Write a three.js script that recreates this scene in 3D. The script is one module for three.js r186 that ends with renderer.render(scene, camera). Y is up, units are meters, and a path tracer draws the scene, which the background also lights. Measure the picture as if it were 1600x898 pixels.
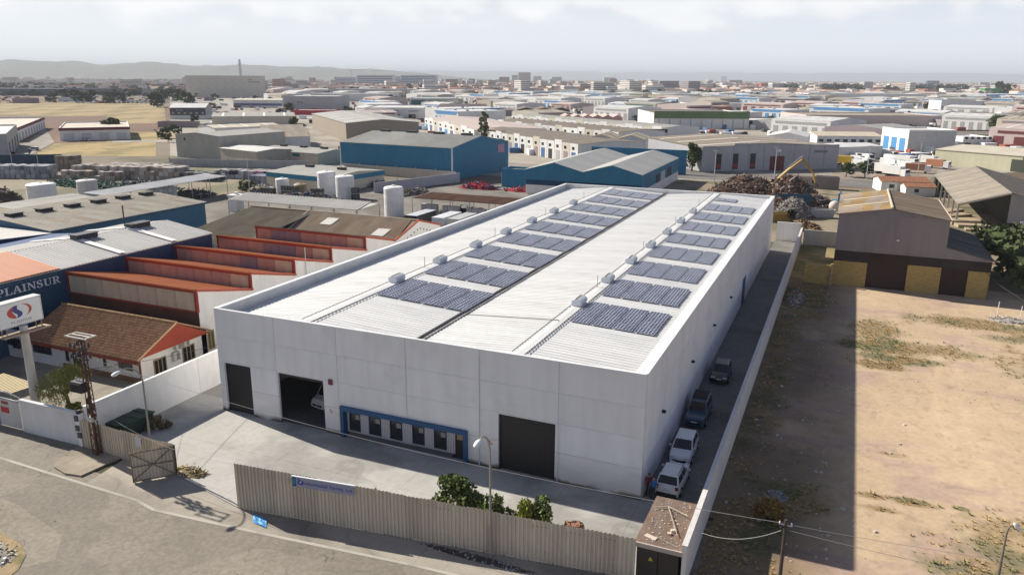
import * as THREE from 'three';
import { mergeGeometries } from 'three/addons/utils/BufferGeometryUtils.js';
import { MarchingCubes } from 'three/addons/objects/MarchingCubes.js';

// ---------------------------------------------------------------- camera, sky, sun, exposure
const scene = new THREE.Scene();
const camera = new THREE.PerspectiveCamera(40.667, 1024 / 574, 0.5, 90000);
camera.position.set(10.983, 28.96, 48.984);
camera.rotation.order = 'YXZ';
camera.rotation.set(-0.2639, 0.4057, 0.0057);
const renderer = new THREE.WebGLRenderer({ antialias: true });
renderer.setSize(1024, 574);
renderer.toneMapping = THREE.LinearToneMapping;
renderer.toneMappingExposure = 1.55;
renderer.shadowMap.enabled = true;

const RNG = seed => { let s = seed >>> 0; return () => { s = (s + 0x6D2B79F5) | 0; let t = Math.imul(s ^ s >>> 15, 1 | s); t = t + Math.imul(t ^ t >>> 7, 61 | t) ^ t; return ((t ^ t >>> 14) >>> 0) / 4294967296; }; };
const clamp = (x, a = 0, b = 1) => Math.min(b, Math.max(a, x));
const mix = (a, b, t) => a + (b - a) * t;
const smooth = (a, b, x) => { const t = clamp((x - a) / (b - a)); return t * t * (3 - 2 * t); };
// value noise that tiles every `per` cells
const NT = (() => { const r = RNG(9177), a = new Float32Array(65536); for (let i = 0; i < 65536; i++) a[i] = r(); return a; })();
function vn(x, y, per = 256) {
  const xi = Math.floor(x), yi = Math.floor(y), fx = x - xi, fy = y - yi;
  let a = xi % per; if (a < 0) a += per; let b = yi % per; if (b < 0) b += per; let a1 = a + 1 === per ? 0 : a + 1, b1 = b + 1 === per ? 0 : b + 1;
  a &= 255; a1 &= 255; b = (b & 255) << 8; b1 = (b1 & 255) << 8;
  const sx = fx * fx * (3 - 2 * fx), sy = fy * fy * (3 - 2 * fy), p = NT[a + b], q = NT[a + b1], u = p + (NT[a1 + b] - p) * sx, v = q + (NT[a1 + b1] - q) * sx;
  return u + (v - u) * sy;
}
function fbm(x, y, oct = 4, per = 256) { let s = 0, a = 0.5, f = 1, n = 0; for (let i = 0; i < oct; i++) { s += a * vn(x * f, y * f, per * f > 256 ? 256 : per * f); n += a; a *= 0.5; f *= 2; } return s / n; }

const SUN = new THREE.Vector3(-14.0, 9.5, -2.86).normalize();
{
  const W = 2048, H = 1024, d = new Float32Array(W * H * 4);
  for (let j = 0; j < H; j++) for (let i = 0; i < W; i++) {
    const el = ((j + 0.5) / H - 0.5) * Math.PI, az = ((i + 0.5) / W - 0.5) * 2 * Math.PI;
    const dx = Math.cos(el) * Math.cos(az), dy = Math.sin(el), dz = Math.cos(el) * Math.sin(az);
    const mu = dx * SUN.x + dy * SUN.y + dz * SUN.z, e = Math.max(0, el * 57.3);
    const t = 1 - Math.exp(-Math.pow(e / 14, 1.5));
    let r = mix(0.60, 0.022, t), g = mix(0.64, 0.048, t), b = mix(0.70, 0.130, t);
    const side = smooth(-0.5, 0.9, mu);                       // the hazy half of the sky is the sun's half
    const lo = Math.exp(-e / 12);
    r += (side - 0.45) * 0.12 * lo; g += (side - 0.45) * 0.10 * lo; b += (side - 0.45) * 0.02 * lo;
    const gl = Math.pow(clamp(mu), 8) * 0.25; r += gl; g += gl * 0.95; b += gl * 0.85;
    // clouds, laid out on a plane overhead so that they flatten to the horizon
    if (dy > 0.01) {
      const k = 1 / (dy + 0.05), cx = dx * k, cz = dz * k;
      const c = fbm(cx * 1.1 + 40, cz * 1.1 + 7, 6), c2 = fbm(cx * 3.2 + 11, cz * 3.2 + 90, 4);
      const base = fbm(az * 9 + 60, e * 0.28 + 5, 5), puff = fbm(az * 22 + 20, e * 0.9 + 3, 5);
      let m = smooth(0.47, 0.72, c * 0.8 + c2 * 0.2) * 0.06 * smooth(5, 14, e);
      const bank = smooth(2.9, 4.2, e + (puff - 0.5) * 3.4 + (base - 0.5) * 2.6) * smooth(10, 5, e);
      m = Math.max(m, bank * 0.85);
      const veil = smooth(0.4, 0.75, fbm(az * 5 + 3, e * 1.4 + 8, 4)) * 0.16 * smooth(0.3, 2, e);
      m = clamp(m + veil);
      const sh = 0.585 + 0.11 * puff + 0.04 * side;
      r = mix(r, sh * 0.985, m); g = mix(g, sh * 0.995, m); b = mix(b, sh * 1.01, m);
    }
    if (el < 0) { r = 0.30; g = 0.28; b = 0.25; }
    const o = (j * W + i) * 4; d[o] = r; d[o + 1] = g; d[o + 2] = b; d[o + 3] = 1;
  }
  const t = new THREE.DataTexture(d, W, H, THREE.RGBAFormat, THREE.FloatType);
  t.mapping = THREE.EquirectangularReflectionMapping; t.magFilter = THREE.LinearFilter; t.minFilter = THREE.LinearFilter; t.needsUpdate = true;
  scene.background = t; scene.environment = t;
}
const sun = new THREE.DirectionalLight(new THREE.Color(1, 0.925, 0.81), 5);
sun.position.copy(SUN).multiplyScalar(200).add(new THREE.Vector3(-20, 0, -40)); sun.target.position.set(-20, 0, -40);
sun.castShadow = true; sun.shadow.mapSize.set(4096, 4096); sun.shadow.radius = 1.2;
Object.assign(sun.shadow.camera, { left: -160, right: 160, top: 140, bottom: -140, near: 1, far: 600 });
scene.add(sun, sun.target);
scene.fog = new THREE.FogExp2(new THREE.Color(0.84, 0.91, 1.0), 0.00010);


// ---------------------------------------------------------------- textures and materials
function tex(size, fn, srgb = true) {
  const [w, h] = Array.isArray(size) ? size : [size, size], d = new Uint8Array(w * h * 4);
  for (let j = 0; j < h; j++) for (let i = 0; i < w; i++) {
    const c = fn((i + 0.5) / w, (j + 0.5) / h), o = (j * w + i) * 4;
    if (typeof c === 'number') d[o] = d[o + 1] = d[o + 2] = clamp(c) * 255; else { d[o] = clamp(c[0]) * 255; d[o + 1] = clamp(c[1]) * 255; d[o + 2] = clamp(c[2]) * 255; }
    d[o + 3] = 255;
  }
  const t = new THREE.DataTexture(d, w, h); t.wrapS = t.wrapT = THREE.RepeatWrapping; t.magFilter = THREE.LinearFilter; t.minFilter = THREE.LinearMipmapLinearFilter; t.generateMipmaps = true;
  if (srgb) t.colorSpace = THREE.SRGBColorSpace; t.needsUpdate = true; return t;
}
const rep = (t, rx, ry = rx) => { const c = t.clone(); c.repeat.set(1 / rx, 1 / ry); c.needsUpdate = true; return c; };
const T = {};
T.mottle = rep(tex(256, (u, v) => 0.80 + 0.20 * fbm(u * 6, v * 6, 5, 6)), 9);
T.plaster = rep(tex(512, (u, v) => { const a = fbm(u * 5, v * 5, 5, 5), s = fbm(u * 40, v * 3, 3, 8); return 0.87 + 0.08 * a + 0.05 * s - 0.03 * smooth(0.62, 0.85, fbm(u * 9 + 3, v * 9, 4, 9)); }), 11);
T.concrete = rep(tex(1024, (u, v) => {
  const a = fbm(u * 7, v * 7, 5, 7), b = fbm(u * 60, v * 60, 3, 60), st = smooth(0.56, 0.74, fbm(u * 4 + 9, v * 4 + 2, 5, 4));
  const cr = Math.abs(fbm(u * 8 + 31, v * 8 + 17, 4, 8) - 0.5);
  let k = 0.80 + 0.13 * a + 0.07 * b - 0.13 * st; if (cr < 0.0018) k -= 0.16; const jx = Math.abs((u * 4) % 1 - 0.5), jz = Math.abs((v * 4) % 1 - 0.5); if (jx > 0.4965 || jz > 0.4965) k -= 0.12; const ty = Math.abs(fbm(u * 3 + 80, v * 3 + 44, 2, 3) - 0.5); if (ty < 0.012) k -= 0.05; return [k, k * 0.995, k * 0.98];
}), 22);
T.asphalt = rep(tex(1024, (u, v) => {
  const a = fbm(u * 5, v * 5, 5, 5), b = fbm(u * 128, v * 128, 2, 128), p = smooth(0.5, 0.62, fbm(u * 3 + 5, v * 3 + 1, 4, 3));
  const cr = Math.abs(fbm(u * 6 + 3, v * 6 + 27, 5, 6) - 0.5), cr2 = Math.abs(fbm(u * 4 + 13, v * 4 + 7, 5, 4) - 0.48);
  let k = 0.70 + 0.18 * a + 0.16 * (b - 0.5) + 0.06 * p; if (cr < 0.0014 || cr2 < 0.0011) k *= 0.72; const pt = smooth(0.60, 0.62, fbm(u * 4 + 50, v * 4 + 61, 2, 4)); k *= 1 - 0.06 * pt; return [k, k * 0.985, k * 0.96];
}), 26);
T.dirt = rep(tex(1024, (u, v) => {
  const a = fbm(u * 4, v * 4, 6, 4), b = fbm(u * 50, v * 50, 3, 50), g = smooth(0.52, 0.7, fbm(u * 6 + 4, v * 6 + 8, 5, 6));
  const k = 0.72 + 0.2 * a + 0.12 * (b - 0.5); return [k * mix(1, 0.80, g), k * mix(0.97, 0.82, g), k * mix(0.9, 0.68, g)];
}), 40);
T.metal = rep(tex(512, (u, v) => { const s = fbm(u * 24, v * 2, 3, 24), a = fbm(u * 5, v * 5, 4, 5); return 0.82 + 0.10 * a + 0.08 * s; }), 12);
T.rustRoof = rep(tex(512, (u, v) => { const s = fbm(u * 30, v * 2, 3, 30), a = fbm(u * 6, v * 6, 5, 6), d = smooth(0.5, 0.75, fbm(u * 9 + 2, v * 4, 4, 9)); const k = 0.70 + 0.22 * a + 0.14 * (s - 0.5); return [k, k * mix(1, 0.95, d), k * mix(1, 0.9, d)]; }), 10);
T.tiles = rep(tex(512, (u, v) => {
  const r = Math.floor(v * 24), c = Math.floor(u * 32), h = NT[(c * 7 + r * 131) & 65535], e = (v * 24) % 1;
  const k = 0.74 + 0.2 * h - (e < 0.2 ? 0.26 : 0), w = 0.3 * smooth(0.5, 0.8, fbm(u * 5, v * 5, 4, 5)); return [k, k * mix(0.98, 0.9, w), k * mix(0.96, 0.82, w)];
}), 7, 8);
const strip = (n, f) => tex([64, 4], u => f(u), false);
const bump = (pitch, f = u => Math.pow(0.5 + 0.5 * Math.cos(u * 2 * Math.PI), 3)) => rep(strip(1, f), pitch, 1);
const B = { c25: bump(0.25), c33: bump(0.33), c50: bump(0.5), c100: bump(1.0), c18: bump(0.18, u => 0.5 + 0.5 * Math.cos(u * 2 * Math.PI)) };
B.fine = rep(tex(256, (u, v) => fbm(u * 40, v * 40, 3, 40), false), 1.5);
B.rough = rep(tex(512, (u, v) => fbm(u * 24, v * 24, 5, 24), false), 5);
const lin = c => Array.isArray(c) ? new THREE.Color().setRGB(c[0], c[1], c[2]) : new THREE.Color(c);
function mat(c, o = {}) {
  const m = new THREE.MeshStandardMaterial({ color: lin(c), roughness: o.r ?? 0.85, metalness: o.m ?? 0, side: THREE.DoubleSide });
  if (o.map) m.map = o.map; if (o.b) { m.bumpMap = o.b; m.bumpScale = o.bs ?? 0.03; }
  return m;
}
// ---------------------------------------------------------------- mesh builder: quads, boxes and bars merged into one named mesh
class MB {
  constructor() { this.p = []; this.n = []; this.u = []; }
  tri(a, b, c, ua, ub, uc) {
    const x1 = b[0] - a[0], y1 = b[1] - a[1], z1 = b[2] - a[2], x2 = c[0] - a[0], y2 = c[1] - a[1], z2 = c[2] - a[2];
    let nx = y1 * z2 - z1 * y2, ny = z1 * x2 - x1 * z2, nz = x1 * y2 - y1 * x2; const l = Math.hypot(nx, ny, nz) || 1;
    for (const v of [a, b, c]) { this.p.push(v[0], v[1], v[2]); this.n.push(nx / l, ny / l, nz / l); }
    this.u.push(ua[0], ua[1], ub[0], ub[1], uc[0], uc[1]); return this;
  }
  quad(a, b, c, d, o = [0, 0]) {                      // uv in metres: u along ab, v along ad
    const e = [b[0] - a[0], b[1] - a[1], b[2] - a[2]], L = Math.hypot(...e) || 1; for (let i = 0; i < 3; i++) e[i] /= L;
    const f = [d[0] - a[0], d[1] - a[1], d[2] - a[2]], k = f[0] * e[0] + f[1] * e[1] + f[2] * e[2], g = [f[0] - e[0] * k, f[1] - e[1] * k, f[2] - e[2] * k], G = Math.hypot(...g) || 1;
    const uv = q => { const w = [q[0] - a[0], q[1] - a[1], q[2] - a[2]]; return [o[0] + w[0] * e[0] + w[1] * e[1] + w[2] * e[2], o[1] + (w[0] * g[0] + w[1] * g[1] + w[2] * g[2]) / G]; };
    this.tri(a, b, c, uv(a), uv(b), uv(c)); this.tri(a, c, d, uv(a), uv(c), uv(d)); return this;
  }
  box(x, y, z, sx, sy, sz, ry = 0) {                  // y is the bottom; x and z the centre
    const c = Math.cos(ry), s = Math.sin(ry), P = (i, j, k) => { const a = i * sx / 2, b = k * sz / 2; return [x + a * c + b * s, y + (j > 0 ? sy : 0), z - a * s + b * c]; };
    const o = [(x * 0.37 + z * 0.11) % 50, (z * 0.23 + y) % 50];
    this.quad(P(-1, 0, 1), P(1, 0, 1), P(1, 1, 1), P(-1, 1, 1), o); this.quad(P(1, 0, -1), P(-1, 0, -1), P(-1, 1, -1), P(1, 1, -1), o);
    this.quad(P(1, 0, 1), P(1, 0, -1), P(1, 1, -1), P(1, 1, 1), o); this.quad(P(-1, 0, -1), P(-1, 0, 1), P(-1, 1, 1), P(-1, 1, -1), o);
    this.quad(P(-1, 1, 1), P(1, 1, 1), P(1, 1, -1), P(-1, 1, -1), o); this.quad(P(-1, 0, -1), P(1, 0, -1), P(1, 0, 1), P(-1, 0, 1), o); return this;
  }
  poly(pts, y0, y1) {                                  // vertical prism over a convex plan [[x,z],...]
    const n = pts.length, t = pts.map(q => [q[0], y1, q[1]]), b = pts.map(q => [q[0], y0, q[1]]);
    for (let i = 0; i < n; i++) { const j = (i + 1) % n; this.quad(b[i], b[j], t[j], t[i]); }
    for (let i = 1; i < n - 1; i++) { const uv = q => [q[0], q[2]]; this.tri(t[0], t[i], t[i + 1], uv(t[0]), uv(t[i]), uv(t[i + 1])); } return this;
  }
  bar(a, b, r, r2 = r, seg = 6) {
    const A = new THREE.Vector3(...a), D = new THREE.Vector3(...b).sub(A), L = D.length() || 1; D.divideScalar(L);
    const U = new THREE.Vector3(Math.abs(D.y) > 0.9 ? 1 : 0, Math.abs(D.y) > 0.9 ? 0 : 1, 0).cross(D).normalize(), V = D.clone().cross(U);
    const P = (k, t, R) => { const q = k / seg * 2 * Math.PI, c = Math.cos(q) * R, s = Math.sin(q) * R; return [A.x + D.x * L * t + U.x * c + V.x * s, A.y + D.y * L * t + U.y * c + V.y * s, A.z + D.z * L * t + U.z * c + V.z * s]; };
    for (let k = 0; k < seg; k++) {
      this.quad(P(k, 0, r), P(k + 1, 0, r), P(k + 1, 1, r2), P(k, 1, r2));
      if (k > 0 && k < seg - 1) { this.tri(P(0, 1, r2), P(k, 1, r2), P(k + 1, 1, r2), [0, 0], [0, 1], [1, 1]); this.tri(P(0, 0, r), P(k + 1, 0, r), P(k, 0, r), [0, 0], [0, 1], [1, 1]); }
    } return this;
  }
  path(pts, r, seg = 5) { for (let i = 0; i < pts.length - 1; i++) this.bar(pts[i], pts[i + 1], r, r, seg); return this; }
  lathe(x, y, z, prof, seg = 20) {                     // prof: [[r, y], ...] from the bottom up, smooth around
    for (let i = 0; i < prof.length - 1; i++) for (let k = 0; k < seg; k++) {
      const P = (j, q) => [x + prof[j][0] * Math.cos(q / seg * 2 * Math.PI), y + prof[j][1], z - prof[j][0] * Math.sin(q / seg * 2 * Math.PI)];
      this.quad(P(i, k), P(i, k + 1), P(i + 1, k + 1), P(i + 1, k), [k * 0.4, 0]);
    } return this;
  }
  // a sheet folded into ribs: a + u*U (across the ribs) + v*V (along them), ribs rise along N
  ribbed(a, U, V, N, pitch, dep, prof = [[0, 0], [0.55, 0], [0.65, 1], [0.9, 1], [1, 0]]) {
    const L = Math.hypot(...U), n = Math.max(1, Math.round(L / pitch)), q = (t, h, s) => [0, 1, 2].map(i => a[i] + U[i] * t + V[i] * s + N[i] * h);
    for (let k = 0; k < n; k++) for (let j = 0; j < prof.length - 1; j++) {
      const t0 = (k + prof[j][0]) / n, t1 = (k + prof[j + 1][0]) / n, h0 = prof[j][1] * dep, h1 = prof[j + 1][1] * dep;
      this.quad(q(t0, h0, 0), q(t1, h1, 0), q(t1, h1, 1), q(t0, h0, 1), [t0 * L, 0]);
    } return this;
  }
  geo() {
    const g = new THREE.BufferGeometry(); g.setAttribute('position', new THREE.Float32BufferAttribute(this.p, 3)); g.setAttribute('normal', new THREE.Float32BufferAttribute(this.n, 3)); g.setAttribute('uv', new THREE.Float32BufferAttribute(this.u, 2)); return g;
  }
  build(name, m, parent) { return part(name, this.geo(), m, parent); }
}
function part(name, geo, m, parent) { const o = new THREE.Mesh(geo, m); o.name = name; o.castShadow = o.receiveShadow = true; parent.add(o); return o; }
const used = {};
function numbered(n) { used[n] = (used[n] ?? -1) + 1; return used[n] ? n + '_' + String(used[n]).padStart(3, '0') : n; }
function tag(o, label, category, group) { o.userData.label = label; o.userData.category = category; if (group) o.userData.group = group; return o; }
function thing(name, label, category, [x, y, z] = [0, 0, 0], ry = 0, group) {
  const o = new THREE.Group(); o.name = numbered(name); scene.add(o); o.position.set(x, y, z); o.rotation.y = ry; return tag(o, label, category, group);
}
function solo(name, label, category, mb, m, group) { const o = mb.build(name, m, scene); o.name = numbered(name); return tag(o, label, category, group); }
function struct(name, mb, m) { const o = mb.build(name, m, scene); o.name = numbered(name); o.userData.kind = 'structure'; return o; }
function stuff(o) { o.userData.kind = 'stuff'; return o; }
function copy(o, [x, y, z], ry = 0, label) { const c = o.clone(); c.name = numbered(o.name.replace(/_\d\d\d$/, '')); scene.add(c); c.position.set(x, y, z); c.rotation.y = ry; c.userData = { ...o.userData }; if (label) c.userData.label = label; return c; }
function sheet(name, pts, y, m) {                      // flat ground sheet over a plan polygon
  const s = THREE.ShapeUtils.triangulateShape(pts.map(q => new THREE.Vector2(q[0], q[1])), []), mb = new MB();
  for (const [i, j, k] of s) { const f = q => [pts[q][0], y, pts[q][1]], uv = q => [pts[q][0], -pts[q][1]]; let a = [i, j, k]; const cr = (pts[j][0] - pts[i][0]) * (pts[k][1] - pts[i][1]) - (pts[j][1] - pts[i][1]) * (pts[k][0] - pts[i][0]); if (cr > 0) a = [i, k, j]; mb.tri(f(a[0]), f(a[1]), f(a[2]), uv(a[0]), uv(a[1]), uv(a[2])); }
  return struct(name, mb, m);
}


// ---------------------------------------------------------------- ground, road, yards
{
  const mb = new MB(), R = [0, 12, 30, 60, 120, 240, 500, 1000, 2000, 4000, 8000, 16000, 40000], N = 48, q = (r, k) => [-20 + R[r] * Math.cos(k / N * 2 * Math.PI), -0.03, -20 - R[r] * Math.sin(k / N * 2 * Math.PI)];
  for (let r = 0; r < R.length - 1; r++) for (let k = 0; k < N; k++) { const a = q(r, k), b = q(r, k + 1), c = q(r + 1, k + 1), d = q(r + 1, k), uv = v => [v[0], -v[2]]; mb.tri(a, d, c, uv(a), uv(d), uv(c)); if (r) mb.tri(a, c, b, uv(a), uv(c), uv(b)); }
  const far = rep(tex(1024, (u, v) => {
    const a = fbm(u * 9, v * 9, 6, 9), c = fbm(u * 16 + 30, v * 16 + 5, 4, 16), d = fbm(u * 5 + 3, v * 5 + 70, 3, 5);
    let col = [0.60, 0.55, 0.47]; const gr = smooth(0.52, 0.62, c), rd = smooth(0.58, 0.66, d), k = 0.82 + 0.36 * (a - 0.5);
    col = [mix(col[0], 0.40, gr), mix(col[1], 0.40, gr), mix(col[2], 0.29, gr)]; col = [mix(col[0], 0.56, rd), mix(col[1], 0.42, rd), mix(col[2], 0.33, rd)];
    return col.map(x => x * k);
  }), 900);
  struct('ground', mb, mat([0.75, 0.75, 0.75], { map: far, r: 1 }));
}
const M = {
  asphalt: mat([0.325, 0.297, 0.255], { map: T.asphalt, b: B.fine, bs: 0.004, r: 0.93 }),
  yard: mat([0.53, 0.52, 0.50], { map: T.concrete, r: 0.9 }),
  alley: mat([0.27, 0.265, 0.26], { map: T.asphalt, r: 0.9 }),
  pave: mat([0.44, 0.40, 0.345], { map: T.concrete, b: B.fine, bs: 0.004, r: 0.95 }),
  sand: mat([0.52, 0.45, 0.36], { map: T.dirt, r: 1 }),
  grey: mat([0.40, 0.385, 0.36], { map: T.concrete, r: 0.95 }),
  white: mat([0.86, 0.855, 0.84], { map: T.plaster, r: 0.8 }),
  roofWhite: mat([0.80, 0.80, 0.79], { map: T.metal, r: 0.45 }),
  flash: mat([0.78, 0.79, 0.80], { r: 0.4 }),
  dark: mat([0.018, 0.018, 0.02], { r: 0.6 }),
  black: mat([0.01, 0.01, 0.011], { r: 0.7 }),
  blue: mat([0.006, 0.075, 0.20], { r: 0.5 }),
  steel: mat([0.42, 0.43, 0.44], { r: 0.45, m: 0.6 }),
  galv: mat([0.55, 0.56, 0.57], { r: 0.5, m: 0.4 }),
  glass: mat([0.02, 0.025, 0.03], { r: 0.12 }),
  wood: mat([0.10, 0.075, 0.055], { map: T.mottle, r: 0.9 }),
  rust: mat([0.12, 0.06, 0.04], { map: T.mottle, r: 0.9 }),
  cable: mat([0.05, 0.05, 0.05], { r: 0.6 }),
  paleCable: mat([0.35, 0.34, 0.33], { r: 0.6 }),
};
sheet('road', [[-140, 14.6], [-47.5, 14.2], [-32.7, 14.5], [-30.5, 14.95], [-22.2, 14.25], [-11.2, 13.2], [6, 12.2], [60, 8.5], [60, 42], [-140, 42]], 0, M.asphalt);
struct('gutter', (() => { const mb = new MB(), l = [[-60, 14.25], [-47.5, 14.17], [-32.7, 14.47], [-30.5, 14.92], [-22.2, 14.22], [-11.2, 13.17], [6, 12.15], [40, 9.9]]; for (let i = 0; i < l.length - 1; i++) { const a = l[i], b = l[i + 1], n = 0.13; mb.quad([a[0], 0.012, a[1] + n], [b[0], 0.012, b[1] + n], [b[0], 0.012, b[1] - n], [a[0], 0.012, a[1] - n]); } return mb; })(), mat([0.52, 0.49, 0.44], { map: T.concrete, r: 0.95 }));
sheet('road_shoulder', [[-90, 10.2], [-43.4, 10.2], [-43, 12.9], [-33.5, 12.6], [-25.5, 12.4], [-12.5, 10.8], [1.9, 9.0], [60, 5], [60, 9.5], [6, 13.2], [-11.2, 14.3], [-22.2, 15.3], [-30.5, 16.1], [-32.7, 15.7], [-47.5, 15.3], [-90, 15.3]], -0.008, mat([0.36, 0.335, 0.295], { map: T.asphalt, b: B.fine, bs: 0.004, r: 0.95 }));
sheet('verge_path', [[-33.2, 10.6], [-25.3, 12.4], [-12.5, 10.8], [1.9, 9.0], [9, 8.2], [9, 11.8], [-11.2, 13.1], [-22.2, 14.15], [-30.5, 14.85], [-32.6, 14.4], [-38, 14.2], [-38.6, 10.4]], 0.004, M.pave);
{ // raised kerbed island by the first fence
  const mb = new MB(); mb.poly([[-39.15, 13.7], [-40.6, 13.95], [-42.2, 13.6], [-43.4, 12.4], [-43.5, 10.4], [-38.9, 10.35], [-39.0, 12]].reverse(), -0.02, 0.13); struct('raised_kerb', mb, mat([0.43, 0.375, 0.30], { map: T.concrete, b: B.rough, bs: 0.02, r: 1 }));
}
sheet('concrete_yard', [[-43, 10.1], [-33, 10.62], [-25.3, 12.35], [-12.5, 10.75], [1.9, 8.95], [2.0, 0.9], [4.6, 0.4], [4.6, -0.6], [-38.3, -0.6], [-38.3, -2], [-43, -2]], 0.008, M.yard);
sheet('hut_apron', [[1.9, 9.2], [2.0, 0.3], [5.2, 0.3], [5.2, 8.9]], 0.0, M.pave);
sheet('yard_side_strip', [[-43, -2], [-38.3, -2], [-38.3, -95], [-43, -95]], 0.004, M.grey);
sheet('alley', [[0.0, -0.4], [4.6, -0.4], [4.6, -101], [0, -101]], 0.004, M.alley);
sheet('dirt_island', [[-60, 20.6], [-38, 20.9], [-35.2, 21.3], [-33.6, 22.0], [-32.6, 23.2], [-32, 26], [-60, 26]], 0.03, mat([0.46, 0.37, 0.25], { map: rep(T.dirt, 9), b: B.rough, bs: 0.04, r: 1 }));
sheet('pale_patch', [[-48, 18.0], [-40, 18.2], [-33.5, 19.6], [-31.5, 21.6], [-32.6, 23.0], [-33.6, 21.9], [-35.2, 21.2], [-48, 20.6]], 0.004, mat([0.42, 0.385, 0.325], { map: T.asphalt, r: 1 }));
sheet('rough_ground', [[4.7, -99], [11.2, -99], [11.2, -70.5], [4.7, -70.5]], 0.006, mat([0.40, 0.33, 0.17], { map: rep(T.dirt, 12), b: B.rough, bs: 0.03, r: 1 }));
// the empty lot: packed earth with its own weeds and stains
const LOT = { x0: 4, x1: 68, z0: -76, z1: 14 };
const weeds = [[17.2, -43.2, 4.6, 2.2, 1], [18.3, -39.4, 3.4, 1.6, 1], [16.2, -36.8, 2.2, 1.2, 1], [22, -44.5, 4.5, 2.2, 0.7], [16, -49, 3, 5, 0.8], [34, -42, 5, 8, 0.85], [34, -53, 5, 3, 0.8], [33.5, -29, 4, 5, 0.8], [36, -33, 4, 8, 0.9], [23.8, -2, 4.4, 3.8, 0.8], [22.2, 1.5, 4, 4, 0.8], [26, -6, 4, 3, 0.6], [30, -57, 9, 2.6, 0.8], [7, -62, 3.4, 12, 1], [6, -44, 1.6, 9, 0.7], [6.3, -24, 1.8, 16, 0.6], [9.3, -4, 2.6, 3, 0.9], [7, 2, 3, 5, 0.7], [17.6, -7.5, 1.5, 0.5, 0.9], [15.1, -7.3, 1.0, 0.5, 0.8], [15.5, -5.6, 1.2, 0.5, 0.8], [20.9, -8.0, 0.5, 0.3, 0.9], [16.6, -15, 1.0, 0.5, 0.5], [44, -20, 8, 30, 0.9], [11, 7, 4, 2, 0.5]];
function weedAt(x, z) { let w = 0; for (const [a, b, rx, rz, k] of weeds) { const d = Math.hypot((x - a) / rx, (z - b) / rz); if (d < 1.6) w = Math.max(w, k * smooth(1.35, 0.45, d + (fbm(x * 0.5 + 90, z * 0.5 + 90, 4) - 0.5) * 1.3)); } return w; }
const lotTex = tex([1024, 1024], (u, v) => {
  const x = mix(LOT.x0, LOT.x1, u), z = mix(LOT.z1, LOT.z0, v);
  const a = fbm(x * 0.09 + 10, z * 0.09 + 30, 5), b = fbm(x * 0.8 + 9, z * 0.8 + 40, 4), f = fbm(x * 4 + 3, z * 4 + 50, 2), s = smooth(0.50, 0.68, fbm(x * 0.16 + 70, z * 0.4 + 7, 5));
  const tr = Math.exp(-Math.pow((x - 24 - 3 * Math.sin(z * 0.06)) / 0.5, 2)) + Math.exp(-Math.pow((x - 26 - 3 * Math.sin(z * 0.06)) / 0.5, 2));
  let k = 0.92 + 0.10 * (a - 0.5) + 0.08 * (b - 0.5) + 0.09 * (f - 0.5) - 0.05 * s + 0.025 * tr, c = [k, k * mix(0.855, 0.84, s), k * mix(0.665, 0.70, s)];
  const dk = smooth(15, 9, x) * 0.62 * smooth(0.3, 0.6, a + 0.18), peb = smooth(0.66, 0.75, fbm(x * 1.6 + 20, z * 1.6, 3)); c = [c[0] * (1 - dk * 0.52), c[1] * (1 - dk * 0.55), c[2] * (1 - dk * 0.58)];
  c = c.map(q => q * (1 - 0.06 * peb));
  const w = weedAt(x, z), g = fbm(x * 0.35 + 7, z * 0.35 + 3, 3), wc = g > 0.55 ? [0.42, 0.41, 0.24] : [0.58, 0.47, 0.27], wk = 0.72 + 0.5 * f;
  return c.map((q, i) => mix(q, wc[i] * wk, w * 0.7));
});
lotTex.wrapS = lotTex.wrapT = THREE.ClampToEdgeWrapping;
{
  const mb = new MB(), n = 24, y = 0.0; const P = (i, j) => [mix(LOT.x0, LOT.x1, i / n), y, mix(LOT.z1, LOT.z0, j / n)];
  for (let i = 0; i < n; i++) for (let j = 0; j < n; j++) { const U = (a, b) => [a / n, b / n]; mb.tri(P(i, j), P(i + 1, j), P(i + 1, j + 1), U(i, j), U(i + 1, j), U(i + 1, j + 1)); mb.tri(P(i, j), P(i + 1, j + 1), P(i, j + 1), U(i, j), U(i + 1, j + 1), U(i, j + 1)); }
  struct('dirt_lot', mb, mat([0.585, 0.625, 0.71], { map: lotTex, b: B.rough, bs: 0.012, r: 1 }));
}


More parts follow.
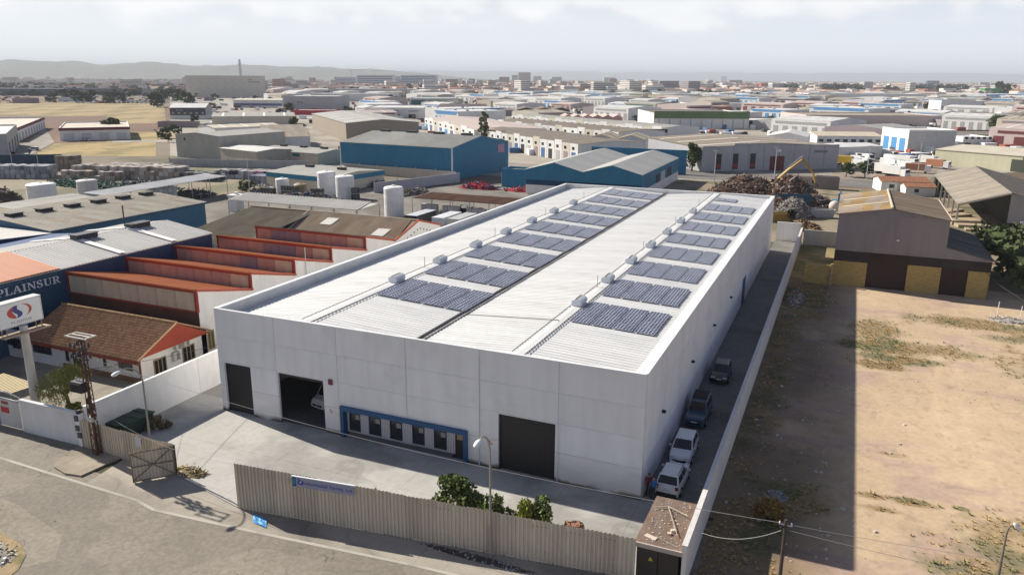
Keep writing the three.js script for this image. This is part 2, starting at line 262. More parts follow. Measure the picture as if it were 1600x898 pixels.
// ---------------------------------------------------------------- the white solar-roofed hall
const HW = 38.3, HL = 91.45, HH = 9.5;
const hall = thing('warehouse', 'large white precast concrete hall carrying solar panels on its white metal roof', 'warehouse', [0, 0, 0]);
{
  const colsX = [-HW, -31.9, -25.6, -19.1, -12.7, -6.35, 0], rows = [0, 2.4, 4.72, 7.08, HH];
  const holes = [[-37.7, -34.75, 4.62], [-31.8, -27.1, 4.62], [-25.4, -13.7, 2.75], [-11.12, -6.55, 4.62]];
  const cut = (rects, h) => { const out = []; for (const [a, b, c, d] of rects) { const [l, r, t] = h; if (r <= a || l >= b || t <= c) { out.push([a, b, c, d]); continue; } if (l > a) out.push([a, l, c, Math.min(d, t)]); if (r < b) out.push([r, b, c, Math.min(d, t)]); if (t < d) out.push([a, b, t, d]); } return out; };
  const tone = [0, 1, 2, 3].map(i => mat([0.845 + i * 0.008, 0.85 + i * 0.008, 0.86 + i * 0.008], { map: rep(T.plaster, 11 + i * 1.7), b: B.fine, bs: 0.002, r: 0.85 }));
  const base = mat([0.885, 0.885, 0.88], { map: rep(tex([512, 256], (u, v) => { const e = smooth(0.02 + 0.30 * fbm(u * 14, 3, 4, 14), 0, v) * smooth(0.35, 0.6, fbm(u * 5 + 2, v + 3, 3, 5)); const a = 0.93 + 0.1 * (fbm(u * 8, v * 5, 4, 8) - 0.5); return [a * mix(1, 0.36, e), a * mix(1, 0.33, e), a * mix(1, 0.27, e)]; }), 12.8, 2.4), r: 0.9 });
  let q = 3;
  for (let i = 0; i < 6; i++) for (let j = 0; j < 4; j++) {
    let rects = [[colsX[i] + 0.022, colsX[i + 1] - 0.022, rows[j] + 0.009, rows[j + 1] - 0.009]];
    for (const h of holes) rects = cut(rects, h);
    q = (q * 5 + 1 + i) % 4;
    for (const [a, b, c, d] of rects) if (b - a > 0.02 && d - c > 0.02) { const mb = new MB(); if (j) mb.box((a + b) / 2, c, -0.1, b - a, d - c, 0.2); else { const P = (x, y, z) => [x, y, z]; mb.quad(P(a, c, 0), P(b, c, 0), P(b, d, 0), P(a, d, 0), [a, c]); mb.quad(P(b, c, -0.2), P(a, c, -0.2), P(a, d, -0.2), P(b, d, -0.2), [a, c]); mb.quad(P(a, d, 0), P(b, d, 0), P(b, d, -0.2), P(a, d, -0.2)); mb.quad(P(b, c, 0), P(b, c, -0.2), P(b, d, -0.2), P(b, d, 0), [0, c]); mb.quad(P(a, c, -0.2), P(a, c, 0), P(a, d, 0), P(a, d, -0.2), [0, c]); } mb.build('wall_panel', j ? tone[q] : base, hall); }
  }
  // backing behind the joints, with the openings left out
  let back = [[-HW + 0.05, -0.05, 0, HH - 0.05]]; for (const h of holes) back = cut(back, [h[0] - 0.003, h[1] + 0.003, h[2] + 0.003]);
  const bk = new MB(); for (const [a, b, c, d] of back) { bk.quad([a, c, -0.03], [b, c, -0.03], [b, d, -0.03], [a, d, -0.03]); bk.quad([b, c, -0.21], [a, c, -0.21], [a, d, -0.21], [b, d, -0.21]); }
  bk.build('wall_backing', mat([0.58, 0.58, 0.58], { r: 1 }), hall);
  // right wall: 15 bays of four panels, one doorway
  const nb = 15, bw = HL / nb;
  for (let i = 0; i < nb; i++) for (let j = 0; j < 4; j++) { const mb = new MB(), z0 = -0.23 - i * (HL - 0.23) / nb, z1 = -0.23 - (i + 1) * (HL - 0.23) / nb; mb.box(-0.1, rows[j] + 0.01, (z0 + z1) / 2, 0.2, rows[j + 1] - rows[j] - 0.02, z0 - z1 - 0.05); q = (q * 5 + 1 + i) % 4; mb.build('wall_panel', tone[q], hall); }
  const rb = new MB(); rb.box(-0.14, 0, -HL / 2, 0.1, HH - 0.05, HL - 0.5); rb.box(-HW + 0.1, 0, -HL / 2, 0.2, HH - 0.02, HL - 0.44); rb.box(-HW / 2, 0, -HL + 0.1, HW - 0.02, HH - 0.02, 0.2);
  rb.build('wall', tone[1], hall);
  // coping along the parapets
  const cp = new MB(); cp.box(-HW + 0.2, HH, -HL / 2, 0.46, 0.06, HL + 0.04); cp.box(-HW / 2 + 0.24, HH, -HL + 0.2, HW - 0.44, 0.055, 0.44); cp.box(-0.28, HH - 0.03, -HL / 2 + 0.1, 0.62, 0.07, HL - 0.5); cp.box(-HW / 2 + 0.2, HH + 0.002, -0.11, HW - 0.5, 0.03, 0.25); cp.build('coping', M.flash, hall);
  // inner faces of the parapets
  const pi = new MB(); pi.box(-HW + 0.34, 7.9, -HL / 2, 0.1, 1.58, HL - 0.9); pi.box(-HW / 2, 7.9, -HL + 0.36, HW - 0.9, 1.58, 0.1); pi.build('parapet_lining', M.roofWhite, hall);
  // floor slab inside
  const fl = new MB(); fl.box(-HW / 2, -0.02, -HL / 2, HW - 0.5, 0.05, HL - 0.44); fl.build('floor', mat([0.20, 0.20, 0.20], { map: T.concrete, r: 0.9 }), hall);
  // roof: four slopes of ribbed sheets
  const xs = [-HW + 0.38, -28.9, -18.7, -9.75, -0.55], ys = [8.55, 9.38, 8.80, 9.38, 8.98], NS = 44, z0 = -0.28, zl = HL - 0.75;
  const var4 = [0, 1, 2].map(i => mat([0.77 + i * 0.015, 0.775 + i * 0.015, 0.765 + i * 0.015], { map: rep(T.metal, 9 + i * 2), r: 0.5 }));
  for (let s = 0; s < 4; s++) for (let k = 0; k < NS; k++) {
    const up = s % 2 === 0, a = z0 - k * zl / NS, w = zl / NS, mb = new MB();
    const lapse = 0.012 * (k % 2);
    mb.ribbed([xs[s], ys[s] + lapse, a], [0, 0, -w], [xs[s + 1] - xs[s], ys[s + 1] - ys[s], 0], [0, 1, 0], 0.52, 0.042, [[0, 0], [0.72, 0], [0.78, 1], [0.94, 1], [1, 0]]);
    mb.build('roof_sheet', var4[(k * 7 + s * 3) % 3], hall);
  }
  const ceil = new MB(); for (let s = 0; s < 4; s++) ceil.quad([xs[s], ys[s] - 0.1, z0], [xs[s + 1], ys[s + 1] - 0.1, z0], [xs[s + 1], ys[s + 1] - 0.1, z0 - zl], [xs[s], ys[s] - 0.1, z0 - zl]); ceil.build('ceiling', M.grey, hall);
  const rc = new MB(); for (const x of [-28.9, -9.75]) for (const s of [-1, 1]) rc.quad([x, 9.455, z0], [x + s * 0.45, 9.425, z0], [x + s * 0.45, 9.425, z0 - zl], [x, 9.455, z0 - zl]); rc.build('ridge_cap', M.roofWhite, hall);
  for (const [x, w] of [[-28.2, 0.05], [-29.5, 0.05], [-9.1, 0.05], [-10.35, 0.05]]) { const c = new MB(); c.box(x, 9.42, -HL / 2, w, 0.05, HL - 1.6); c.build('cable_tray', mat([0.16, 0.16, 0.16], { r: 0.7 }), hall); }
  const gt = new MB(); gt.box(-18.72, 8.80, -HL / 2, 0.62, 0.05, HL - 1.2); gt.box(-18.98, 8.84, -HL / 2, 0.09, 0.16, HL - 1.2); gt.box(-18.46, 8.84, -HL / 2, 0.07, 0.09, HL - 1.2); gt.build('valley_gutter', mat([0.30, 0.285, 0.26], { r: 0.7, map: T.mottle }), hall);
  const lf = new MB(); lf.box(-9.7, 9.47, -9.1, 0.06, 0.04, 0.06); lf.bar([-18.3, 8.9, -9.3], [-9.8, 9.48, -9.3], 0.03); lf.build('cable', M.cable, hall);
  // pale gutter strip inside the right edge
  const rg = new MB(); rg.box(-0.85, 8.93, -HL / 2, 0.55, 0.12, HL - 1.1); rg.build('edge_gutter', M.flash, hall);
  // roller doors
  const door = (x0, x1, z) => { const d = new MB(); const n = 22; for (let k = 0; k < n; k++) d.box((x0 + x1) / 2, 0.03 + k * 4.57 / n, z, x1 - x0 - 0.02, 4.57 / n - 0.012, 0.05 + 0.012 * (k % 2)); const o = d.build('roller_door', M.dark, hall); const f = new MB(); f.box(x0 + 0.05, 0, z + 0.06, 0.1, 4.6, 0.06); f.box(x1 - 0.05, 0, z + 0.06, 0.1, 4.6, 0.06); f.build('door_rail', M.black, o); };
  door(-37.7, -34.75, -0.3); door(-11.12, -6.55, -0.26);
  const hd = new MB(); hd.box(-29.45, 4.3, -0.4, 4.9, 0.5, 0.35); hd.build('roller_housing', M.dark, hall);
  // blue-framed office recess
  const X0 = -25.4, X1 = -13.7, fr = new MB(); fr.box((X0 + X1) / 2, 2.38, -0.08, X1 - X0, 0.37, 0.66); fr.box(X0 + 0.16, 0, -0.08, 0.32, 2.38, 0.64); fr.box(X1 - 0.16, 0, -0.08, 0.32, 2.38, 0.64); fr.build('blue_frame', M.blue, hall);
  const lat = rep(tex(64, (u, v) => { const a = Math.abs((u * 4) % 1 - 0.5), b = Math.abs((v * 4) % 1 - 0.5); return Math.max(a, b) < 0.27 ? [0.20, 0.24, 0.36] : [0.93, 0.92, 0.94]; }), 0.62);
  const lm = mat([0.72, 0.72, 0.74], { map: lat, r: 0.7 });
  const wx = [[-24.85, -23.76], [-22.95, -21.75], [-20.93, -19.75], [-18.85, -17.7], [-16.87, -15.69], [-14.95, -14.1]];
  let px = X0 + 0.32; const W = new MB();
  for (const [a, b] of wx) { W.quad([px, 0.35, -0.3], [a, 0.35, -0.3], [a, 2.38, -0.3], [px, 2.38, -0.3], [px, 0]); px = b; } W.quad([px, 0, -0.3], [X1 - 0.32, 0, -0.3], [X1 - 0.32, 2.38, -0.3], [px, 2.38, -0.3]);
  wx.forEach(([a, b], i) => { if (i < 5) { W.quad([a, 0.35, -0.3], [b, 0.35, -0.3], [b, 0.5, -0.3], [a, 0.5, -0.3], [a, 0]); W.quad([a, 2.26, -0.3], [b, 2.26, -0.3], [b, 2.38, -0.3], [a, 2.38, -0.3], [a, 0]); } }); W.build('lattice_wall', lm, hall);
  const pl = new MB(); pl.box((X0 + X1) / 2 - 0.5, 0, -0.26, X1 - X0 - 1.9, 0.35, 0.12); pl.build('plinth', mat([0.09, 0.09, 0.10], { r: 0.8 }), hall);
  const wf = mat([0.008, 0.03, 0.08], { r: 0.5 });
  wx.forEach(([a, b], i) => {
    if (i === 5) { const d = new MB(); d.box((a + b) / 2, 0.02, -0.4, b - a - 0.02, 2.2, 0.06); const o = d.build('office_door', M.dark, hall); const g = new MB(); g.box((a + b) / 2, 1.62, -0.35, (b - a) * 0.7, 0.45, 0.03); g.build('pane', mat([0.35, 0.25, 0.15], { r: 0.2 }), o); return; }
    const f = new MB(); f.box(a + 0.04, 0.5, -0.33, 0.08, 1.76, 0.1); f.box(b - 0.04, 0.5, -0.33, 0.08, 1.76, 0.1); f.box((a + b) / 2, 0.5, -0.33, b - a - 0.16, 0.08, 0.09); f.box((a + b) / 2, 2.18, -0.33, b - a - 0.16, 0.08, 0.09); f.box((a + b) / 2, 1.35, -0.33, 0.05, 0.7, 0.06); const o = f.build('window', wf, hall);
    const g = new MB(); g.box((a + b) / 2, 0.58, -0.36, b - a - 0.16, 1.6, 0.03); g.build('pane', M.glass, o);
    const bl = new MB(); bl.box((a + b) / 2 + 0.2, 1.55, -0.325, (b - a) * 0.42, 0.42, 0.015); bl.build('blind', mat([0.30, 0.28, 0.28], { r: 0.9 }), o);
  });
  const rf = new MB(); rf.box((X0 + X1) / 2, 0, -1.2, X1 - X0, 2.75, 0.1); rf.build('recess_back', M.black, hall);
  // side door and lamps on the right wall, alarms and signs on the front
  const sd = new MB(); sd.box(0.03, 0.02, -54.6, 0.08, 3.6, 2.6); sd.build('side_door', mat([0.02, 0.07, 0.15], { r: 0.6 }), hall);
  for (const [y, z] of [[4.4, -5.8], [4.4, -17.6], [4.35, -29.4], [4.3, -41.2]]) { const b = new MB(); b.box(0.14, y, z, 0.28, 0.16, 0.30); b.box(0.02, y - 0.05, z, 0.05, 0.26, 0.18); b.build('wall_lamp', M.black, hall); }
  const al = new MB(); al.box(-26.3, 4.45, 0.07, 0.36, 0.45, 0.14); al.build('alarm_box', mat([0.16, 0.015, 0.03], { r: 0.4 }), hall);
  for (const [x, y] of [[-26.45, 1.85], [-11.76, 1.95]]) { const b = new MB(); b.box(x, y, 0.012, 0.34, 0.4, 0.02); const o = b.build('wall_sign', mat([0.75, 0.74, 0.72]), hall); const r = new MB(); r.box(x - 0.06, y + 0.2, 0.026, 0.12, 0.14, 0.008); r.box(x + 0.05, y + 0.05, 0.026, 0.18, 0.09, 0.008); r.build('print', mat([0.5, 0.03, 0.02]), o); }
  const dp = new MB(); dp.bar([-12.72, 0.1, 0.06], [-12.72, 8.9, 0.06], 0.05); dp.bar([-6.32, 0.1, 0.06], [-6.32, 4.7, 0.06], 0.04); dp.bar([-19.1, 2.9, 0.06], [-19.1, 9.2, 0.06], 0.035); dp.build('downpipe', M.flash, hall);
}
// solar arrays
{
  const cell = tex([192, 256], (u, v) => {
    const a = (u * 3) % 1, b = (v * 4) % 1, e = Math.min(a, 1 - a, b, 1 - b), corner = Math.min(a, 1 - a) + Math.min(b, 1 - b) * 1.0;
    const fu = Math.min(u, 1 - u), fv = Math.min(v, 1 - v); if (fu < 0.028 || fv < 0.02) return [0.72, 0.74, 0.78];
    if (corner < 0.25) return [0.88, 0.90, 0.94]; if (e < 0.04) return [0.56, 0.58, 0.66]; const k = 0.96 + 0.08 * NT[(Math.floor(u * 6) * 31 + Math.floor(v * 10) * 17) & 255]; return [0.215 * k, 0.23 * k, 0.325 * k];
  });
  cell.wrapS = cell.wrapT = THREE.ClampToEdgeWrapping;
  const cm = [0.9, 1, 1.1].map(k => { const m = new THREE.MeshStandardMaterial({ map: cell, color: new THREE.Color(k, k, k), roughness: 0.22, metalness: 0.0 }); return m; });
  const mw = 1.09, ml = 1.56, th = 0.04; const g = new MB();
  { const P = (x, y, z) => [x, y, z], a = mw / 2 - 0.012, b = ml / 2 - 0.012; g.tri(P(-a, th, b), P(a, th, b), P(a, th, -b), [0, 0], [1, 0], [1, 1]); g.tri(P(-a, th, b), P(a, th, -b), P(-a, th, -b), [0, 0], [1, 1], [0, 1]); const e = [0.005, 0.5]; for (const [p, r] of [[[-a, b], [a, b]], [[a, b], [a, -b]], [[a, -b], [-a, -b]], [[-a, -b], [-a, b]]]) { g.tri([p[0], 0, p[1]], [r[0], 0, r[1]], [r[0], th, r[1]], e, e, e); g.tri([p[0], 0, p[1]], [r[0], th, r[1]], [p[0], th, p[1]], e, e, e); } }
  const geo = g.geo(), ord = ['nearest', 'second', 'third', 'fourth', 'fifth', 'sixth', 'seventh', 'eighth', 'ninth'];
  let q = 0;
  function array(xr, yr, xe, ye, z, blocks, rows, label, bw = 2.37) {
    const sl = Math.atan2(ye - yr, xe - xr), t = thing('solar_array', label, 'solar panels', [xr, yr + 0.125, z], 0); t.rotation.z = sl;
    for (let b = 0; b < blocks; b++) for (let c = 0; c < 2; c++) for (let r = 0; r < rows; r++) { q = (q * 5 + 7) % 31; const m = part('solar_module', geo, cm[q % 3], t); m.position.set(0.2 + b * bw + (c + 0.5) * 1.095 * bw / 2.37, 0.02, -(r + 0.5) * ml); m.scale.x = bw / 2.37; }
    const rl = new MB(); for (let r = 0; r < rows; r++) for (const k of [0.25, 0.75]) rl.box(0.1 + blocks * bw / 2, -0.075, -(r + k) * ml, blocks * bw + 0.1, 0.05, 0.05); rl.build('mounting_rail', M.galv, t);
  }
  for (let k = 0; k < 9; k++) array(-28.35, 9.35, -18.8, 8.82, -9.9 - k * 8.98, 4, 4, `dark solar array on the left half of the white roof, ${ord[k]} row from the front`);
  for (let k = 0; k < 8; k++) array(-9.15, 9.33, -0.6, 8.97, -9.5 - k * 8.98, 4, 4, `dark solar array on the right half of the white roof, ${ord[k]} row from the front`, 1.83);
  array(-9.15, 9.33, -0.6, 8.97, -9.5 - 8 * 8.98 - 1.2, 2, 2, 'small two-block solar array at the far end of the right roof half', 1.83);
}
// ridge vents and lifeline posts
{
  const ord = ['nearest', 'second', 'third', 'fourth', 'fifth', 'sixth', 'seventh'];
  const vent = label => {
    const t = thing('ridge_vent', label, 'roof vent', [0, 0, 0], 0, 'ridge vents on the white hall roof'); delete t.userData.group;
    const prof = [[-0.5, 0.0], [-0.66, 0.40], [-0.52, 0.74], [-0.2, 0.88], [0.2, 0.88], [0.52, 0.74], [0.66, 0.40], [0.5, 0]], b = new MB(), L = 1.1;
    for (let i = 0; i < 7; i++) { const p = prof[i], r = prof[i + 1]; b.quad([r[0], r[1], L], [r[0], r[1], -L], [p[0], p[1], -L], [p[0], p[1], L]); } for (const s of [-1, 1]) for (let i = 1; i < 7; i++) b.tri([prof[0][0], 0, L * s], [prof[i][0], prof[i][1], L * s], [prof[i + 1][0], prof[i + 1][1], L * s], [0, 0], [1, 0], [1, 1]);
    b.build('vent_hood', mat([0.62, 0.66, 0.70], { r: 0.4 }), t); const s = new MB(); s.box(-0.1, 0.885, 0, 0.34, 0.02, 2 * L - 0.1); s.build('vent_slot', mat([0.16, 0.15, 0.14], { r: 0.8 }), t);
    t.scale.setScalar(0.76); const f = new MB(); f.box(0, -0.12, 0, 1.7, 0.15, 2 * L + 0.3); f.build('base', M.roofWhite, t); return t;
  };
  let v; for (const [s, x] of [['left', -28.9], ['right', -9.75]]) for (let k = 0; k < 7; k++) {
    const lab = `pale grey ridge vent on the ${s} roof ridge, ${ord[k]} from the front`; if (!v) { v = vent(lab); v.position.set(x, 9.42, -14.9); } else copy(v, [x, 9.42, (s === 'left' ? -14.9 : -14.6) - k * 8.98 * 1.0], 0, lab);
  }
  for (const [s, x] of [['left', -29.2], ['right', -10.05]]) for (let k = 0; k < 4; k++) { const m = new MB(); m.bar([x, 9.4, -21 - k * 18], [x, 10.6, -21 - k * 18], 0.04); m.box(x, 9.38, -21 - k * 18, 0.3, 0.05, 0.3); solo('anchor_post', `thin anchor post standing on the ${s} roof ridge, ${ord[k]} from the front`, 'roof post', m, M.steel); }
}


// ---------------------------------------------------------------- a hall: walls, roof slopes, openings
// A and B are the two ends of its front at eave height, C a corner on the far side; local x runs along the front, the front is at +z
function place(A, B, C) {
  let ux = B[0] - A[0], uz = B[1] - A[1]; const w = Math.hypot(ux, uz); ux /= w; uz /= w; let k = (C[0] - A[0]) * -uz + (C[1] - A[1]) * ux;
  if (k > 0) { ux = -ux; uz = -uz; k = -k; }
  const d = -k, cx = (A[0] + B[0]) / 2 + uz * d / 2, cz = (A[1] + B[1]) / 2 - ux * d / 2;
  return { x: cx, z: cz, w, d, ry: Math.atan2(-uz, ux) };
}
function slab(parent, name, a, b, c, d, m, rib, th = 0.1) {   // a->b along the eave, d and c above them
  const mb = new MB(), e = [0, 1, 2].map(i => b[i] - a[i]), f = [0, 1, 2].map(i => d[i] - a[i]); let n = new THREE.Vector3(...e).cross(new THREE.Vector3(...f)).normalize(); if (n.y < 0) n.negate();
  const lo = q => [q[0], q[1] - th, q[2]];
  if (rib) mb.ribbed(a, e, f, [n.x, n.y, n.z], rib[0], rib[1], rib[2]); else mb.quad(a, b, c, d);
  mb.quad(lo(d), lo(c), lo(b), lo(a)); mb.quad(lo(a), lo(b), b, a); mb.quad(lo(b), lo(c), c, b); mb.quad(lo(c), lo(d), d, c); mb.quad(lo(d), lo(a), a, d);
  return mb.build(name, m, parent);
}
function face(f, w, d) {   // [origin, along, outward] of a wall seen from outside, left end first
  return { f: [[-w / 2, d / 2], [1, 0], [0, 1]], b: [[w / 2, -d / 2], [-1, 0], [0, -1]], r: [[w / 2, d / 2], [0, -1], [1, 0]], l: [[-w / 2, -d / 2], [0, 1], [-1, 0]] }[f];
}
function onFace(t, F, x, y, w, h, out, th, m, name, parent = t) {
  const [[ox, oz], [ax, az], [nx, nz]] = F, cx = ox + ax * (x + w / 2) + nx * (out + th / 2), cz = oz + az * (x + w / 2) + nz * (out + th / 2), mb = new MB(); mb.box(cx, y, cz, w, h, th, Math.atan2(-az, ax)); return mb.build(name, m, parent);
}
function opening(t, F, o) {
  if (o.k === 'window') {
    const fr = onFace(t, F, o.x, o.y, o.w, o.h, -0.02, 0.07, o.fm ?? M.steel, 'window'), n = o.n ?? 1, b = o.b ?? 0.09;
    for (let i = 0; i < n; i++) { const pw = (o.w - b) / n - b; onFace(t, F, o.x + b + i * (pw + b), o.y + b, pw, o.h - 2 * b, 0.052, 0.012, o.m ?? M.glass, 'pane', fr); }
    return fr;
  }
  return onFace(t, F, o.x, o.y, o.w, o.h, -0.02, o.th ?? 0.08, o.m ?? M.dark, o.name ?? 'door');
}
function textTex(lines, W, H, bg, draw) {
  const c = document.createElement('canvas'); c.width = W; c.height = H; const x = c.getContext('2d'); x.fillStyle = bg; x.fillRect(0, 0, W, H);
  for (const l of lines) { x.fillStyle = l.c; x.font = l.font; x.textAlign = l.a ?? 'center'; x.textBaseline = 'middle'; if (l.sx) { x.save(); x.translate(l.x, l.y); x.scale(l.sx, 1); x.fillText(l.t, 0, 0); x.restore(); } else x.fillText(l.t, l.x, l.y); }
  if (draw) draw(x); const t = new THREE.CanvasTexture(c); t.colorSpace = THREE.SRGBColorSpace; t.magFilter = THREE.LinearFilter; return t;
}
function board(t, F, x, y, w, h, texture, name = 'sign_board', out = 0.05) {   // a printed panel standing just proud of a wall
  const [[ox, oz], [ax, az], [nx, nz]] = F, P = (u, v, o) => [ox + ax * (x + u * w) + nx * o, y + v * h, oz + az * (x + u * w) + nz * o], g = new MB();
  const o = onFace(t, F, x, y, w, h, 0, out, M.galv, name); const p = new MB(); p.tri(P(0, 0, out + 0.006), P(1, 0, out + 0.006), P(1, 1, out + 0.006), [0, 0], [1, 0], [1, 1]); p.tri(P(0, 0, out + 0.006), P(1, 1, out + 0.006), P(0, 1, out + 0.006), [0, 0], [1, 1], [0, 1]);
  p.build('print', new THREE.MeshStandardMaterial({ map: texture, roughness: 0.6 }), o); return o;
}
function building(o) {
  const pl = o.A ? place(o.A, o.B, o.C) : { x: o.x, z: o.z, w: o.w, d: o.d, ry: o.ry ?? 0 }; if (o.fz) { pl.x -= Math.sin(pl.ry) * pl.d / 2; pl.z -= Math.cos(pl.ry) * pl.d / 2; } if (o.dd) { const k = o.dd - pl.d; pl.x -= Math.sin(pl.ry) * k / 2; pl.z -= Math.cos(pl.ry) * k / 2; pl.d = o.dd; }
  const { w, d } = pl, h = o.h, t = thing(o.name ?? 'warehouse', o.label, o.cat ?? 'warehouse', [pl.x, 0, pl.z], pl.ry, o.group), X = w / 2, Z = d / 2, roof = o.roof ?? 'gable', rise = o.rise ?? 1.2, ov = o.ov ?? 0.25, wm = o.wm, rm = o.rm, n = o.n ?? 1;
  const wall = (f, prof, m) => { const [[ox, oz], [ax, az]] = face(f, w, d), L = Math.abs(ax) ? w : d, mb = new MB(), P = (u, y) => [ox + ax * u, y, oz + az * u]; let last = [0, h]; const pr = prof ?? [[0, h], [L, h]];
    for (let i = 0; i < pr.length - 1; i++) { const [a, ya] = pr[i], [b, yb] = pr[i + 1]; mb.quad(P(a, 0), P(b, 0), P(b, yb), P(a, ya), [a, 0]); } return mb.build('wall', m, t); };
  const zig = L => { const p = []; for (let i = 0; i < n; i++) { p.push([i * L / n, h], [(i + 0.5) * L / n, h + rise]); } p.push([L, h]); return p; };
  if (roof === 'gable') { wall('f', null, wm); wall('b', null, wm); wall('r', [[0, h], [d / 2, h + rise], [d, h]], o.em ?? wm); wall('l', [[0, h], [d / 2, h + rise], [d, h]], o.em ?? wm);
    const k = rise / Z, e = h - ov * k + 0.05, r = h + rise + 0.05;
    slab(t, 'roof', [-X - ov, e, Z + ov], [X + ov, e, Z + ov], [X + ov, r, 0], [-X - ov, r, 0], rm, o.rib); slab(t, 'roof', [X + ov, e, -Z - ov], [-X - ov, e, -Z - ov], [-X - ov, r, 0], [X + ov, r, 0], o.rm2 ?? rm, o.rib);
    for (let i = 0; i < (o.vents ?? 0); i++) { const mb = new MB(), x = -X + (i + 0.5) * w / o.vents; mb.box(x, r - 0.25, 0, o.vw ?? 3, 0.7, 1.5); mb.box(x, r + 0.45, 0, (o.vw ?? 3) + 0.3, 0.08, 1.8); mb.build('ridge_vent', o.vm ?? M.dark, t); }
    for (let i = 0; i < (o.sky ?? 0); i++) for (const s of [1, -1]) { const x = -X + (i + 0.5 + (o.skyo ?? 0)) * w / o.sky, a = x - (o.skw ?? 0.6), b = x + (o.skw ?? 0.6), y0 = h + 0.13 + (rib0(o)), y1 = r + 0.05 + rib0(o); const mb = new MB(); if (s > 0) mb.quad([a, y0, Z * 0.94], [b, y0, Z * 0.94], [b, y1, 0.3], [a, y1, 0.3]); else mb.quad([b, y0, -Z * 0.94], [a, y0, -Z * 0.94], [a, y1, -0.3], [b, y1, -0.3]); mb.build('skylight', o.skm ?? M.white, t); }
    if (o.fascia) { for (const s of [1, -1]) { const mb = new MB(); mb.box(0, e - o.fascia.h, s * (Z + ov + 0.06), w + 2 * ov, o.fascia.h, 0.1); mb.build('fascia', o.fascia.m, t); } }
  } else if (roof === 'gableZ') { wall('f', zig(w), o.em ?? wm); wall('b', zig(w), o.em ?? wm); wall('r', null, wm); wall('l', null, wm); const s = w / n, k = rise / (s / 2);
    for (let i = 0; i < n; i++) { const x0 = -X + i * s, x1 = x0 + s, xm = x0 + s / 2, o0 = i ? 0 : ov, o1 = i === n - 1 ? ov : 0, r = h + rise + 0.05, e0 = h + 0.05 - o0 * k, e1 = h + 0.05 - o1 * k, L = Z + ov;
      slab(t, 'roof', [x0 - o0, e0, -L], [x0 - o0, e0, L], [xm, r, L], [xm, r, -L], rm, o.rib); slab(t, 'roof', [x1 + o1, e1, L], [x1 + o1, e1, -L], [xm, r, -L], [xm, r, L], o.rm2 ?? rm, o.rib);
      for (let q = 0; q < (o.vents ?? 0); q++) { const mb = new MB(), z = -Z + (q + 0.5) * d / o.vents; mb.box(xm, r - 0.2, z, 1.5, 0.7, o.vw ?? 3); mb.box(xm, r + 0.5, z, 1.8, 0.08, (o.vw ?? 3) + 0.3); mb.build('ridge_vent', o.vm ?? M.dark, t); }
      for (let q = 0; q < (o.sky ?? 0); q++) for (const sg of [1, -1]) { const z = -Z + (q + 0.5) * d / o.sky, a = z - (o.skw ?? 0.6), b = z + (o.skw ?? 0.6), y0 = h + 0.14 + rib0(o), y1 = r + 0.04 + rib0(o), xe = xm - sg * s * 0.47, xr = xm - sg * 0.3; const mb = new MB(); if (sg > 0) mb.quad([xe, y0, a], [xe, y0, b], [xr, y1, b], [xr, y1, a]); else mb.quad([xe, y0, b], [xe, y0, a], [xr, y1, a], [xr, y1, b]); mb.build('skylight', o.skm ?? M.white, t); }
    }
  } else { // flat roof behind a parapet
    const ph = o.ph ?? 0.5; for (const f of ['f', 'b', 'r', 'l']) wall(f, null, f === 'f' || f === 'b' ? wm : o.em ?? wm);
    const mb = new MB(); mb.quad([-X + 0.02, h - ph, Z - 0.02], [X - 0.02, h - ph, Z - 0.02], [X - 0.02, h - ph, -Z + 0.02], [-X + 0.02, h - ph, -Z + 0.02]); mb.build('roof', rm, t);
    const cp = new MB(), c = 0.3; for (const s of [1, -1]) { cp.box(0, h - ph, s * (Z - c / 2), w + 0.02, ph + 0.04, c + 0.02); cp.box(s * (X - c / 2), h - ph, 0, c + 0.02, ph + 0.035, d - 2 * c); } cp.build('parapet', o.pm ?? wm, t);
  }
  if (o.base) for (const f of o.base.f ?? ['f', 'r', 'l', 'b']) { const F = face(f, w, d); onFace(t, F, 0, 0, Math.abs(F[1][0]) ? w : d, o.base.h, -0.01, 0.06, o.base.m, 'plinth'); }
  if (o.bands) for (const b of o.bands) for (const f of b.f ?? ['f', 'r', 'l', 'b']) { const F = face(f, w, d); onFace(t, F, 0, b.y, Math.abs(F[1][0]) ? w : d, b.h, -0.01, b.t ?? 0.08, b.m, b.name ?? 'band'); }
  for (const q of o.ops ?? []) { const F = face(q.f ?? 'f', w, d), L = Math.abs(F[1][0]) ? w : d; if (q.row) { for (let i = 0; i < q.row; i++) opening(t, F, { ...q, x: (q.x0 ?? 0) * L + (i + 0.5) * L * ((q.x1 ?? 1) - (q.x0 ?? 0)) / q.row - q.w / 2 }); } else opening(t, F, q); }
  t.userData.label = o.label; t.plan = pl; return { t, w, d, h, F: f => face(f, w, d) };
}
function rib0(o) { return o.rib ? o.rib[1] : 0; }
const wave = [[0, 0], [0.25, 0.5], [0.5, 1], [0.75, 0.5], [1, 0]];
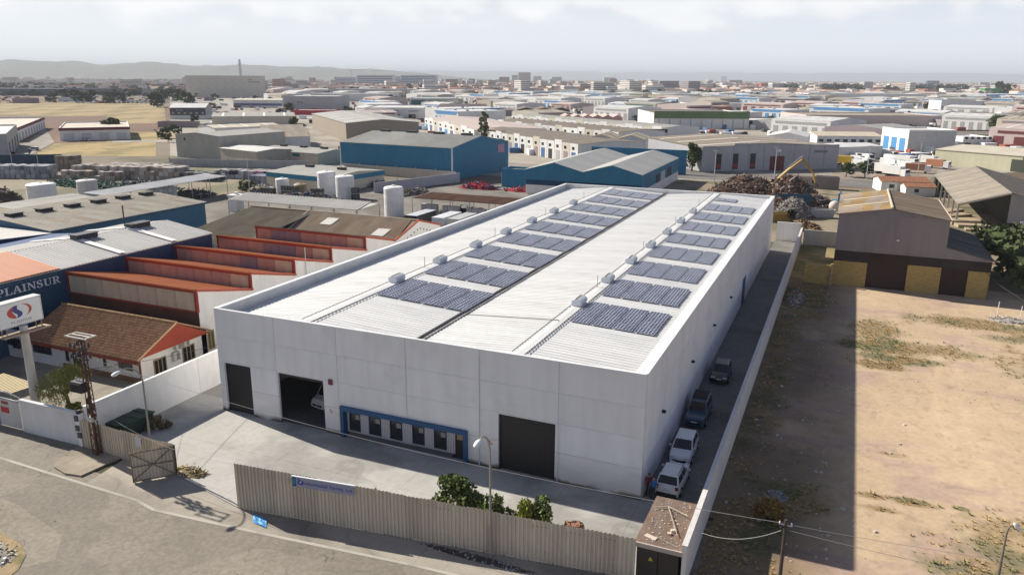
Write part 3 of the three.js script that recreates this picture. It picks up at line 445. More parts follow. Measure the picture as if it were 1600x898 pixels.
// ---------------------------------------------------------------- foliage
const leafM = c => { const m = mat(c, { r: 0.95 }); return m; };
function crownGeo(seed, n, R, H, y0, leaf, clumps = 14, flat = 1, droop = 0) {   // leaves gathered in clumps through an uneven volume
  const r = RNG(seed), cl = []; for (let i = 0; i < clumps; i++) { const a = r() * 6.283, k = Math.sqrt(r()), y = r(); const rad = R * k * (0.55 + 0.45 * Math.sin(Math.PI * clamp(y * 0.85 + 0.12))); cl.push([Math.cos(a) * rad * 0.8, y0 + H * (0.1 + 0.8 * y), Math.sin(a) * rad * 0.8, R * (0.26 + 0.28 * r())]); }
  const mb = new MB(), col = [];
  for (let i = 0; i < n; i++) {
    const c = cl[Math.floor(r() * clumps)], th = r() * 6.283, ph = Math.acos(2 * r() - 1), q = c[3] * Math.cbrt(0.15 + 0.85 * r());
    const x = c[0] + q * Math.sin(ph) * Math.cos(th), y = c[1] + q * Math.cos(ph) * 0.8 * flat, z = c[2] + q * Math.sin(ph) * Math.sin(th), s = leaf * (0.6 + 0.8 * r());
    const v = new THREE.Vector3(r() - 0.5, r() - 0.5 - droop, r() - 0.5).normalize(), u = new THREE.Vector3(r() - 0.5, r() - 0.2, r() - 0.5).cross(v).normalize(), k = droop ? 2.2 : 1;
    const P = (a, b) => [x + v.x * a * s * k + u.x * b * s / k, y + v.y * a * s * k + u.y * b * s / k, z + v.z * a * s * k + u.z * b * s / k];
    mb.tri(P(-1, 0), P(0, -0.6), P(1, 0), [0, 0], [1, 0], [1, 1]); mb.tri(P(-1, 0), P(1, 0), P(0, 0.6), [0, 0], [1, 1], [0, 1]);
    const t = 0.62 + 0.76 * r(), w = r() < 0.12 ? 1.25 : 1; for (let j = 0; j < 6; j++) col.push(t * w, t, t * 0.9);
  }
  const g = mb.geo(); g.setAttribute('color', new THREE.Float32BufferAttribute(col, 3)); return { g, cl };
}
function vcm(c) { const m = leafM(c); m.vertexColors = true; return m; }
function makeTree(seed, o) {   // unplaced: returns a function that adds one under a label
  const { g, cl } = crownGeo(seed, o.n, o.R, o.H, o.y0, o.leaf, o.clumps, o.flat ?? 1, o.droop ?? 0), tm = new MB(), r = RNG(seed + 5); tm.bar([0, -0.05, 0], [0.1 * o.R, o.y0 + o.H * 0.25, 0.05 * o.R], o.tr, o.tr * 0.6, 7);
  for (const c of cl.slice(0, 7)) tm.bar([0.07 * o.R, o.y0 + o.H * (0.02 + 0.15 * r()), 0.03 * o.R], [c[0] * 0.9, c[1], c[2] * 0.9], o.tr * 0.4, o.tr * 0.12, 5);
  const tg = tm.geo(), cm = vcm(o.c), wm = M.wood;
  return (name, label, cat, [x, z], s = 1, ry = 0, group, sy = s) => { const t = thing(name, label, cat, [x, 0, z], ry, group); part('trunk', tg, wm, t); part('crown', g, cm, t); t.scale.set(s, sy, s); return t; };
}
const treeA = makeTree(11, { n: 2600, R: 2.6, H: 5, y0: 1.6, leaf: 0.20, clumps: 22, tr: 0.22, c: [0.075, 0.10, 0.032] });
const treeB = makeTree(23, { n: 700, R: 2.8, H: 4.2, y0: 1.2, leaf: 0.42, clumps: 16, tr: 0.22, c: [0.06, 0.085, 0.03] });
const treeC = makeTree(31, { n: 300, R: 3.2, H: 4.6, y0: 0.8, leaf: 0.7, clumps: 12, tr: 0.25, c: [0.05, 0.07, 0.028] });
const bushA = makeTree(47, { n: 1500, R: 1.1, H: 1.5, y0: 0.1, leaf: 0.14, clumps: 12, tr: 0.05, c: [0.13, 0.16, 0.035] });


// ---------------------------------------------------------------- the neighbour on the left: office, sawtooth works, blue halls
M.redTrim = mat([0.30, 0.035, 0.02], { r: 0.7 });
M.terra = mat([0.58, 0.165, 0.045], { map: T.metal, r: 0.85 });
M.orange = mat([0.60, 0.20, 0.075], { map: T.metal, r: 0.7 });
M.brownTile = mat([0.44, 0.25, 0.135], { map: T.tiles, r: 0.95 });
M.fibro = mat([0.30, 0.235, 0.17], { map: T.rustRoof, r: 1 });
M.navy = mat([0.016, 0.06, 0.17], { map: T.metal, b: B.c33, bs: 0.03, r: 0.6 });
M.tealDark = mat([0.012, 0.075, 0.13], { map: T.metal, b: B.c33, bs: 0.03, r: 0.6 });
M.blueWall = mat([0.012, 0.125, 0.245], { map: T.metal, b: B.c33, bs: 0.03, r: 0.6 });
M.greyRoof = mat([0.42, 0.43, 0.42], { map: T.metal, b: B.c50, bs: 0.04, r: 0.7 });
M.paleRoof = mat([0.58, 0.57, 0.55], { map: T.metal, b: B.c50, bs: 0.04, r: 0.7 });
M.beigeRoof = mat([0.46, 0.43, 0.37], { map: T.rustRoof, b: B.c33, bs: 0.03, r: 0.85 });
M.glaze = mat([0.52, 0.44, 0.36], { map: T.rustRoof, r: 0.8 });
M.paleRoofN = mat([0.58, 0.57, 0.55], { map: T.metal, r: 0.65 });
M.beigeRoofN = mat([0.46, 0.43, 0.37], { map: T.rustRoof, r: 0.85 });
M.whiteWall = mat([0.87, 0.855, 0.82], { map: T.plaster, r: 0.9 });
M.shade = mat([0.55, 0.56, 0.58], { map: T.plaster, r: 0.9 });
sheet('works_yard', [[-43.1, 10.2], [-43.1, -1.5], [-49.9, -1.5], [-120, -1.5], [-120, 10.2]], 0.004, mat([0.36, 0.325, 0.27], { map: T.concrete, r: 0.95 }));
// white boundary walls
{
  const wallRun = (label, pts, h, th, m, cap) => { const t = thing('boundary_wall', label, 'wall', [pts[0][0], 0, pts[0][1]]); for (let i = 0; i < pts.length - 1; i++) { const a = pts[i], b = pts[i + 1], L = Math.hypot(b[0] - a[0], b[1] - a[1]), n = Math.max(1, Math.round(L / 6)), ry = Math.atan2(-(b[1] - a[1]), b[0] - a[0]); for (let k = 0; k < n; k++) { const mb = new MB(), f = (k + 0.5) / n; mb.box(mix(a[0], b[0], f) - pts[0][0], 0, mix(a[1], b[1], f) - pts[0][1], L / n - 0.025, h, th, ry); mb.build('wall_panel', m, t); } const c = new MB(); c.box((a[0] + b[0]) / 2 - pts[0][0], h, (a[1] + b[1]) / 2 - pts[0][1], L, 0.07, th + 0.08, ry); c.build('coping', cap ?? m, t); } return t; };
  wallRun('tall smooth white wall between the works and the concrete yard', [[-43.05, 9.9], [-43.2, -62]], 3.4, 0.2, M.white);
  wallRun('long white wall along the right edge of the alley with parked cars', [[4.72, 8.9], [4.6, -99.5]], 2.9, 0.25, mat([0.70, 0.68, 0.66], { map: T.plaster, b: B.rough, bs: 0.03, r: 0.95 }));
  wallRun('white wall closing the far end of the alley', [[0.1, -101.2], [4.4, -101.2]], 3.4, 0.22, M.white);
  wallRun('bare grey-white wall behind the far end of the empty lot', [[5.0, -99], [11.4, -99]], 2.7, 0.22, mat([0.62, 0.59, 0.54], { map: T.plaster, r: 1 }));
  wallRun('rendered white street wall of the works beside the corrugated fence', [[-43.6, 10.05], [-50.3, 10.15]], 2.85, 0.25, mat([0.72, 0.73, 0.74], { map: T.plaster, b: B.rough, bs: 0.03, r: 0.95 }));
  const g = thing('sliding_gate', 'white painted metal gate with a red notice in the street wall', 'gate', [-54.6, 0, 10.15]); const mb = new MB(); mb.box(0, 0.1, 0, 8.3, 2.5, 0.08); mb.build('gate_leaf', mat([0.62, 0.63, 0.63], { map: T.metal, r: 0.6 }), g);
  const f = new MB(); for (const x of [-4.1, -1.4, 1.3, 4.1]) f.box(x, 0.02, 0.08, 0.1, 2.75, 0.08); f.box(0, 2.6, 0.06, 8.3, 0.08, 0.12); f.build('gate_frame', M.steel, g);
  const s = new MB(); s.box(2.2, 1.35, 0.07, 0.95, 0.5, 0.04); s.build('notice', mat([0.45, 0.03, 0.03], { r: 0.6 }), g); const s2 = new MB(); s2.box(2.3, 2.15, 0.06, 0.8, 0.22, 0.03); s2.build('plate', mat([0.3, 0.05, 0.05]), g);
  const w = new MB(); w.path([[-50.4, 2.95, 10.1], [-52, 3.25, 10.1], [-54, 3.05, 10.1], [-56, 3.3, 10.1], [-59, 3.05, 10.1]], 0.05); solo('razor_wire', 'dark coil of wire lying along the top of the white street wall', 'wire', w, M.steel);
}
// office with the tiled roof
{
  const t = thing('office_building', 'low white office with brown tiled roof and red gable', 'office', [-49.8, 0, -5.78]), L = 15.6, D = 8.66, h = 2.95, apex = 4.98;
  const w = new MB(); w.quad([-L, 0, D / 2], [0, 0, D / 2], [0, h, D / 2], [-L, h, D / 2]); w.build('wall', mat([0.72, 0.72, 0.72], { map: T.plaster, b: B.rough, bs: 0.02, r: 0.9 }), t);
  const w2 = new MB(); w2.quad([0, 0, D / 2], [0, 0, -D / 2], [0, h, -D / 2], [0, h, D / 2]); w2.build('wall', M.whiteWall, t); const w3 = new MB(); w3.quad([-L, 0, -D / 2], [-L, 0, D / 2], [-L, h, D / 2], [-L, h, -D / 2]); w3.tri([-L, h, -D / 2], [-L, h, D / 2], [-L, apex, 0], [0, 0], [1, 0], [0.5, 1]); w3.build('wall', M.whiteWall, t);
  const gb = new MB(); gb.poly([[0.5, 0], [0.62, 0]], 0, 0); const gg = new MB(); gg.tri([0.62, h - 0.15, D / 2 + 0.35], [0.62, h - 0.15, -D / 2 + 0.1], [0.62, apex - 0.02, 0], [0, 0], [8, 0], [4, 2]); gg.quad([0, h - 0.15, D / 2 + 0.35], [0.62, h - 0.15, D / 2 + 0.35], [0.62, h - 0.15, -D / 2], [0, h - 0.15, -D / 2]); gg.build('red_gable', mat([0.46, 0.075, 0.035], { map: T.mottle, r: 0.8 }), t);
  const e = 0.75, k = (apex - h) / (D / 2), ye = h - e * k + 0.06;
  slab(t, 'tiled_roof', [-L - 0.3, ye, D / 2 + e], [0.7, ye, D / 2 + e], [0.7, apex + 0.06, 0], [-L - 0.3, apex + 0.06, 0], M.brownTile, [0.26, 0.07, wave]);
  slab(t, 'tiled_roof', [0.7, h + 0.06, -D / 2], [-L - 0.3, h + 0.06, -D / 2], [-L - 0.3, apex + 0.06, 0], [0.7, apex + 0.06, 0], M.brownTile, [0.26, 0.07, wave]);
  const rc = new MB(); rc.bar([-L - 0.3, apex + 0.12, 0], [0.72, apex + 0.12, 0], 0.13); rc.build('ridge_tiles', mat([0.50, 0.33, 0.17], { map: T.tiles, r: 0.95 }), t);
  const vg = new MB(); vg.bar([0.68, ye + 0.08, D / 2 + e], [0.68, apex + 0.12, 0], 0.09); vg.bar([0.68, apex + 0.12, 0], [0.68, h + 0.12, -D / 2], 0.07); vg.build('verge_tiles', mat([0.52, 0.30, 0.17], { r: 0.95 }), t);
  const fs = new MB(); fs.box(-L / 2 + 0.2, ye - 0.36, D / 2 + e - 0.05, L + 0.9, 0.32, 0.14); fs.build('fascia', mat([0.22, 0.035, 0.02], { r: 0.8 }), t);
  const dp = new MB(); dp.box(0.02, 0, D / 2 + 0.06, 0.14, h - 0.1, 0.14); dp.build('downpipe', mat([0.14, 0.04, 0.03]), t);
  const dado = new MB(); dado.box(-5.5, 0, D / 2 + 0.02, 10.8, 0.55, 0.08); dado.build('plinth', mat([0.24, 0.13, 0.08], { map: T.mottle }), t);
  const F = [[-L, D / 2], [1, 0], [0, 1]], at = (p, q) => { const x = p[0] + 49.8 + L, x2 = q[0] + 49.8 + L; return { x, y: q[1], w: x2 - x, h: p[1] - q[1] }; };
  opening(t, F, { k: 'window', fm: M.dark, n: 2, ...at([-68.2,2.07], [-67.14,1.08]) });
  opening(t, F, { k: 'window', fm: M.dark, n: 3, ...at([-65.02,2.1], [-62.26,1.1]) });
  opening(t, F, { k: 'window', fm: M.steel, ...at([-60.21,2.1], [-59.59,0.81]) });
  opening(t, F, { k: 'door', ...at([-59.12,2.19], [-57.84,-0.16]), m: M.dark });
  opening(t, F, { k: 'window', fm: M.steel, ...at([-54.84,2.15], [-54.33,1.08]) });
  opening(t, F, { k: 'window', fm: M.rust, n: 3, ...at([-52.74,2.13], [-50.85,1.16]) });
  const G = [[0, D / 2], [0, -1], [1, 0]], at2 = (p, q) => ({ x: -(p[1] + 5.78) + D / 2, y: q[0], w: p[1] - q[1], h: p[0] - q[0] }), shut = mat([0.34, 0.25, 0.15], { map: T.mottle, r: 0.9 });
  opening(t, G, { k: 'window', fm: shut, n: 3, b: 0.13, ...at2([1.93,-2.97], [0.29,-4.57]) }); opening(t, G, { k: 'window', fm: shut, n: 3, b: 0.13, ...at2([2.08,-6.64], [0.39,-8.32]) });
  const cond = (p, q, lab) => { const a = at2(p, q), u = onFace(t, G, a.x, a.y, a.w, a.h, 0.05, 0.4, mat([0.55, 0.54, 0.50], { r: 0.6 }), 'air_conditioner'); onFace(t, G, a.x + a.w * 0.4, a.y + 0.08, a.w * 0.5, a.h - 0.16, 0.455, 0.02, mat([0.22, 0.21, 0.2]), 'fan_grille', u); };
  cond([3.03,-5.6], [2.18,-6.32]); cond([2.96,-6.68], [2.2,-7.34]); cond([1.99,-5.21], [1.11,-6]);
  const br = new MB(); for (const x of [-13, -10, -7.5, -4.6, -1.2]) br.box(x, h - 0.75, D / 2 + 0.4, 0.09, 0.3, 0.7); br.build('bracket', M.rust, t); stuff(t.children[t.children.length - 1]);
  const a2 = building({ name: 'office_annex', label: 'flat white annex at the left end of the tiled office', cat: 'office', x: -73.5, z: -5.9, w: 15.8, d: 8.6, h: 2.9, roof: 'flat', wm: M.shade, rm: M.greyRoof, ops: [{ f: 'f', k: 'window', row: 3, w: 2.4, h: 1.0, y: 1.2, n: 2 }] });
}
// sawtooth works
{
  const t = thing('sawtooth_factory', 'white sawtooth factory with five orange-red roof teeth', 'factory', [-49.8, 0, 0]), X0 = -19.3, zs = [-9.4, -17.5, -25.15, -32.65, -40.55, -48.1], lo = [5.05, 5.47, 5.45, 5.48, 5.45, 5.44], hi = 7.42;
  const w = new MB(); const P = (z, y) => [0, y, z]; for (let i = 0; i < 5; i++) w.quad(P(zs[i], 0), P(zs[i + 1], 0), P(zs[i + 1], lo[i + 1]), P(zs[i], hi), [-zs[i], 0]); w.build('wall', mat([0.88, 0.86, 0.82], { map: T.plaster, r: 0.9 }), t);
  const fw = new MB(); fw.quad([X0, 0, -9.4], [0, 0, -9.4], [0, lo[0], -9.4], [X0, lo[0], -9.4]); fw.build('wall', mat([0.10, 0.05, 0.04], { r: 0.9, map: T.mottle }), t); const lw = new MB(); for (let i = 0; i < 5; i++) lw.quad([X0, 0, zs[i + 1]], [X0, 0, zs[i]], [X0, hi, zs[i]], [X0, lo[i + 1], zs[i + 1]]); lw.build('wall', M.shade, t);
  const gm = [mat([0.60, 0.53, 0.43], { map: T.rustRoof, r: 0.8 }), mat([0.50, 0.36, 0.34], { map: T.rustRoof, r: 0.8 }), mat([0.48, 0.34, 0.33], { map: T.rustRoof, r: 0.8 })];
  for (let i = 0; i < 5; i++) {
    const z = zs[i], y0 = lo[i] + (i ? 0.02 : 0), r = RNG(40 + i); let x = X0 + 0.15; // glazing in sheets, some of another tint
    const n = 7, ww = (-0.35 - x) / n; for (let k = 0; k < n; k++) { const g = new MB(); g.ribbed([x + k * ww, y0 + 0.12, z + 0.02], [ww - 0.02, 0, 0], [0, hi - y0 - 0.34, 0], [0, 0, 1], 0.24, 0.05, wave); g.build('glazing_sheet', i === 0 || k === n - 1 ? gm[0] : r() < 0.2 ? mat([0.28, 0.26, 0.36], { map: T.rustRoof }) : gm[1 + (k % 2)], t); }
    const fr = new MB(); fr.box(X0 / 2, hi - 0.24, z + 0.1, -X0 + 0.1, 0.34, 0.22); fr.box(-0.1, y0, z + 0.06, 0.32, hi - y0 - 0.2, 0.26); fr.box(X0 + 0.1, y0, z + 0.06, 0.2, hi - y0 - 0.2, 0.2); fr.box(X0 / 2, y0 - 0.02, z + 0.06, -X0 - 0.5, 0.14, 0.16); fr.build('red_trim', mat([0.24, 0.03, 0.018], { r: 0.8 }), t);
    if (i === 0) for (const x of []) x;
    slab(t, 'tooth_roof', [0.12, lo[i + 1] + 0.1, zs[i + 1] + 0.04], [X0, lo[i + 1] + 0.1, zs[i + 1] + 0.04], [X0, hi + 0.12, z + 0.22], [0.12, hi + 0.12, z + 0.22], i < 4 ? M.terra : M.fibro, [0.32, 0.07, wave]);
    const vg = new MB(); const a = [0.1, hi + 0.1, z + 0.2], b = [0.1, lo[i + 1] + 0.12, zs[i + 1]]; vg.bar(a, b, 0.16, 0.16, 5); vg.build('verge_trim', mat([0.42, 0.09, 0.05], { r: 0.8 }), t);
  }
  const F = [[0, 0], [0, -1], [1, 0]]; { const p = [2.74,-10.16], q = [0.6,-11.18]; opening(t, F, { k: 'window', n: 2, b: 0.12, fm: mat([0.40, 0.33, 0.2]), m: mat([0.12, 0.10, 0.05], { r: 0.4 }), x: -p[1], y: q[0] - 0.0, w: p[1] - q[1], h: p[0] - q[0] }); }
  const k = thing('gabled_factory', 'white gabled factory bay with brown fibre-cement roof behind the red teeth', 'factory', [-49.8, 0, -55.2]);
  const kw = new MB(); kw.quad([0, 0, 7.1], [0, 0, 0], [0, 7.28, 0], [0, 5.42, 7.1]); kw.quad([0, 0, 0], [0, 0, -7.1], [0, 5.42, -7.1], [0, 7.28, 0]); kw.build('wall', mat([0.88, 0.86, 0.82], { map: T.plaster, r: 0.9 }), k);
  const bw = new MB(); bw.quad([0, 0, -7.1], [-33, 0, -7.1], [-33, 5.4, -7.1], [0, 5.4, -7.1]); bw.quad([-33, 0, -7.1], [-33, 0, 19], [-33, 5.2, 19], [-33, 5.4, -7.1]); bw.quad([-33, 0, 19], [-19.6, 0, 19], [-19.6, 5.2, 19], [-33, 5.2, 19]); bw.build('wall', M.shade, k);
  slab(k, 'fibre_roof', [-19.6, 5.5, 7.15], [0.15, 5.5, 7.15], [0.15, 7.4, 0], [-20.9, 7.4, 0], M.fibro, [0.34, 0.07, wave]); slab(k, 'fibre_roof', [0.15, 5.5, -7.2], [-33.2, 5.5, -7.2], [-33.2, 7.4, 0], [0.15, 7.4, 0], M.fibro, [0.34, 0.07, wave]);
  slab(k, 'fibre_roof', [-33.2, 4.9, 19], [-19.7, 4.9, 19], [-20.95, 7.25, 0], [-33.2, 7.25, 0], mat([0.27, 0.235, 0.17], { map: T.rustRoof, r: 1 }), [0.34, 0.07, wave]);
  const v = new MB(); v.bar([0.12, 7.42, 0], [0.12, 5.5, 7.2], 0.15); v.bar([0.12, 7.42, 0], [0.12, 5.5, -7.2], 0.15); v.build('verge_trim', mat([0.42, 0.09, 0.05], { r: 0.8 }), k); const v2 = new MB(); v2.bar([-19.65, 5.55, 7.2], [-20.95, 7.45, 0], 0.14); v2.bar([-33, 7.45, 0], [0, 7.45, 0], 0.12); v2.build('ridge_capping', mat([0.45, 0.38, 0.29]), k);
  for (const [x, z] of [[-14.5, 3.2], [-3.6, 5.2]]) { const s = new MB(), y = q => 7.55 - q * 0.268; s.quad([x - 1.1, y(z + 1.2), z + 1.2], [x + 1.1, y(z + 1.2), z + 1.2], [x + 1.1, y(z - 1.2), z - 1.2], [x - 1.1, y(z - 1.2), z - 1.2]); s.build('skylight', mat([0.60, 0.58, 0.54], { map: T.mottle, r: 0.6 }), k); }
  const gl = new MB(); for (let i = 0; i < 9; i++) gl.box(0.06, 6.0 - 0.0, -3 - i * 0, 0, 0, 0); const lg = textTex([{ t: '@ A T T Y M A', x: 256, y: 34, c: '#a02a24', font: 'bold 44px sans-serif' }], 512, 64, '#cfc9bf'); board(k, [[0, 7.1], [0, -1], [1, 0]], 1.2, 4.35, 5.6, 0.62, lg, 'wall_lettering', 0.02);
  for (let i = 0; i < 12; i++) { const s = new MB(); s.box(0.03, 4.55 + Math.min(i, 11 - i) * 0.27, 5.4 - i * 1.0, 0.08, 0.22, 0.14); s.build('vent_hole', M.dark, k); }
  const pipe = new MB(); pipe.bar([0.3, 3.9, -26], [0.3, 3.9, -34.5], 0.16); pipe.bar([0.3, 3.9, -35.6], [0.3, 3.9, -39], 0.16); pipe.build('wall_pipe', mat([0.28, 0.22, 0.17]), t); const ae = new MB(); ae.bar([0.2, 4.5, -27], [0.2, 8.6, -27], 0.05); ae.build('aerial', M.steel, t);
}
// big halls of the works
{
  const b = building({ label: 'long hall with white roof, orange front end and big white lettering on dark blue cladding', name: 'blue_clad_hall', cat: 'warehouse', A: [-69.25, 14], B: [-69.25, -31.7], C: [-85.6, -10], h: 7.9, rise: 1.15, wm: mat([0.014, 0.075, 0.155], { map: T.metal, b: B.c33, bs: 0.04, r: 0.6 }), rm: M.paleRoofN, rib: [0.45, 0.06], ov: 0.2 });
  const { t, w, d } = b; // orange sheeting over the street end (local -x is the street end or the far end, depending on the front)
  const s = Math.cos(t.rotation.y) * 0 + (Math.sin(t.rotation.y) > 0 ? -1 : 1), xe = s * w / 2, L = 22.6, k = 1.15 / (d / 2);
  for (const q of [1, -1]) slab(t, 'orange_roof', [xe + s * 0.22, 7.9 + 0.14, q * (d / 2 + 0.22)], [xe - s * L, 7.9 + 0.14, q * (d / 2 + 0.22)], [xe - s * L, 7.9 + 1.31, 0], [xe + s * 0.22, 7.9 + 1.31, 0], M.orange, [0.36, 0.07, wave], 0.06);
  const nb = new MB(); nb.box(xe - s * (L + (w - L) / 2), 0, d / 2 + 0.03, w - L, 7.75, 0.1); nb.build('navy_cladding', M.navy, t);
  for (const [f] of [[0.37], [0.72]]) { const x = xe - s * (L + (w - L) * f), mb = new MB(); mb.quad([x - 0.45, 8.13, d / 2], [x + 0.45, 8.13, d / 2], [x + 0.45, 9.24, 0.2], [x - 0.45, 9.24, 0.2]); mb.quad([x + 0.45, 8.13, -d / 2], [x - 0.45, 8.13, -d / 2], [x - 0.45, 9.24, -0.2], [x + 0.45, 9.24, -0.2]); mb.build('skylight', mat([0.85, 0.85, 0.83], { r: 0.5 }), t); }
  for (const f of [0.42, 0.78]) { const x = xe - s * (L + (w - L) * f), mb = new MB(); mb.box(x, 9.05, 0.3, 3.0, 0.6, 1.3); mb.box(x, 9.6, 0.3, 3.2, 0.1, 1.6); for (let i = 0; i < 7; i++) mb.box(x - 1.3 + i * 0.43, 9.2, 1.0, 0.09, 0.4, 0.1); mb.build('ridge_vent', mat([0.05, 0.055, 0.07], { r: 0.7 }), t); }
  const vt = new MB(); vt.bar([xe - s * (L + (w - L) * 0.75), 8.9, -1.4], [xe - s * (L + (w - L) * 0.75), 12, -1.4], 0.09); vt.build('flue', M.dark, t);
  // letters stand on the wall that faces the yard
  const lt = textTex([{ t: 'PLAINSUR', x: 512, y: 72, c: '#ccd2d6', font: 'bold 124px serif', sx: 1.5 }], 1024, 140, '#14405e'), F = [[-w / 2, d / 2], [1, 0], [0, 1]];
  const a0 = (xe > 0 ? w - 23.7 : 23.7); const x1 = w - 0, px = s > 0 ? null : null;
  const zA = -1.05, zB = -8.7, toX = z => Math.abs(z - t.position.z) < 999 ? new THREE.Vector3(-69.25, 0, z).sub(t.position).applyAxisAngle(new THREE.Vector3(0, 1, 0), -t.rotation.y).x : 0, xa = toX(zA) + w / 2, xb = toX(zB) + w / 2;
  board(t, F, Math.min(xa, xb), 6.2, Math.abs(xa - xb), 1.3, lt, 'lettering', 0.03);
  building({ label: 'long hall with beige corrugated roof, six dark ridge vents and blue side', name: 'beige_roofed_hall', cat: 'warehouse', A: [-97.6, -28.6], B: [-97.4, -59.2], C: [-121, -40], h: 6.5, rise: 0.95, wm: M.blueWall, rm: M.beigeRoofN, rib: [0.5, 0.06], vents: 6, vw: 2.1, ov: 0.3, fascia: { h: 0.3, m: M.tealDark } });
  building({ label: 'low blue-roofed shed in front of the beige-roofed hall', name: 'blue_roofed_shed', cat: 'shed', A: [-86.4, -12], B: [-97, -12], C: [-97, -28.2], h: 6.1, rise: 0.5, roof: 'gableZ', wm: M.navy, rm: mat([0.045, 0.10, 0.24], { map: T.metal, b: B.c50, bs: 0.04 }), rm2: M.paleRoof });
  building({ label: 'pale-roofed shed at the left edge beside the blue-roofed shed', name: 'pale_shed', cat: 'shed', A: [-97.2, -10], B: [-123, -10], C: [-123, -28.3], h: 6.2, rise: 0.6, roof: 'gable', wm: M.navy, rm: M.paleRoof });
}
// roadside billboard on its post
{
  const t = thing('billboard', 'white company billboard with red and blue emblem on a tall post', 'billboard', [-53.59, 0, 6.7]);
  const p = new MB(); p.bar([0, -0.1, 0], [0, 7.9, 0], 0.40, 0.33, 12); p.build('post', mat([0.62, 0.60, 0.56], { map: T.mottle, r: 0.8 }), t);
  const b = new MB(); b.box(-0.2, 7.98, 0, 0.14, 2.12, 3.96); b.box(-0.85, 7.98, 0, 0.14, 2.12, 3.96); b.box(-0.55, 10.1, 0, 0.95, 0.06, 4.06); const bb = b.build('board', mat([0.55, 0.56, 0.57]), t);
  const lg = textTex([{ t: 'PLAINSUR', x: 256, y: 232, c: '#3b4259', font: '38px serif', sx: 1.35 }], 512, 276, '#dcdcda', x => {
    const sc = (f, col) => { x.fillStyle = col; x.beginPath(); f(); x.fill(); };
    sc(() => { x.moveTo(205, 40); x.bezierCurveTo(70, 60, 70, 170, 200, 190); x.bezierCurveTo(225, 170, 150, 130, 175, 90); x.bezierCurveTo(182, 65, 195, 50, 205, 40); }, '#b3382e');
    sc(() => { x.moveTo(205, 40); x.bezierCurveTo(150, 60, 165, 110, 200, 130); x.bezierCurveTo(235, 150, 225, 180, 200, 190); x.bezierCurveTo(290, 190, 300, 140, 265, 115); x.bezierCurveTo(225, 90, 215, 70, 240, 42); }, '#2a2f7e');
    sc(() => { x.moveTo(275, 36); x.bezierCurveTo(420, 40, 440, 150, 325, 182); x.bezierCurveTo(390, 130, 375, 60, 275, 36); }, '#b3382e');
  });
  const pr = new MB(), P = (z, y) => [-0.122, y, z]; pr.tri(P(1.93, 8.0), P(-1.93, 8.0), P(-1.93, 10.06), [0, 0], [1, 0], [1, 1]); pr.tri(P(1.93, 8.0), P(-1.93, 10.06), P(1.93, 10.06), [0, 0], [1, 1], [0, 1]); pr.build('print', new THREE.MeshStandardMaterial({ map: lg, roughness: 0.5 }), bb);
  const f = new MB(); f.box(-0.13, 10.02, 0, 0.06, 0.08, 4.0); for (const z of [-1.97, 1.97]) f.box(-0.13, 7.98, z, 0.06, 2.1, 0.07); f.box(-0.13, 7.95, 0, 0.06, 0.07, 4.0); f.build('frame', M.steel, bb);
  const c = new MB(); c.box(0.1, 7.32, 0, 1.0, 0.07, 4.3); c.box(0.55, 7.28, 0, 0.08, 0.14, 4.3); for (const z of [-1.8, -1.3, -0.15, 0.15, 1.4, 1.8]) { c.bar([-0.2, 7.35, z], [-0.2, 8.0, z], 0.05); } c.build('catwalk', mat([0.45, 0.34, 0.24], { map: T.mottle, r: 0.9 }), t);
}

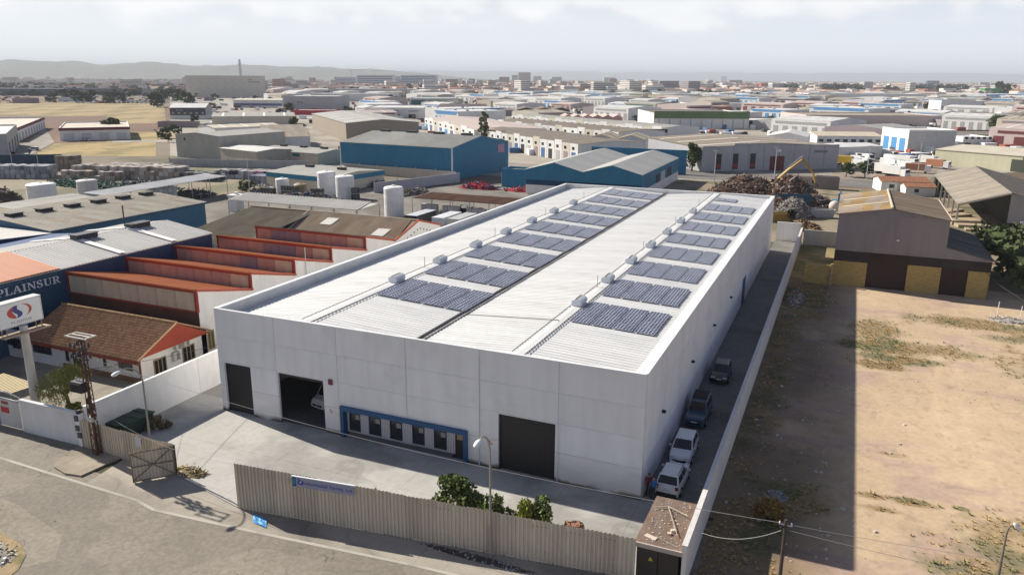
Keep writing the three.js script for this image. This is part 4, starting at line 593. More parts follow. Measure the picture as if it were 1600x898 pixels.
// ---------------------------------------------------------------- street furniture and small things on the left
{
  // lattice power pole with transformer
  const t = thing('power_pole', 'rusty lattice power pole carrying a transformer by the street', 'utility pole', [-41.0, 0, 10.75]), H = 9.9, b = new MB(), hw = y => mix(0.24, 0.13, y / H);
  for (const [i, j] of [[1, 1], [1, -1], [-1, -1], [-1, 1]]) b.bar([i * hw(0), -0.1, j * hw(0)], [i * hw(H), H, j * hw(H)], 0.05, 0.045, 4);
  b.build('leg', M.rust, t); stuff(t.children[0]);
  const l = new MB(); for (let k = 0; k < 15; k++) { const y = k * H / 15, y2 = (k + 1) * H / 15, a = hw(y), c = hw(y2), s = k % 2 ? 1 : -1; l.bar([-s * a, y, a], [s * c, y2, c], 0.028, 0.028, 4); l.bar([-s * a, y, -a], [s * c, y2, -c], 0.028, 0.028, 4); l.bar([a, y, -s * a], [c, y2, s * c], 0.028, 0.028, 4); l.bar([-a, y, s * a], [-c, y2, -s * c], 0.028, 0.028, 4); } stuff(l.build('lattice', M.rust, t));
  const m = new MB(); m.bar([0, 0, 0], [0, 6.2, 0], 0.13, 0.11, 8); m.build('inner_post', M.rust, t);
  const cr = new MB(); cr.box(0, H, 0, 2.2, 0.09, 0.12); cr.box(0, H - 0.02, 0.45, 2.3, 0.09, 0.1); cr.box(0, H - 0.02, -0.45, 2.2, 0.09, 0.1); for (const x of [-1.0, 1.0]) cr.box(x, H + 0.02, 0, 0.09, 0.07, 1.0); cr.build('crossarm', mat([0.62, 0.58, 0.52], { r: 0.8 }), t);
  for (let k = 0; k < 2; k++) { const c = new MB(); c.box(-0.25, 8.0 + k * 0.85, 0, 1.5, 0.1, 0.1); const o = c.build('crossarm', M.rust, t); for (const x of [-0.95, -0.45, 0.35]) for (const z of [-0.3, 0.3]) { const s = new MB(); s.lathe(x, 8.1 + k * 0.85, z, [[0.001, 0], [0.13, 0.02], [0.06, 0.12], [0.14, 0.16], [0.06, 0.27], [0.13, 0.30], [0.001, 0.4]], 8); s.build('insulator', mat([0.08, 0.07, 0.07], { r: 0.3 }), o); } }
  const tr = new MB(); tr.box(-0.75, 5.35, 0.1, 1.15, 0.85, 0.75); for (let k = 0; k < 6; k++) tr.box(-1.2 + k * 0.18, 5.45, 0.52, 0.06, 0.65, 0.14); const to = tr.build('transformer', mat([0.035, 0.038, 0.042], { r: 0.6 }), t); for (const x of [-1.1, -0.75, -0.4]) { const s = new MB(); s.lathe(x, 6.2, 0.1, [[0.001, 0], [0.07, 0.02], [0.04, 0.1], [0.07, 0.14], [0.03, 0.28], [0.001, 0.3]], 8); s.build('insulator', mat([0.55, 0.54, 0.52], { r: 0.4 }), to); }
  const sp = new MB(); for (const [y, s] of [[3.1, 1], [3.5, -1], [3.9, 1], [4.3, -1]]) sp.box(s * 0.28, y, 0, 0.12, 0.5, 0.12); sp.build('bracket', M.rust, t); stuff(t.children[t.children.length - 1]);
  const band = new MB(); band.box(0, 2.95, 0, 0.5, 0.35, 0.5); band.build('danger_plate', mat([0.5, 0.5, 0.48]), t);
}
function lampPost(label, pos, ry, H, reach, rise, m) {
  const t = thing('street_lamp', label, 'street lamp', pos, ry), b = new MB(), pts = [[0, -0.1, 0], [0, H * 0.3, 0], [0, H * 0.75, 0]]; b.bar(pts[0], pts[1], 0.11, 0.085, 10); b.bar(pts[1], [0, H * 0.8, 0], 0.085, 0.06, 10); b.build('post', m, t);
  const a = new MB(), cur = []; for (let k = 0; k <= 9; k++) { const q = k / 9 * 1.75; cur.push([reach * 0.72 * (1 - Math.cos(q)), H * 0.8 + (H * 0.2) * Math.sin(Math.min(q, 1.571)) - (q > 1.571 ? 0.05 : 0), 0]); } for (let k = 0; k < 9; k++) a.bar(cur[k], cur[k + 1], 0.06 - k * 0.002, 0.058 - k * 0.002, 8); const end = cur[9]; a.build('arm', m, t);
  const h = new THREE.SphereGeometry(1, 14, 10); h.scale(0.40, 0.13, 0.19); h.rotateZ(rise); const hd = part('lamp_head', h, mat([0.72, 0.72, 0.72], { r: 0.4 }), t); hd.position.set(end[0] + 0.3, end[1] - 0.08, 0); const g = new THREE.SphereGeometry(1, 10, 8); g.scale(0.26, 0.07, 0.14); g.rotateZ(rise); const gl = part('lamp_glass', g, mat([0.75, 0.76, 0.76], { r: 0.2 }), hd); gl.position.set(0.04, -0.09, 0); return t;
}
M.post = mat([0.24, 0.20, 0.17], { map: T.mottle, r: 0.6, m: 0.2 });
lampPost('curved street lamp in front of the corrugated fence, before the black roller door', [-6.94, 0, 10.45], -Math.PI / 2, 8.7, 1.7, -0.2, mat([0.34, 0.31, 0.29], { r: 0.55, m: 0.3 }));
lampPost('thin curved street lamp rising by the tiled office, left of the hall', [-36.0, 0, 9.95], -Math.PI / 2, 8.3, 2.2, -0.12, mat([0.27, 0.26, 0.26], { r: 0.6, m: 0.3 }));
lampPost('street lamp with white head at the bottom right of the empty lot', [21.94, 0, 0.3], 0.4, 3.73, 0.35, -0.8, M.post);
{
  // corrugated fences in sheets
  const sm = [[0.64, 0.565, 0.45], [0.58, 0.51, 0.41], [0.68, 0.60, 0.48]].map(c => mat(c, { map: rep(T.metal, 5), r: 0.75 }));
  const fence = (label, name, a, b, h0, h1, o = {}) => {
    const t = thing(name, label, o.cat ?? 'fence', [a[0], 0, a[1]]), L = Math.hypot(b[0] - a[0], b[1] - a[1]), ux = (b[0] - a[0]) / L, uz = (b[1] - a[1]) / L, n = Math.round(L / 1.06), r = RNG(Math.round(L * 100) + 3); let nx = -uz, nz = ux; if (nz < 0) { nx = -nx; nz = -nz; }
    for (let k = 0; k < n; k++) { const s = k * L / n, w = L / n, hh = mix(h0, h1, (k + 0.5) / n) + (r() - 0.5) * 0.07, tilt = (r() - 0.5) * 0.05, mb = new MB(); mb.ribbed([ux * s + nx * (k % 2) * 0.012, o.y ?? 0.02, uz * s + nz * (k % 2) * 0.012], [ux * (w + 0.03), 0, uz * (w + 0.03)], [nx * tilt, hh, nz * tilt], [nx, 0, nz], 0.265, 0.075, [[0, 0], [0.4, 0], [0.5, 1], [0.9, 1], [1, 0]]); mb.build('fence_sheet', sm[Math.floor(r() * 3)], t); }
    for (let k = 0; k <= n; k += 3) { const s = k * L / n, mb = new MB(); mb.box(ux * s - nx * 0.08, 0, uz * s - nz * 0.08, 0.09, mix(h0, h1, k / n) - 0.1, 0.09); mb.build('post', M.rust, t); }
    const rl = new MB(); for (const f of [0.25, 0.85]) rl.bar([-nx * 0.03, h0 * f, -nz * 0.03], [ux * L - nx * 0.03, h1 * f, uz * L - nz * 0.03], 0.035, 0.035, 4); rl.build('rail', M.rust, t); stuff(t.children[t.children.length - 1]); return t;
  };
  fence('long beige corrugated fence along the pavement with a blue company board', 'corrugated_fence', [-25.4, 12.35], [1.85, 8.95], 3.45, 2.72);
  fence('short beige corrugated fence behind the lattice power pole', 'corrugated_fence', [-43.0, 10.3], [-33.1, 10.45], 2.5, 2.45);
  const g = fence('open corrugated gate leaf swung out over the pavement', 'gate_leaf', [-32.9, 10.66], [-34.85, 12.75], 2.5, 2.4, { cat: 'gate', y: 0.08 });
  const fr = new MB(), dx = -1.95, dz = 2.09, o = [0.1, 0.12]; const P = (f, y) => [dx * f + o[0], y, dz * f + o[1]]; fr.bar(P(0, 0.1), P(0, 2.5), 0.045, 0.045, 6); fr.bar(P(1, 0.1), P(1, 2.45), 0.045, 0.045, 6); for (const y of [0.15, 1.3, 2.42]) fr.bar(P(0, y), P(1, y), 0.04, 0.04, 6); fr.bar(P(0, 0.2), P(1, 2.4), 0.035, 0.035, 6); fr.bar(P(0, 2.4), P(1, 0.2), 0.035, 0.035, 6); fr.build('gate_frame', mat([0.22, 0.17, 0.12], { map: T.mottle, r: 0.8 }), g);
  const sg = thing('company_sign', 'blue-grey company name board fixed to the corrugated fence', 'sign', [0, 0, 0]);
  const a = new THREE.Vector3(-25.4, 0, 12.35), b = new THREE.Vector3(1.85, 0, 8.95), u = b.clone().sub(a).normalize(), nn = new THREE.Vector3(-u.z, 0, u.x); const s0 = 4.6, wd = 4.55; sg.position.copy(a).addScaledVector(u, s0).addScaledVector(nn, 0.12); sg.rotation.y = Math.atan2(-u.z, u.x);
  const lg = textTex([{ t: 'Indusmetal Torres, s.a.', x: 590, y: 84, c: '#26357f', font: 'bold 76px sans-serif' }], 1024, 160, '#8f93ab', x => { x.fillStyle = '#123f86'; x.fillRect(0, 0, 60, 160); x.fillStyle = '#1c7f95'; x.beginPath(); x.arc(0, 80, 52, -1.57, 1.57); x.fill(); x.fillStyle = '#213a86'; for (const [i, j] of [[84, 24], [84, 58], [84, 92], [112, 24]]) x.fillRect(i, j, 22, 24); x.beginPath(); x.arc(140, 84, 38, 0, 6.3); x.fill(); x.fillStyle = '#b4bace'; x.beginPath(); x.moveTo(118, 66); x.lineTo(160, 58); x.lineTo(146, 92); x.lineTo(126, 104); x.fill(); });
  board(sg, [[0, 0], [1, 0], [0, 1]], 0, 2.55, wd, 0.72, lg, 'sign_board', 0.05);
  const tp = new MB(); tp.box(wd / 2, 3.27, 0.03, wd + 0.1, 0.05, 0.12); tp.build('trim', M.flash, sg);
  const sp = solo('paper_notice', 'small pale notice hanging on the short corrugated fence', 'notice', (() => { const m = new MB(); m.box(-36.6, 1.55, 10.52, 0.55, 0.75, 0.03); return m; })(), mat([0.55, 0.58, 0.62]));
  // things around the fences
  const tp2 = new MB(), r = RNG(77), gx = 9, gz = 6, Q = (i, j) => { const x = -23.9 + i * 1.3 / gx + j * 0.12, z = 12.55 + j * 0.85 / gz + i * 0.02; return [x, 0.03 + 0.09 * vn(i * 0.6 + 3, j * 0.6, 64) * (0.3 + vn(i, j + 9, 64)), z]; }; for (let i = 0; i < gx; i++) for (let j = 0; j < gz; j++) tp2.quad(Q(i, j + 1), Q(i + 1, j + 1), Q(i + 1, j), Q(i, j)); solo('blue_tarp', 'crumpled bright blue tarpaulin on the pavement before the long fence', 'tarpaulin', tp2, mat([0.05, 0.30, 0.62], { r: 0.6 }));
}
{
  // green tree in the works yard, plants, dumpster
  const { g, cl } = crownGeo(5, 5200, 2.35, 2.9, 1.15, 0.085, 30, 1, 0.55), t = thing('olive_tree', 'bushy willow-leaved tree in the works yard behind the street wall', 'tree', [-50.9, 0, 5.5]), b = new MB(); b.bar([0, -0.1, 0], [-0.1, 1.5, 0.1], 0.2, 0.15, 8); for (const c of cl.slice(0, 9)) b.bar([-0.1, 1.4, 0.1], [c[0] * 0.8, c[1], c[2] * 0.8], 0.09, 0.03, 5); b.build('trunk', M.wood, t); part('crown', g, vcm([0.155, 0.165, 0.05]), t);
  bushA('shrub', 'yellow-green shrub at the foot of the yard tree', 'shrub', [-49.6, 6.0], 0.7, 0.4);
  const d = thing('waste_container', 'dark green lidded container behind the short corrugated fence', 'container', [-42.0, 0, 6.6], 0.05), m = new MB(); m.poly([[-0.85, -1.6], [0.85, -1.6], [0.95, 1.6], [-0.95, 1.6]].reverse(), 0.1, 1.25); m.build('body', mat([0.015, 0.05, 0.035], { r: 0.6 }), d); const l = new MB(); l.box(0, 1.25, 0, 2.0, 0.1, 3.3); for (const z of [-1.1, 0, 1.1]) l.box(0, 1.35, z, 1.8, 0.05, 0.1); l.build('lid', mat([0.02, 0.06, 0.04], { r: 0.6 }), d);
  for (const [x, z, s, lab] of [[-40.6, 5.6, 0.85, 'brownish weedy shrub beside the dark green container'], [-39.9, 4.9, 0.6, 'small pale dry shrub right of the dark green container']]) { const q = crownGeo(61 + s * 10, 700, 1.0, 1.3, 0.05, 0.10, 9), t2 = thing('dry_shrub', lab, 'shrub', [x, 0, z]); const st = new MB(); for (let k = 0; k < 6; k++) st.bar([0, 0, 0], [Math.cos(k) * 0.6, 1, Math.sin(k) * 0.6], 0.03, 0.015, 4); st.build('stems', M.wood, t2); part('foliage', q.g, vcm([0.17, 0.13, 0.07]), t2); t2.scale.setScalar(s); }
  // meters on the wall pillar
  const me = thing('meter_boxes', 'dark meter boxes fixed to the end pillar of the street wall', 'meter box', [-43.35, 0, 10.15]); const p = new MB(); p.box(0, 0, 0, 0.4, 2.9, 0.45); p.build('pillar', M.whiteWall, me); for (const [y, x] of [[0.9, 0.1], [1.5, -0.02], [2.35, 0]]) { const q = new MB(); q.box(x, y, 0.28, 0.36, 0.45, 0.14); q.build('box', mat([0.09, 0.095, 0.11]), me); } const tp = new MB(); tp.box(0, 2.9, 0, 0.28, 0.3, 0.28); tp.build('lantern', M.dark, me);
  // slatted parking shade
  const s = thing('parking_shade', 'yellowish slatted shade roof over parking behind the street wall', 'carport', [-56.9, 0, 6.9], -0.1); for (let k = 0; k < 15; k++) { const q = new MB(); q.box(-2.6 + k * 0.37, 2.0, 0, 0.2, 0.04, 2.5); q.build('slat', mat([0.62, 0.52, 0.30], { r: 0.8 }), s); } const fr = new MB(); for (const z of [-1.2, 1.2]) fr.box(0, 1.92, z, 5.6, 0.08, 0.08); for (const x of [-2.7, 2.7]) for (const z of [-1.2, 1.2]) fr.box(x, 0, z, 0.08, 1.95, 0.08); fr.build('frame', M.steel, s);
  // debris heap at the gate, bag of rubble, hedge behind the long fence
  const heap = (name, label, cat, x, z, rx, rz, h, n, cols, sz, seed, group) => { const r = RNG(seed), t = thing(name, label, cat, [x, 0, z]), by = cols.map(() => new MB()); const core = new MB(); const K = 14, rings = 5, Q = (i, j) => { const a = i / K * 6.283, q = j / rings, e = 1 + 0.35 * (vn(i * 1.3 + seed, j * 2.1, 128) - 0.5); return [Math.cos(a) * rx * q * e, Math.max(-0.02, h * (1 - q * q) * (0.75 + 0.5 * vn((i % K) * 0.9 + seed, j * 0.8 + 5, 128)) - 0.02), Math.sin(a) * rz * q * e]; }; for (let i = 0; i < K; i++) for (let j = 0; j < rings; j++) core.quad(Q(i, j + 1), Q(i, j), Q((i + 1) % K, j), Q((i + 1) % K, j + 1)); core.build('heap_core', mat(cols[0].map(q => q * 0.75), { map: T.mottle, r: 1 }), t);
    for (let k = 0; k < n; k++) { const q = Math.sqrt(r()) * 1.02, a = r() * 6.283, y = h * Math.max(0, 1 - q * q) * (0.8 + 0.4 * r()), mb = by[Math.floor(r() * cols.length)], s = sz * (0.5 + r()), L = new THREE.Vector3(r() - 0.5, (r() - 0.5) * 0.8, r() - 0.5).normalize().multiplyScalar(s * (0.6 + 1.2 * r())), px = Math.cos(a) * rx * q, pz = Math.sin(a) * rz * q; if (r() < 0.6) mb.bar([px - L.x, y - L.y, pz - L.z], [px + L.x, y + L.y, pz + L.z], s * 0.22, s * 0.18, 4); else mb.box(px, y - s * 0.3, pz, s * (0.5 + r()), s * 0.5, s * (0.5 + r()), r() * 3); }
    by.forEach((mb, i) => { if (mb.p.length) stuff(mb.build('scrap', mat(cols[i], { r: 0.8 }), t)); }); return t; };
  globalThis.heap = heap;
  heap('debris_heap', 'low heap of rubble and dry weeds by the gate opening', 'rubble', -32.2, 9.9, 1.5, 0.7, 0.35, 110, [[0.34, 0.26, 0.12], [0.42, 0.36, 0.26], [0.32, 0.25, 0.07], [0.2, 0.16, 0.13]], 0.16, 91);
  heap('litter', 'scatter of litter in the shade below the long fence', 'litter', -7.6, 10.95, 4.2, 0.35, 0.10, 220, [[0.10, 0.09, 0.08], [0.45, 0.45, 0.47], [0.2, 0.2, 0.25], [0.13, 0.1, 0.07]], 0.09, 92);
  const bg = thing('rubble_bag', 'open white builder bag filled with brown rubble on the yard', 'bulk bag', [-2.75, 0, 6.6], 0.3), bm = new MB(), N = 16, R = (k, j) => { const a = k / N * 6.283, e = 0.62 + [0, 0.1, 0.12, 0.16, 0.1][j] + 0.05 * vn(k * 1.7, j * 2 + 3, 64), sq = 1 / Math.pow(Math.pow(Math.abs(Math.cos(a)), 4) + Math.pow(Math.abs(Math.sin(a)), 4), 0.25); return [Math.cos(a) * e * sq * 0.85, [0, 0.25, 0.55, 0.85, 0.98][j] + 0.08 * vn(k * 0.9 + 5, j, 64), Math.sin(a) * e * sq * 0.85]; }; for (let k = 0; k < N; k++) for (let j = 0; j < 4; j++) bm.quad(R(k, j), R((k + 1) % N, j), R((k + 1) % N, j + 1), R(k, j + 1)); bm.build('bag', mat([0.70, 0.69, 0.67], { r: 0.9 }), bg);
  const rb = new MB(), rr = RNG(8); for (let k = 0; k < 60; k++) rb.box((rr() - 0.5) * 1.1, 0.62 + rr() * 0.3, (rr() - 0.5) * 1.1, 0.12 + rr() * 0.2, 0.14, 0.1 + rr() * 0.2, rr() * 3); stuff(rb.build('rubble', mat([0.33, 0.17, 0.10], { map: T.mottle }), bg));
  const hl = ['large leafy bush left of the lamp post behind the long fence', 'bush just left of the lamp post behind the long fence', 'bush beside the lamp post behind the long fence', 'dry sparse bush right of the lamp post behind the long fence', 'tall bright green slender bush behind the long fence', 'rounded green bush at the right end of the row behind the fence'];
  [[-10.9, 7.7, 1.25, 1.5], [-9.3, 7.7, 1.05, 1.25], [-7.9, 7.6, 1.0, 1.15], [-6.7, 7.6, 0.8, 0.75], [-5.75, 7.5, 0.62, 1.35], [-4.75, 7.3, 0.95, 1.3]].forEach(([x, z, s, sy], i) => { const q = crownGeo(200 + i, i === 3 ? 420 : 1500, 1.15, 1.7, 0.25, 0.13, 15), t = thing('bush', hl[i], 'bush', [x, 0, z]); const st = new MB(); for (let k = 0; k < 7; k++) st.bar([0, -0.05, 0], [q.cl[k][0] * 0.9, q.cl[k][1], q.cl[k][2] * 0.9], 0.035, 0.012, 5); st.build('stems', M.wood, t); part('foliage', q.g, vcm(i === 4 ? [0.24, 0.28, 0.045] : i === 3 ? [0.15, 0.14, 0.08] : [0.125, 0.165, 0.05]), t); t.scale.set(s, sy, s); });
  bushA('shrub', 'tiny green sprig showing over the long fence right of its board', 'shrub', [-15.2, 10.6], 0.42, 1, undefined, 1.9);
}

// ---------------------------------------------------------------- transformer hut, cars, people, poles on the right
{
  const t = thing('transformer_hut', 'small dark metal-fronted hut with flat brown roof at the end of the white wall', 'hut', [3.2, 0, 6.0]), w = new MB(); w.box(-0.05, 0, 0, 2.5, 2.25, 5.4); w.build('wall', mat([0.028, 0.02, 0.018], { map: T.mottle, r: 0.8 }), t);
  const d = new MB(); for (const x of [-0.63, 0.6]) d.box(x, 0.05, 2.73, 1.15, 2.1, 0.06); d.build('door', mat([0.030, 0.022, 0.02], { r: 0.6 }), t);
  const tr = new MB(), S = new THREE.Shape(); tr.tri([-0.6, 1.35, 2.77], [-0.3, 1.35, 2.77], [-0.45, 1.62, 2.77], [0, 0], [1, 0], [0.5, 1]); tr.build('warning_sign', mat([0.5, 0.38, 0.03]), t);
  const r = new MB(); r.box(-0.05, 2.25, 0, 2.75, 0.2, 5.7); r.build('roof_slab', mat([0.27, 0.195, 0.155], { map: rep(T.rustRoof, 3), b: B.rough, bs: 0.02, r: 1 }), t); const e = new MB(); e.box(-0.05, 2.2, 2.87, 2.9, 0.28, 0.12); e.build('front_edge', mat([0.50, 0.43, 0.37], { map: T.mottle, r: 1 }), t);
  const s = RNG(15), sm = new MB(); for (let k = 0; k < 90; k++) sm.box(-1.2 + s() * 2.3, 2.45, -2.6 + s() * 5.2, 0.04 + 0.1 * s() * s(), 0.04, 0.04 + 0.1 * s() * s(), s() * 3); stuff(sm.build('roof_debris', mat([0.55, 0.47, 0.40], { r: 1 }), t)); const p = new MB(); p.box(-0.65, 2.45, 2.05, 0.75, 0.05, 0.32, -0.3); p.box(0.45, 2.45, 0.9, 0.28, 0.14, 0.2, 0.5); p.box(0.3, 2.45, 1.3, 0.22, 0.12, 0.2, 0.2); stuff(p.build('bricks_on_roof', mat([0.62, 0.52, 0.44], { r: 1 }), t));
  const c = new MB(); c.path([[-1.2, 2.55, -1.2], [-0.4, 2.6, -1.6], [1.0, 2.62, -0.9]], 0.035, 5); c.path([[-0.4, 2.6, -1.6], [0.8, 2.58, 1.4]], 0.025, 5); c.path([[-0.4, 2.5, 1.9], [1.0, 2.5, 2.5]], 0.02, 5); c.build('roof_cable', mat([0.45, 0.40, 0.32]), t);
}
{
  const t = thing('wooden_pole', 'dark wooden cable pole in the shaded part of the empty lot', 'utility pole', [10.0, 0, 9.1]), b = new MB(); b.bar([0, -0.1, 0], [0, 6.1, 0], 0.12, 0.085, 8); b.build('post', mat([0.075, 0.055, 0.045], { map: T.mottle, r: 0.9 }), t); const c = new MB(); c.box(0, 5.75, 0, 0.7, 0.07, 0.07); c.build('crossarm', M.steel, t); for (const x of [-0.3, 0, 0.3]) { const s = new MB(); s.lathe(x, 5.82, 0, [[0.001, 0], [0.05, 0.02], [0.03, 0.08], [0.05, 0.1], [0.001, 0.16]], 6); s.build('insulator', M.flash, t); }
  const sag = (a, b, s, n = 16) => { const p = []; for (let k = 0; k <= n; k++) { const f = k / n; p.push([mix(a[0], b[0], f), mix(a[1], b[1], f) - s * 4 * f * (1 - f), mix(a[2], b[2], f)]); } return p; };
  const wire = (label, pts, r, m) => { const mb = new MB(); mb.path(pts, r, 4); return solo('overhead_cable', label, 'cable', mb, m); };
  wire('long overhead cable from the lattice pole across the yard to the wooden pole', sag([-41, 8.3, 10.7], [9.7, 5.85, 9.1], 1.15, 30), 0.014, M.paleCable);
  wire('cable from the wooden pole to the transformer hut roof', sag([9.8, 5.4, 9.1], [4.4, 2.6, 6.2], 0.7), 0.012, M.paleCable);
  wire('upper cable from the wooden pole to the right edge of the lot', sag([10.3, 5.85, 9.1], [45, 7, 4], 0.8, 20), 0.012, M.paleCable);
  wire('lower pair of cables from the wooden pole to the right', sag([10.2, 5.5, 9.1], [45, 5.6, 6], 0.9, 20), 0.014, M.paleCable);
  wire('cable from the tiled office gable to the lattice pole', sag([-49.6, 4.3, -3.5], [-41, 6.6, 10.7], 0.4), 0.018, M.cable);
  wire('cable from the lattice pole to the works wall', sag([-41, 7.2, 10.7], [-43.1, 3.5, -13], 0.6), 0.018, M.cable);
  wire('cable from the lattice pole down to the fence end by the gate opening', sag([-41, 4.4, 10.8], [-25.5, 3.4, 12.4], 0.9), 0.012, M.paleCable);
}
// cars: a lofted body with a glazed cabin
function car(label, pos, ry, o) {
  const t = thing(o.name ?? 'parked_car', label, o.cat ?? 'car', pos, ry, o.group), L = o.L ?? 4.4, W = (o.W ?? 1.82) / 2, paint = new THREE.MeshPhysicalMaterial({ color: lin(o.c), roughness: 0.35, clearcoat: 0.7, clearcoatRoughness: 0.15, side: THREE.DoubleSide });
  const st = o.st ?? [[-0.5, 0.55, 0.86], [-0.485, 0.90, 0.95], [-0.40, 0.98, 1.0], [-0.1, 0.97, 1.0], [0.20, 0.96, 1.0], [0.34, 0.90, 0.97], [0.45, 0.78, 0.9], [0.49, 0.66, 0.82], [0.5, 0.5, 0.78]], H0 = 0.24;
  const ring = ([z, y, k]) => { const w = W * k; return [[-w * 0.94, H0], [-w, 0.48], [-w * 0.97, Math.max(0.5, y - 0.14)], [-w * 0.86, y], [0, y + 0.035], [w * 0.86, y], [w * 0.97, Math.max(0.5, y - 0.14)], [w, 0.48], [w * 0.94, H0]].map(q => [q[0], q[1], z * L]); };
  const b = new MB(), R = st.map(ring); for (let i = 0; i < R.length - 1; i++) for (let j = 0; j < 8; j++) b.quad(R[i][j + 1], R[i][j], R[i + 1][j], R[i + 1][j + 1]); for (const [r, f] of [[R[0], 1], [R[R.length - 1], -1]]) for (let j = 1; j < 8; j++) f > 0 ? b.tri(r[0], r[j + 1], r[j], [0, 0], [1, 0], [1, 1]) : b.tri(r[0], r[j], r[j + 1], [0, 0], [1, 0], [1, 1]);
  b.quad(R[0][8], R[0][0], R[R.length - 1][0], R[R.length - 1][8]); b.build('body', paint, t);
  const Hc = o.H ?? 1.58, cz = o.cab ?? [-0.46, -0.38, 0.06, 0.25], yb = 0.96, wb = W * 0.90, wt = W * 0.74, Z = cz.map(q => q * L);
  const base = [[-wb, yb, Z[0]], [wb, yb, Z[0]], [wb, yb, Z[3]], [-wb, yb, Z[3]]], top = [[-wt, Hc - 0.06, Z[1]], [wt, Hc - 0.06, Z[1]], [wt, Hc - 0.06, Z[2]], [-wt, Hc - 0.06, Z[2]]];
  const cb = new MB(); for (let k = 0; k < 4; k++) cb.quad(base[k], base[(k + 1) % 4], top[(k + 1) % 4], top[k]); const in2 = q => [q[0] * 0.86, Hc, q[2] * 1 + (q[2] > (Z[1] + Z[2]) / 2 ? -0.14 : 0.14)]; for (let k = 0; k < 4; k++) cb.quad(top[k], top[(k + 1) % 4], in2(top[(k + 1) % 4]), in2(top[k])); cb.quad(in2(top[3]), in2(top[2]), in2(top[1]), in2(top[0])); cb.build('cabin', paint, t);
  const glass = new THREE.MeshPhysicalMaterial({ color: lin([0.012, 0.014, 0.017]), roughness: 0.08, side: THREE.DoubleSide });
  const pane = (k, u0, u1, v0, v1, nm) => { const a = base[k], c = base[(k + 1) % 4], d = top[(k + 1) % 4], e = top[k], q = (u, v) => [0, 1, 2].map(i => mix(mix(a[i], c[i], u), mix(e[i], d[i], u), v)); const n = new THREE.Vector3().subVectors(new THREE.Vector3(...c), new THREE.Vector3(...a)).cross(new THREE.Vector3().subVectors(new THREE.Vector3(...e), new THREE.Vector3(...a))).normalize(); const ctr = q(0.5, 0.5); if (n.x * ctr[0] + n.z * (ctr[2] - (Z[1] + Z[2]) / 2) < 0) n.negate(); const s = v => [v[0] + n.x * 0.012, v[1] + n.y * 0.012, v[2] + n.z * 0.012]; const m = new MB(); m.quad(s(q(u0, v0)), s(q(u1, v0)), s(q(u1, v1)), s(q(u0, v1))); m.build(nm, glass, t); };
  pane(0, 0.06, 0.94, 0.12, 0.95, 'rear_window'); pane(2, 0.05, 0.95, 0.06, 0.96, 'windscreen'); for (const k of [1, 3]) { pane(k, k === 1 ? 0.08 : 0.10, k === 1 ? 0.46 : 0.50, 0.14, 0.9, 'side_window'); pane(k, k === 1 ? 0.50 : 0.54, k === 1 ? 0.90 : 0.92, 0.14, 0.9, 'side_window'); }
  const wz = o.wz ?? [-0.31, 0.31]; for (const z of wz) for (const s of [-1, 1]) { const w = new MB(); w.bar([s * (W - 0.2), 0.33, z * L], [s * (W + 0.012), 0.33, z * L], 0.33, 0.33, 16); const o2 = w.build('wheel', M.black, t); const r = new MB(); r.bar([s * (W + 0.01), 0.33, z * L], [s * (W + 0.022), 0.33, z * L], 0.2, 0.19, 12); r.build('rim', M.galv, o2); }
  for (const s of [-1, 1]) { const h = new MB(); h.box(s * W * 0.62, 0.66, 0.482 * L, 0.40, 0.14, 0.06); h.build('headlight', mat([0.75, 0.77, 0.8], { r: 0.15 }), t); const q = new MB(); q.box(s * W * 0.78, 0.74, -0.494 * L, 0.22, 0.26, 0.06); q.build('taillight', mat([0.25, 0.01, 0.01], { r: 0.3 }), t); const m = new MB(); m.box(s * (W + 0.07), 0.98, 0.16 * L, 0.18, 0.13, 0.1); m.build('mirror', paint, t); }
  const g = new MB(); g.box(0, 0.40, 0.502 * L, W * 1.2, 0.17, 0.03); g.build('grille', M.black, t); const pl = new MB(); pl.box(0, 0.56, 0.507 * L, 0.5, 0.1, 0.03); pl.box(0, 0.66, -0.505 * L, 0.5, 0.1, 0.03); stuff(pl.build('number_plate', M.white, t));
  const bp = new MB(); bp.box(0, 0.24, -0.503 * L, W * 1.6, 0.2, 0.05); bp.build('bumper', M.dark, t);
  if (o.rails) for (const s of [-1, 1]) { const r = new MB(); r.bar([s * wt * 0.93, Hc + 0.03, Z[1] + 0.15], [s * wt * 0.93, Hc + 0.03, Z[2] - 0.1], 0.022, 0.022, 6); r.build('roof_rail', M.dark, t); }
  if (o.bed) { const r = new MB(); r.box(0, 0.975, -0.30 * L, W * 1.55, 0.05, 0.36 * L); r.build('load_bed', M.black, t); }
  return t;
}
car('white car parked tail-out nearest the hut in the shaded alley', [1.65, 0.01, -3.15], Math.PI - 0.02, { c: [0.78, 0.79, 0.80], H: 1.62, rails: true });
car('white car parked nose-out behind the nearest white car in the alley', [1.42, 0.01, -8.2], 0.03, { c: [0.76, 0.78, 0.80], H: 1.55 });
car('blue-grey off-roader with dark roof carrier in the alley', [1.25, 0.01, -15.6], 0.0, { c: [0.05, 0.10, 0.14], H: 1.85, L: 4.6, cab: [-0.48, -0.45, 0.10, 0.17], rails: true, st: [[-0.5, 0.6, 0.9], [-0.49, 1.0, 0.96], [-0.40, 1.04, 1.0], [-0.1, 1.03, 1.0], [0.18, 1.03, 1.0], [0.30, 1.02, 0.98], [0.46, 0.98, 0.95], [0.49, 0.84, 0.92], [0.5, 0.5, 0.9]] });
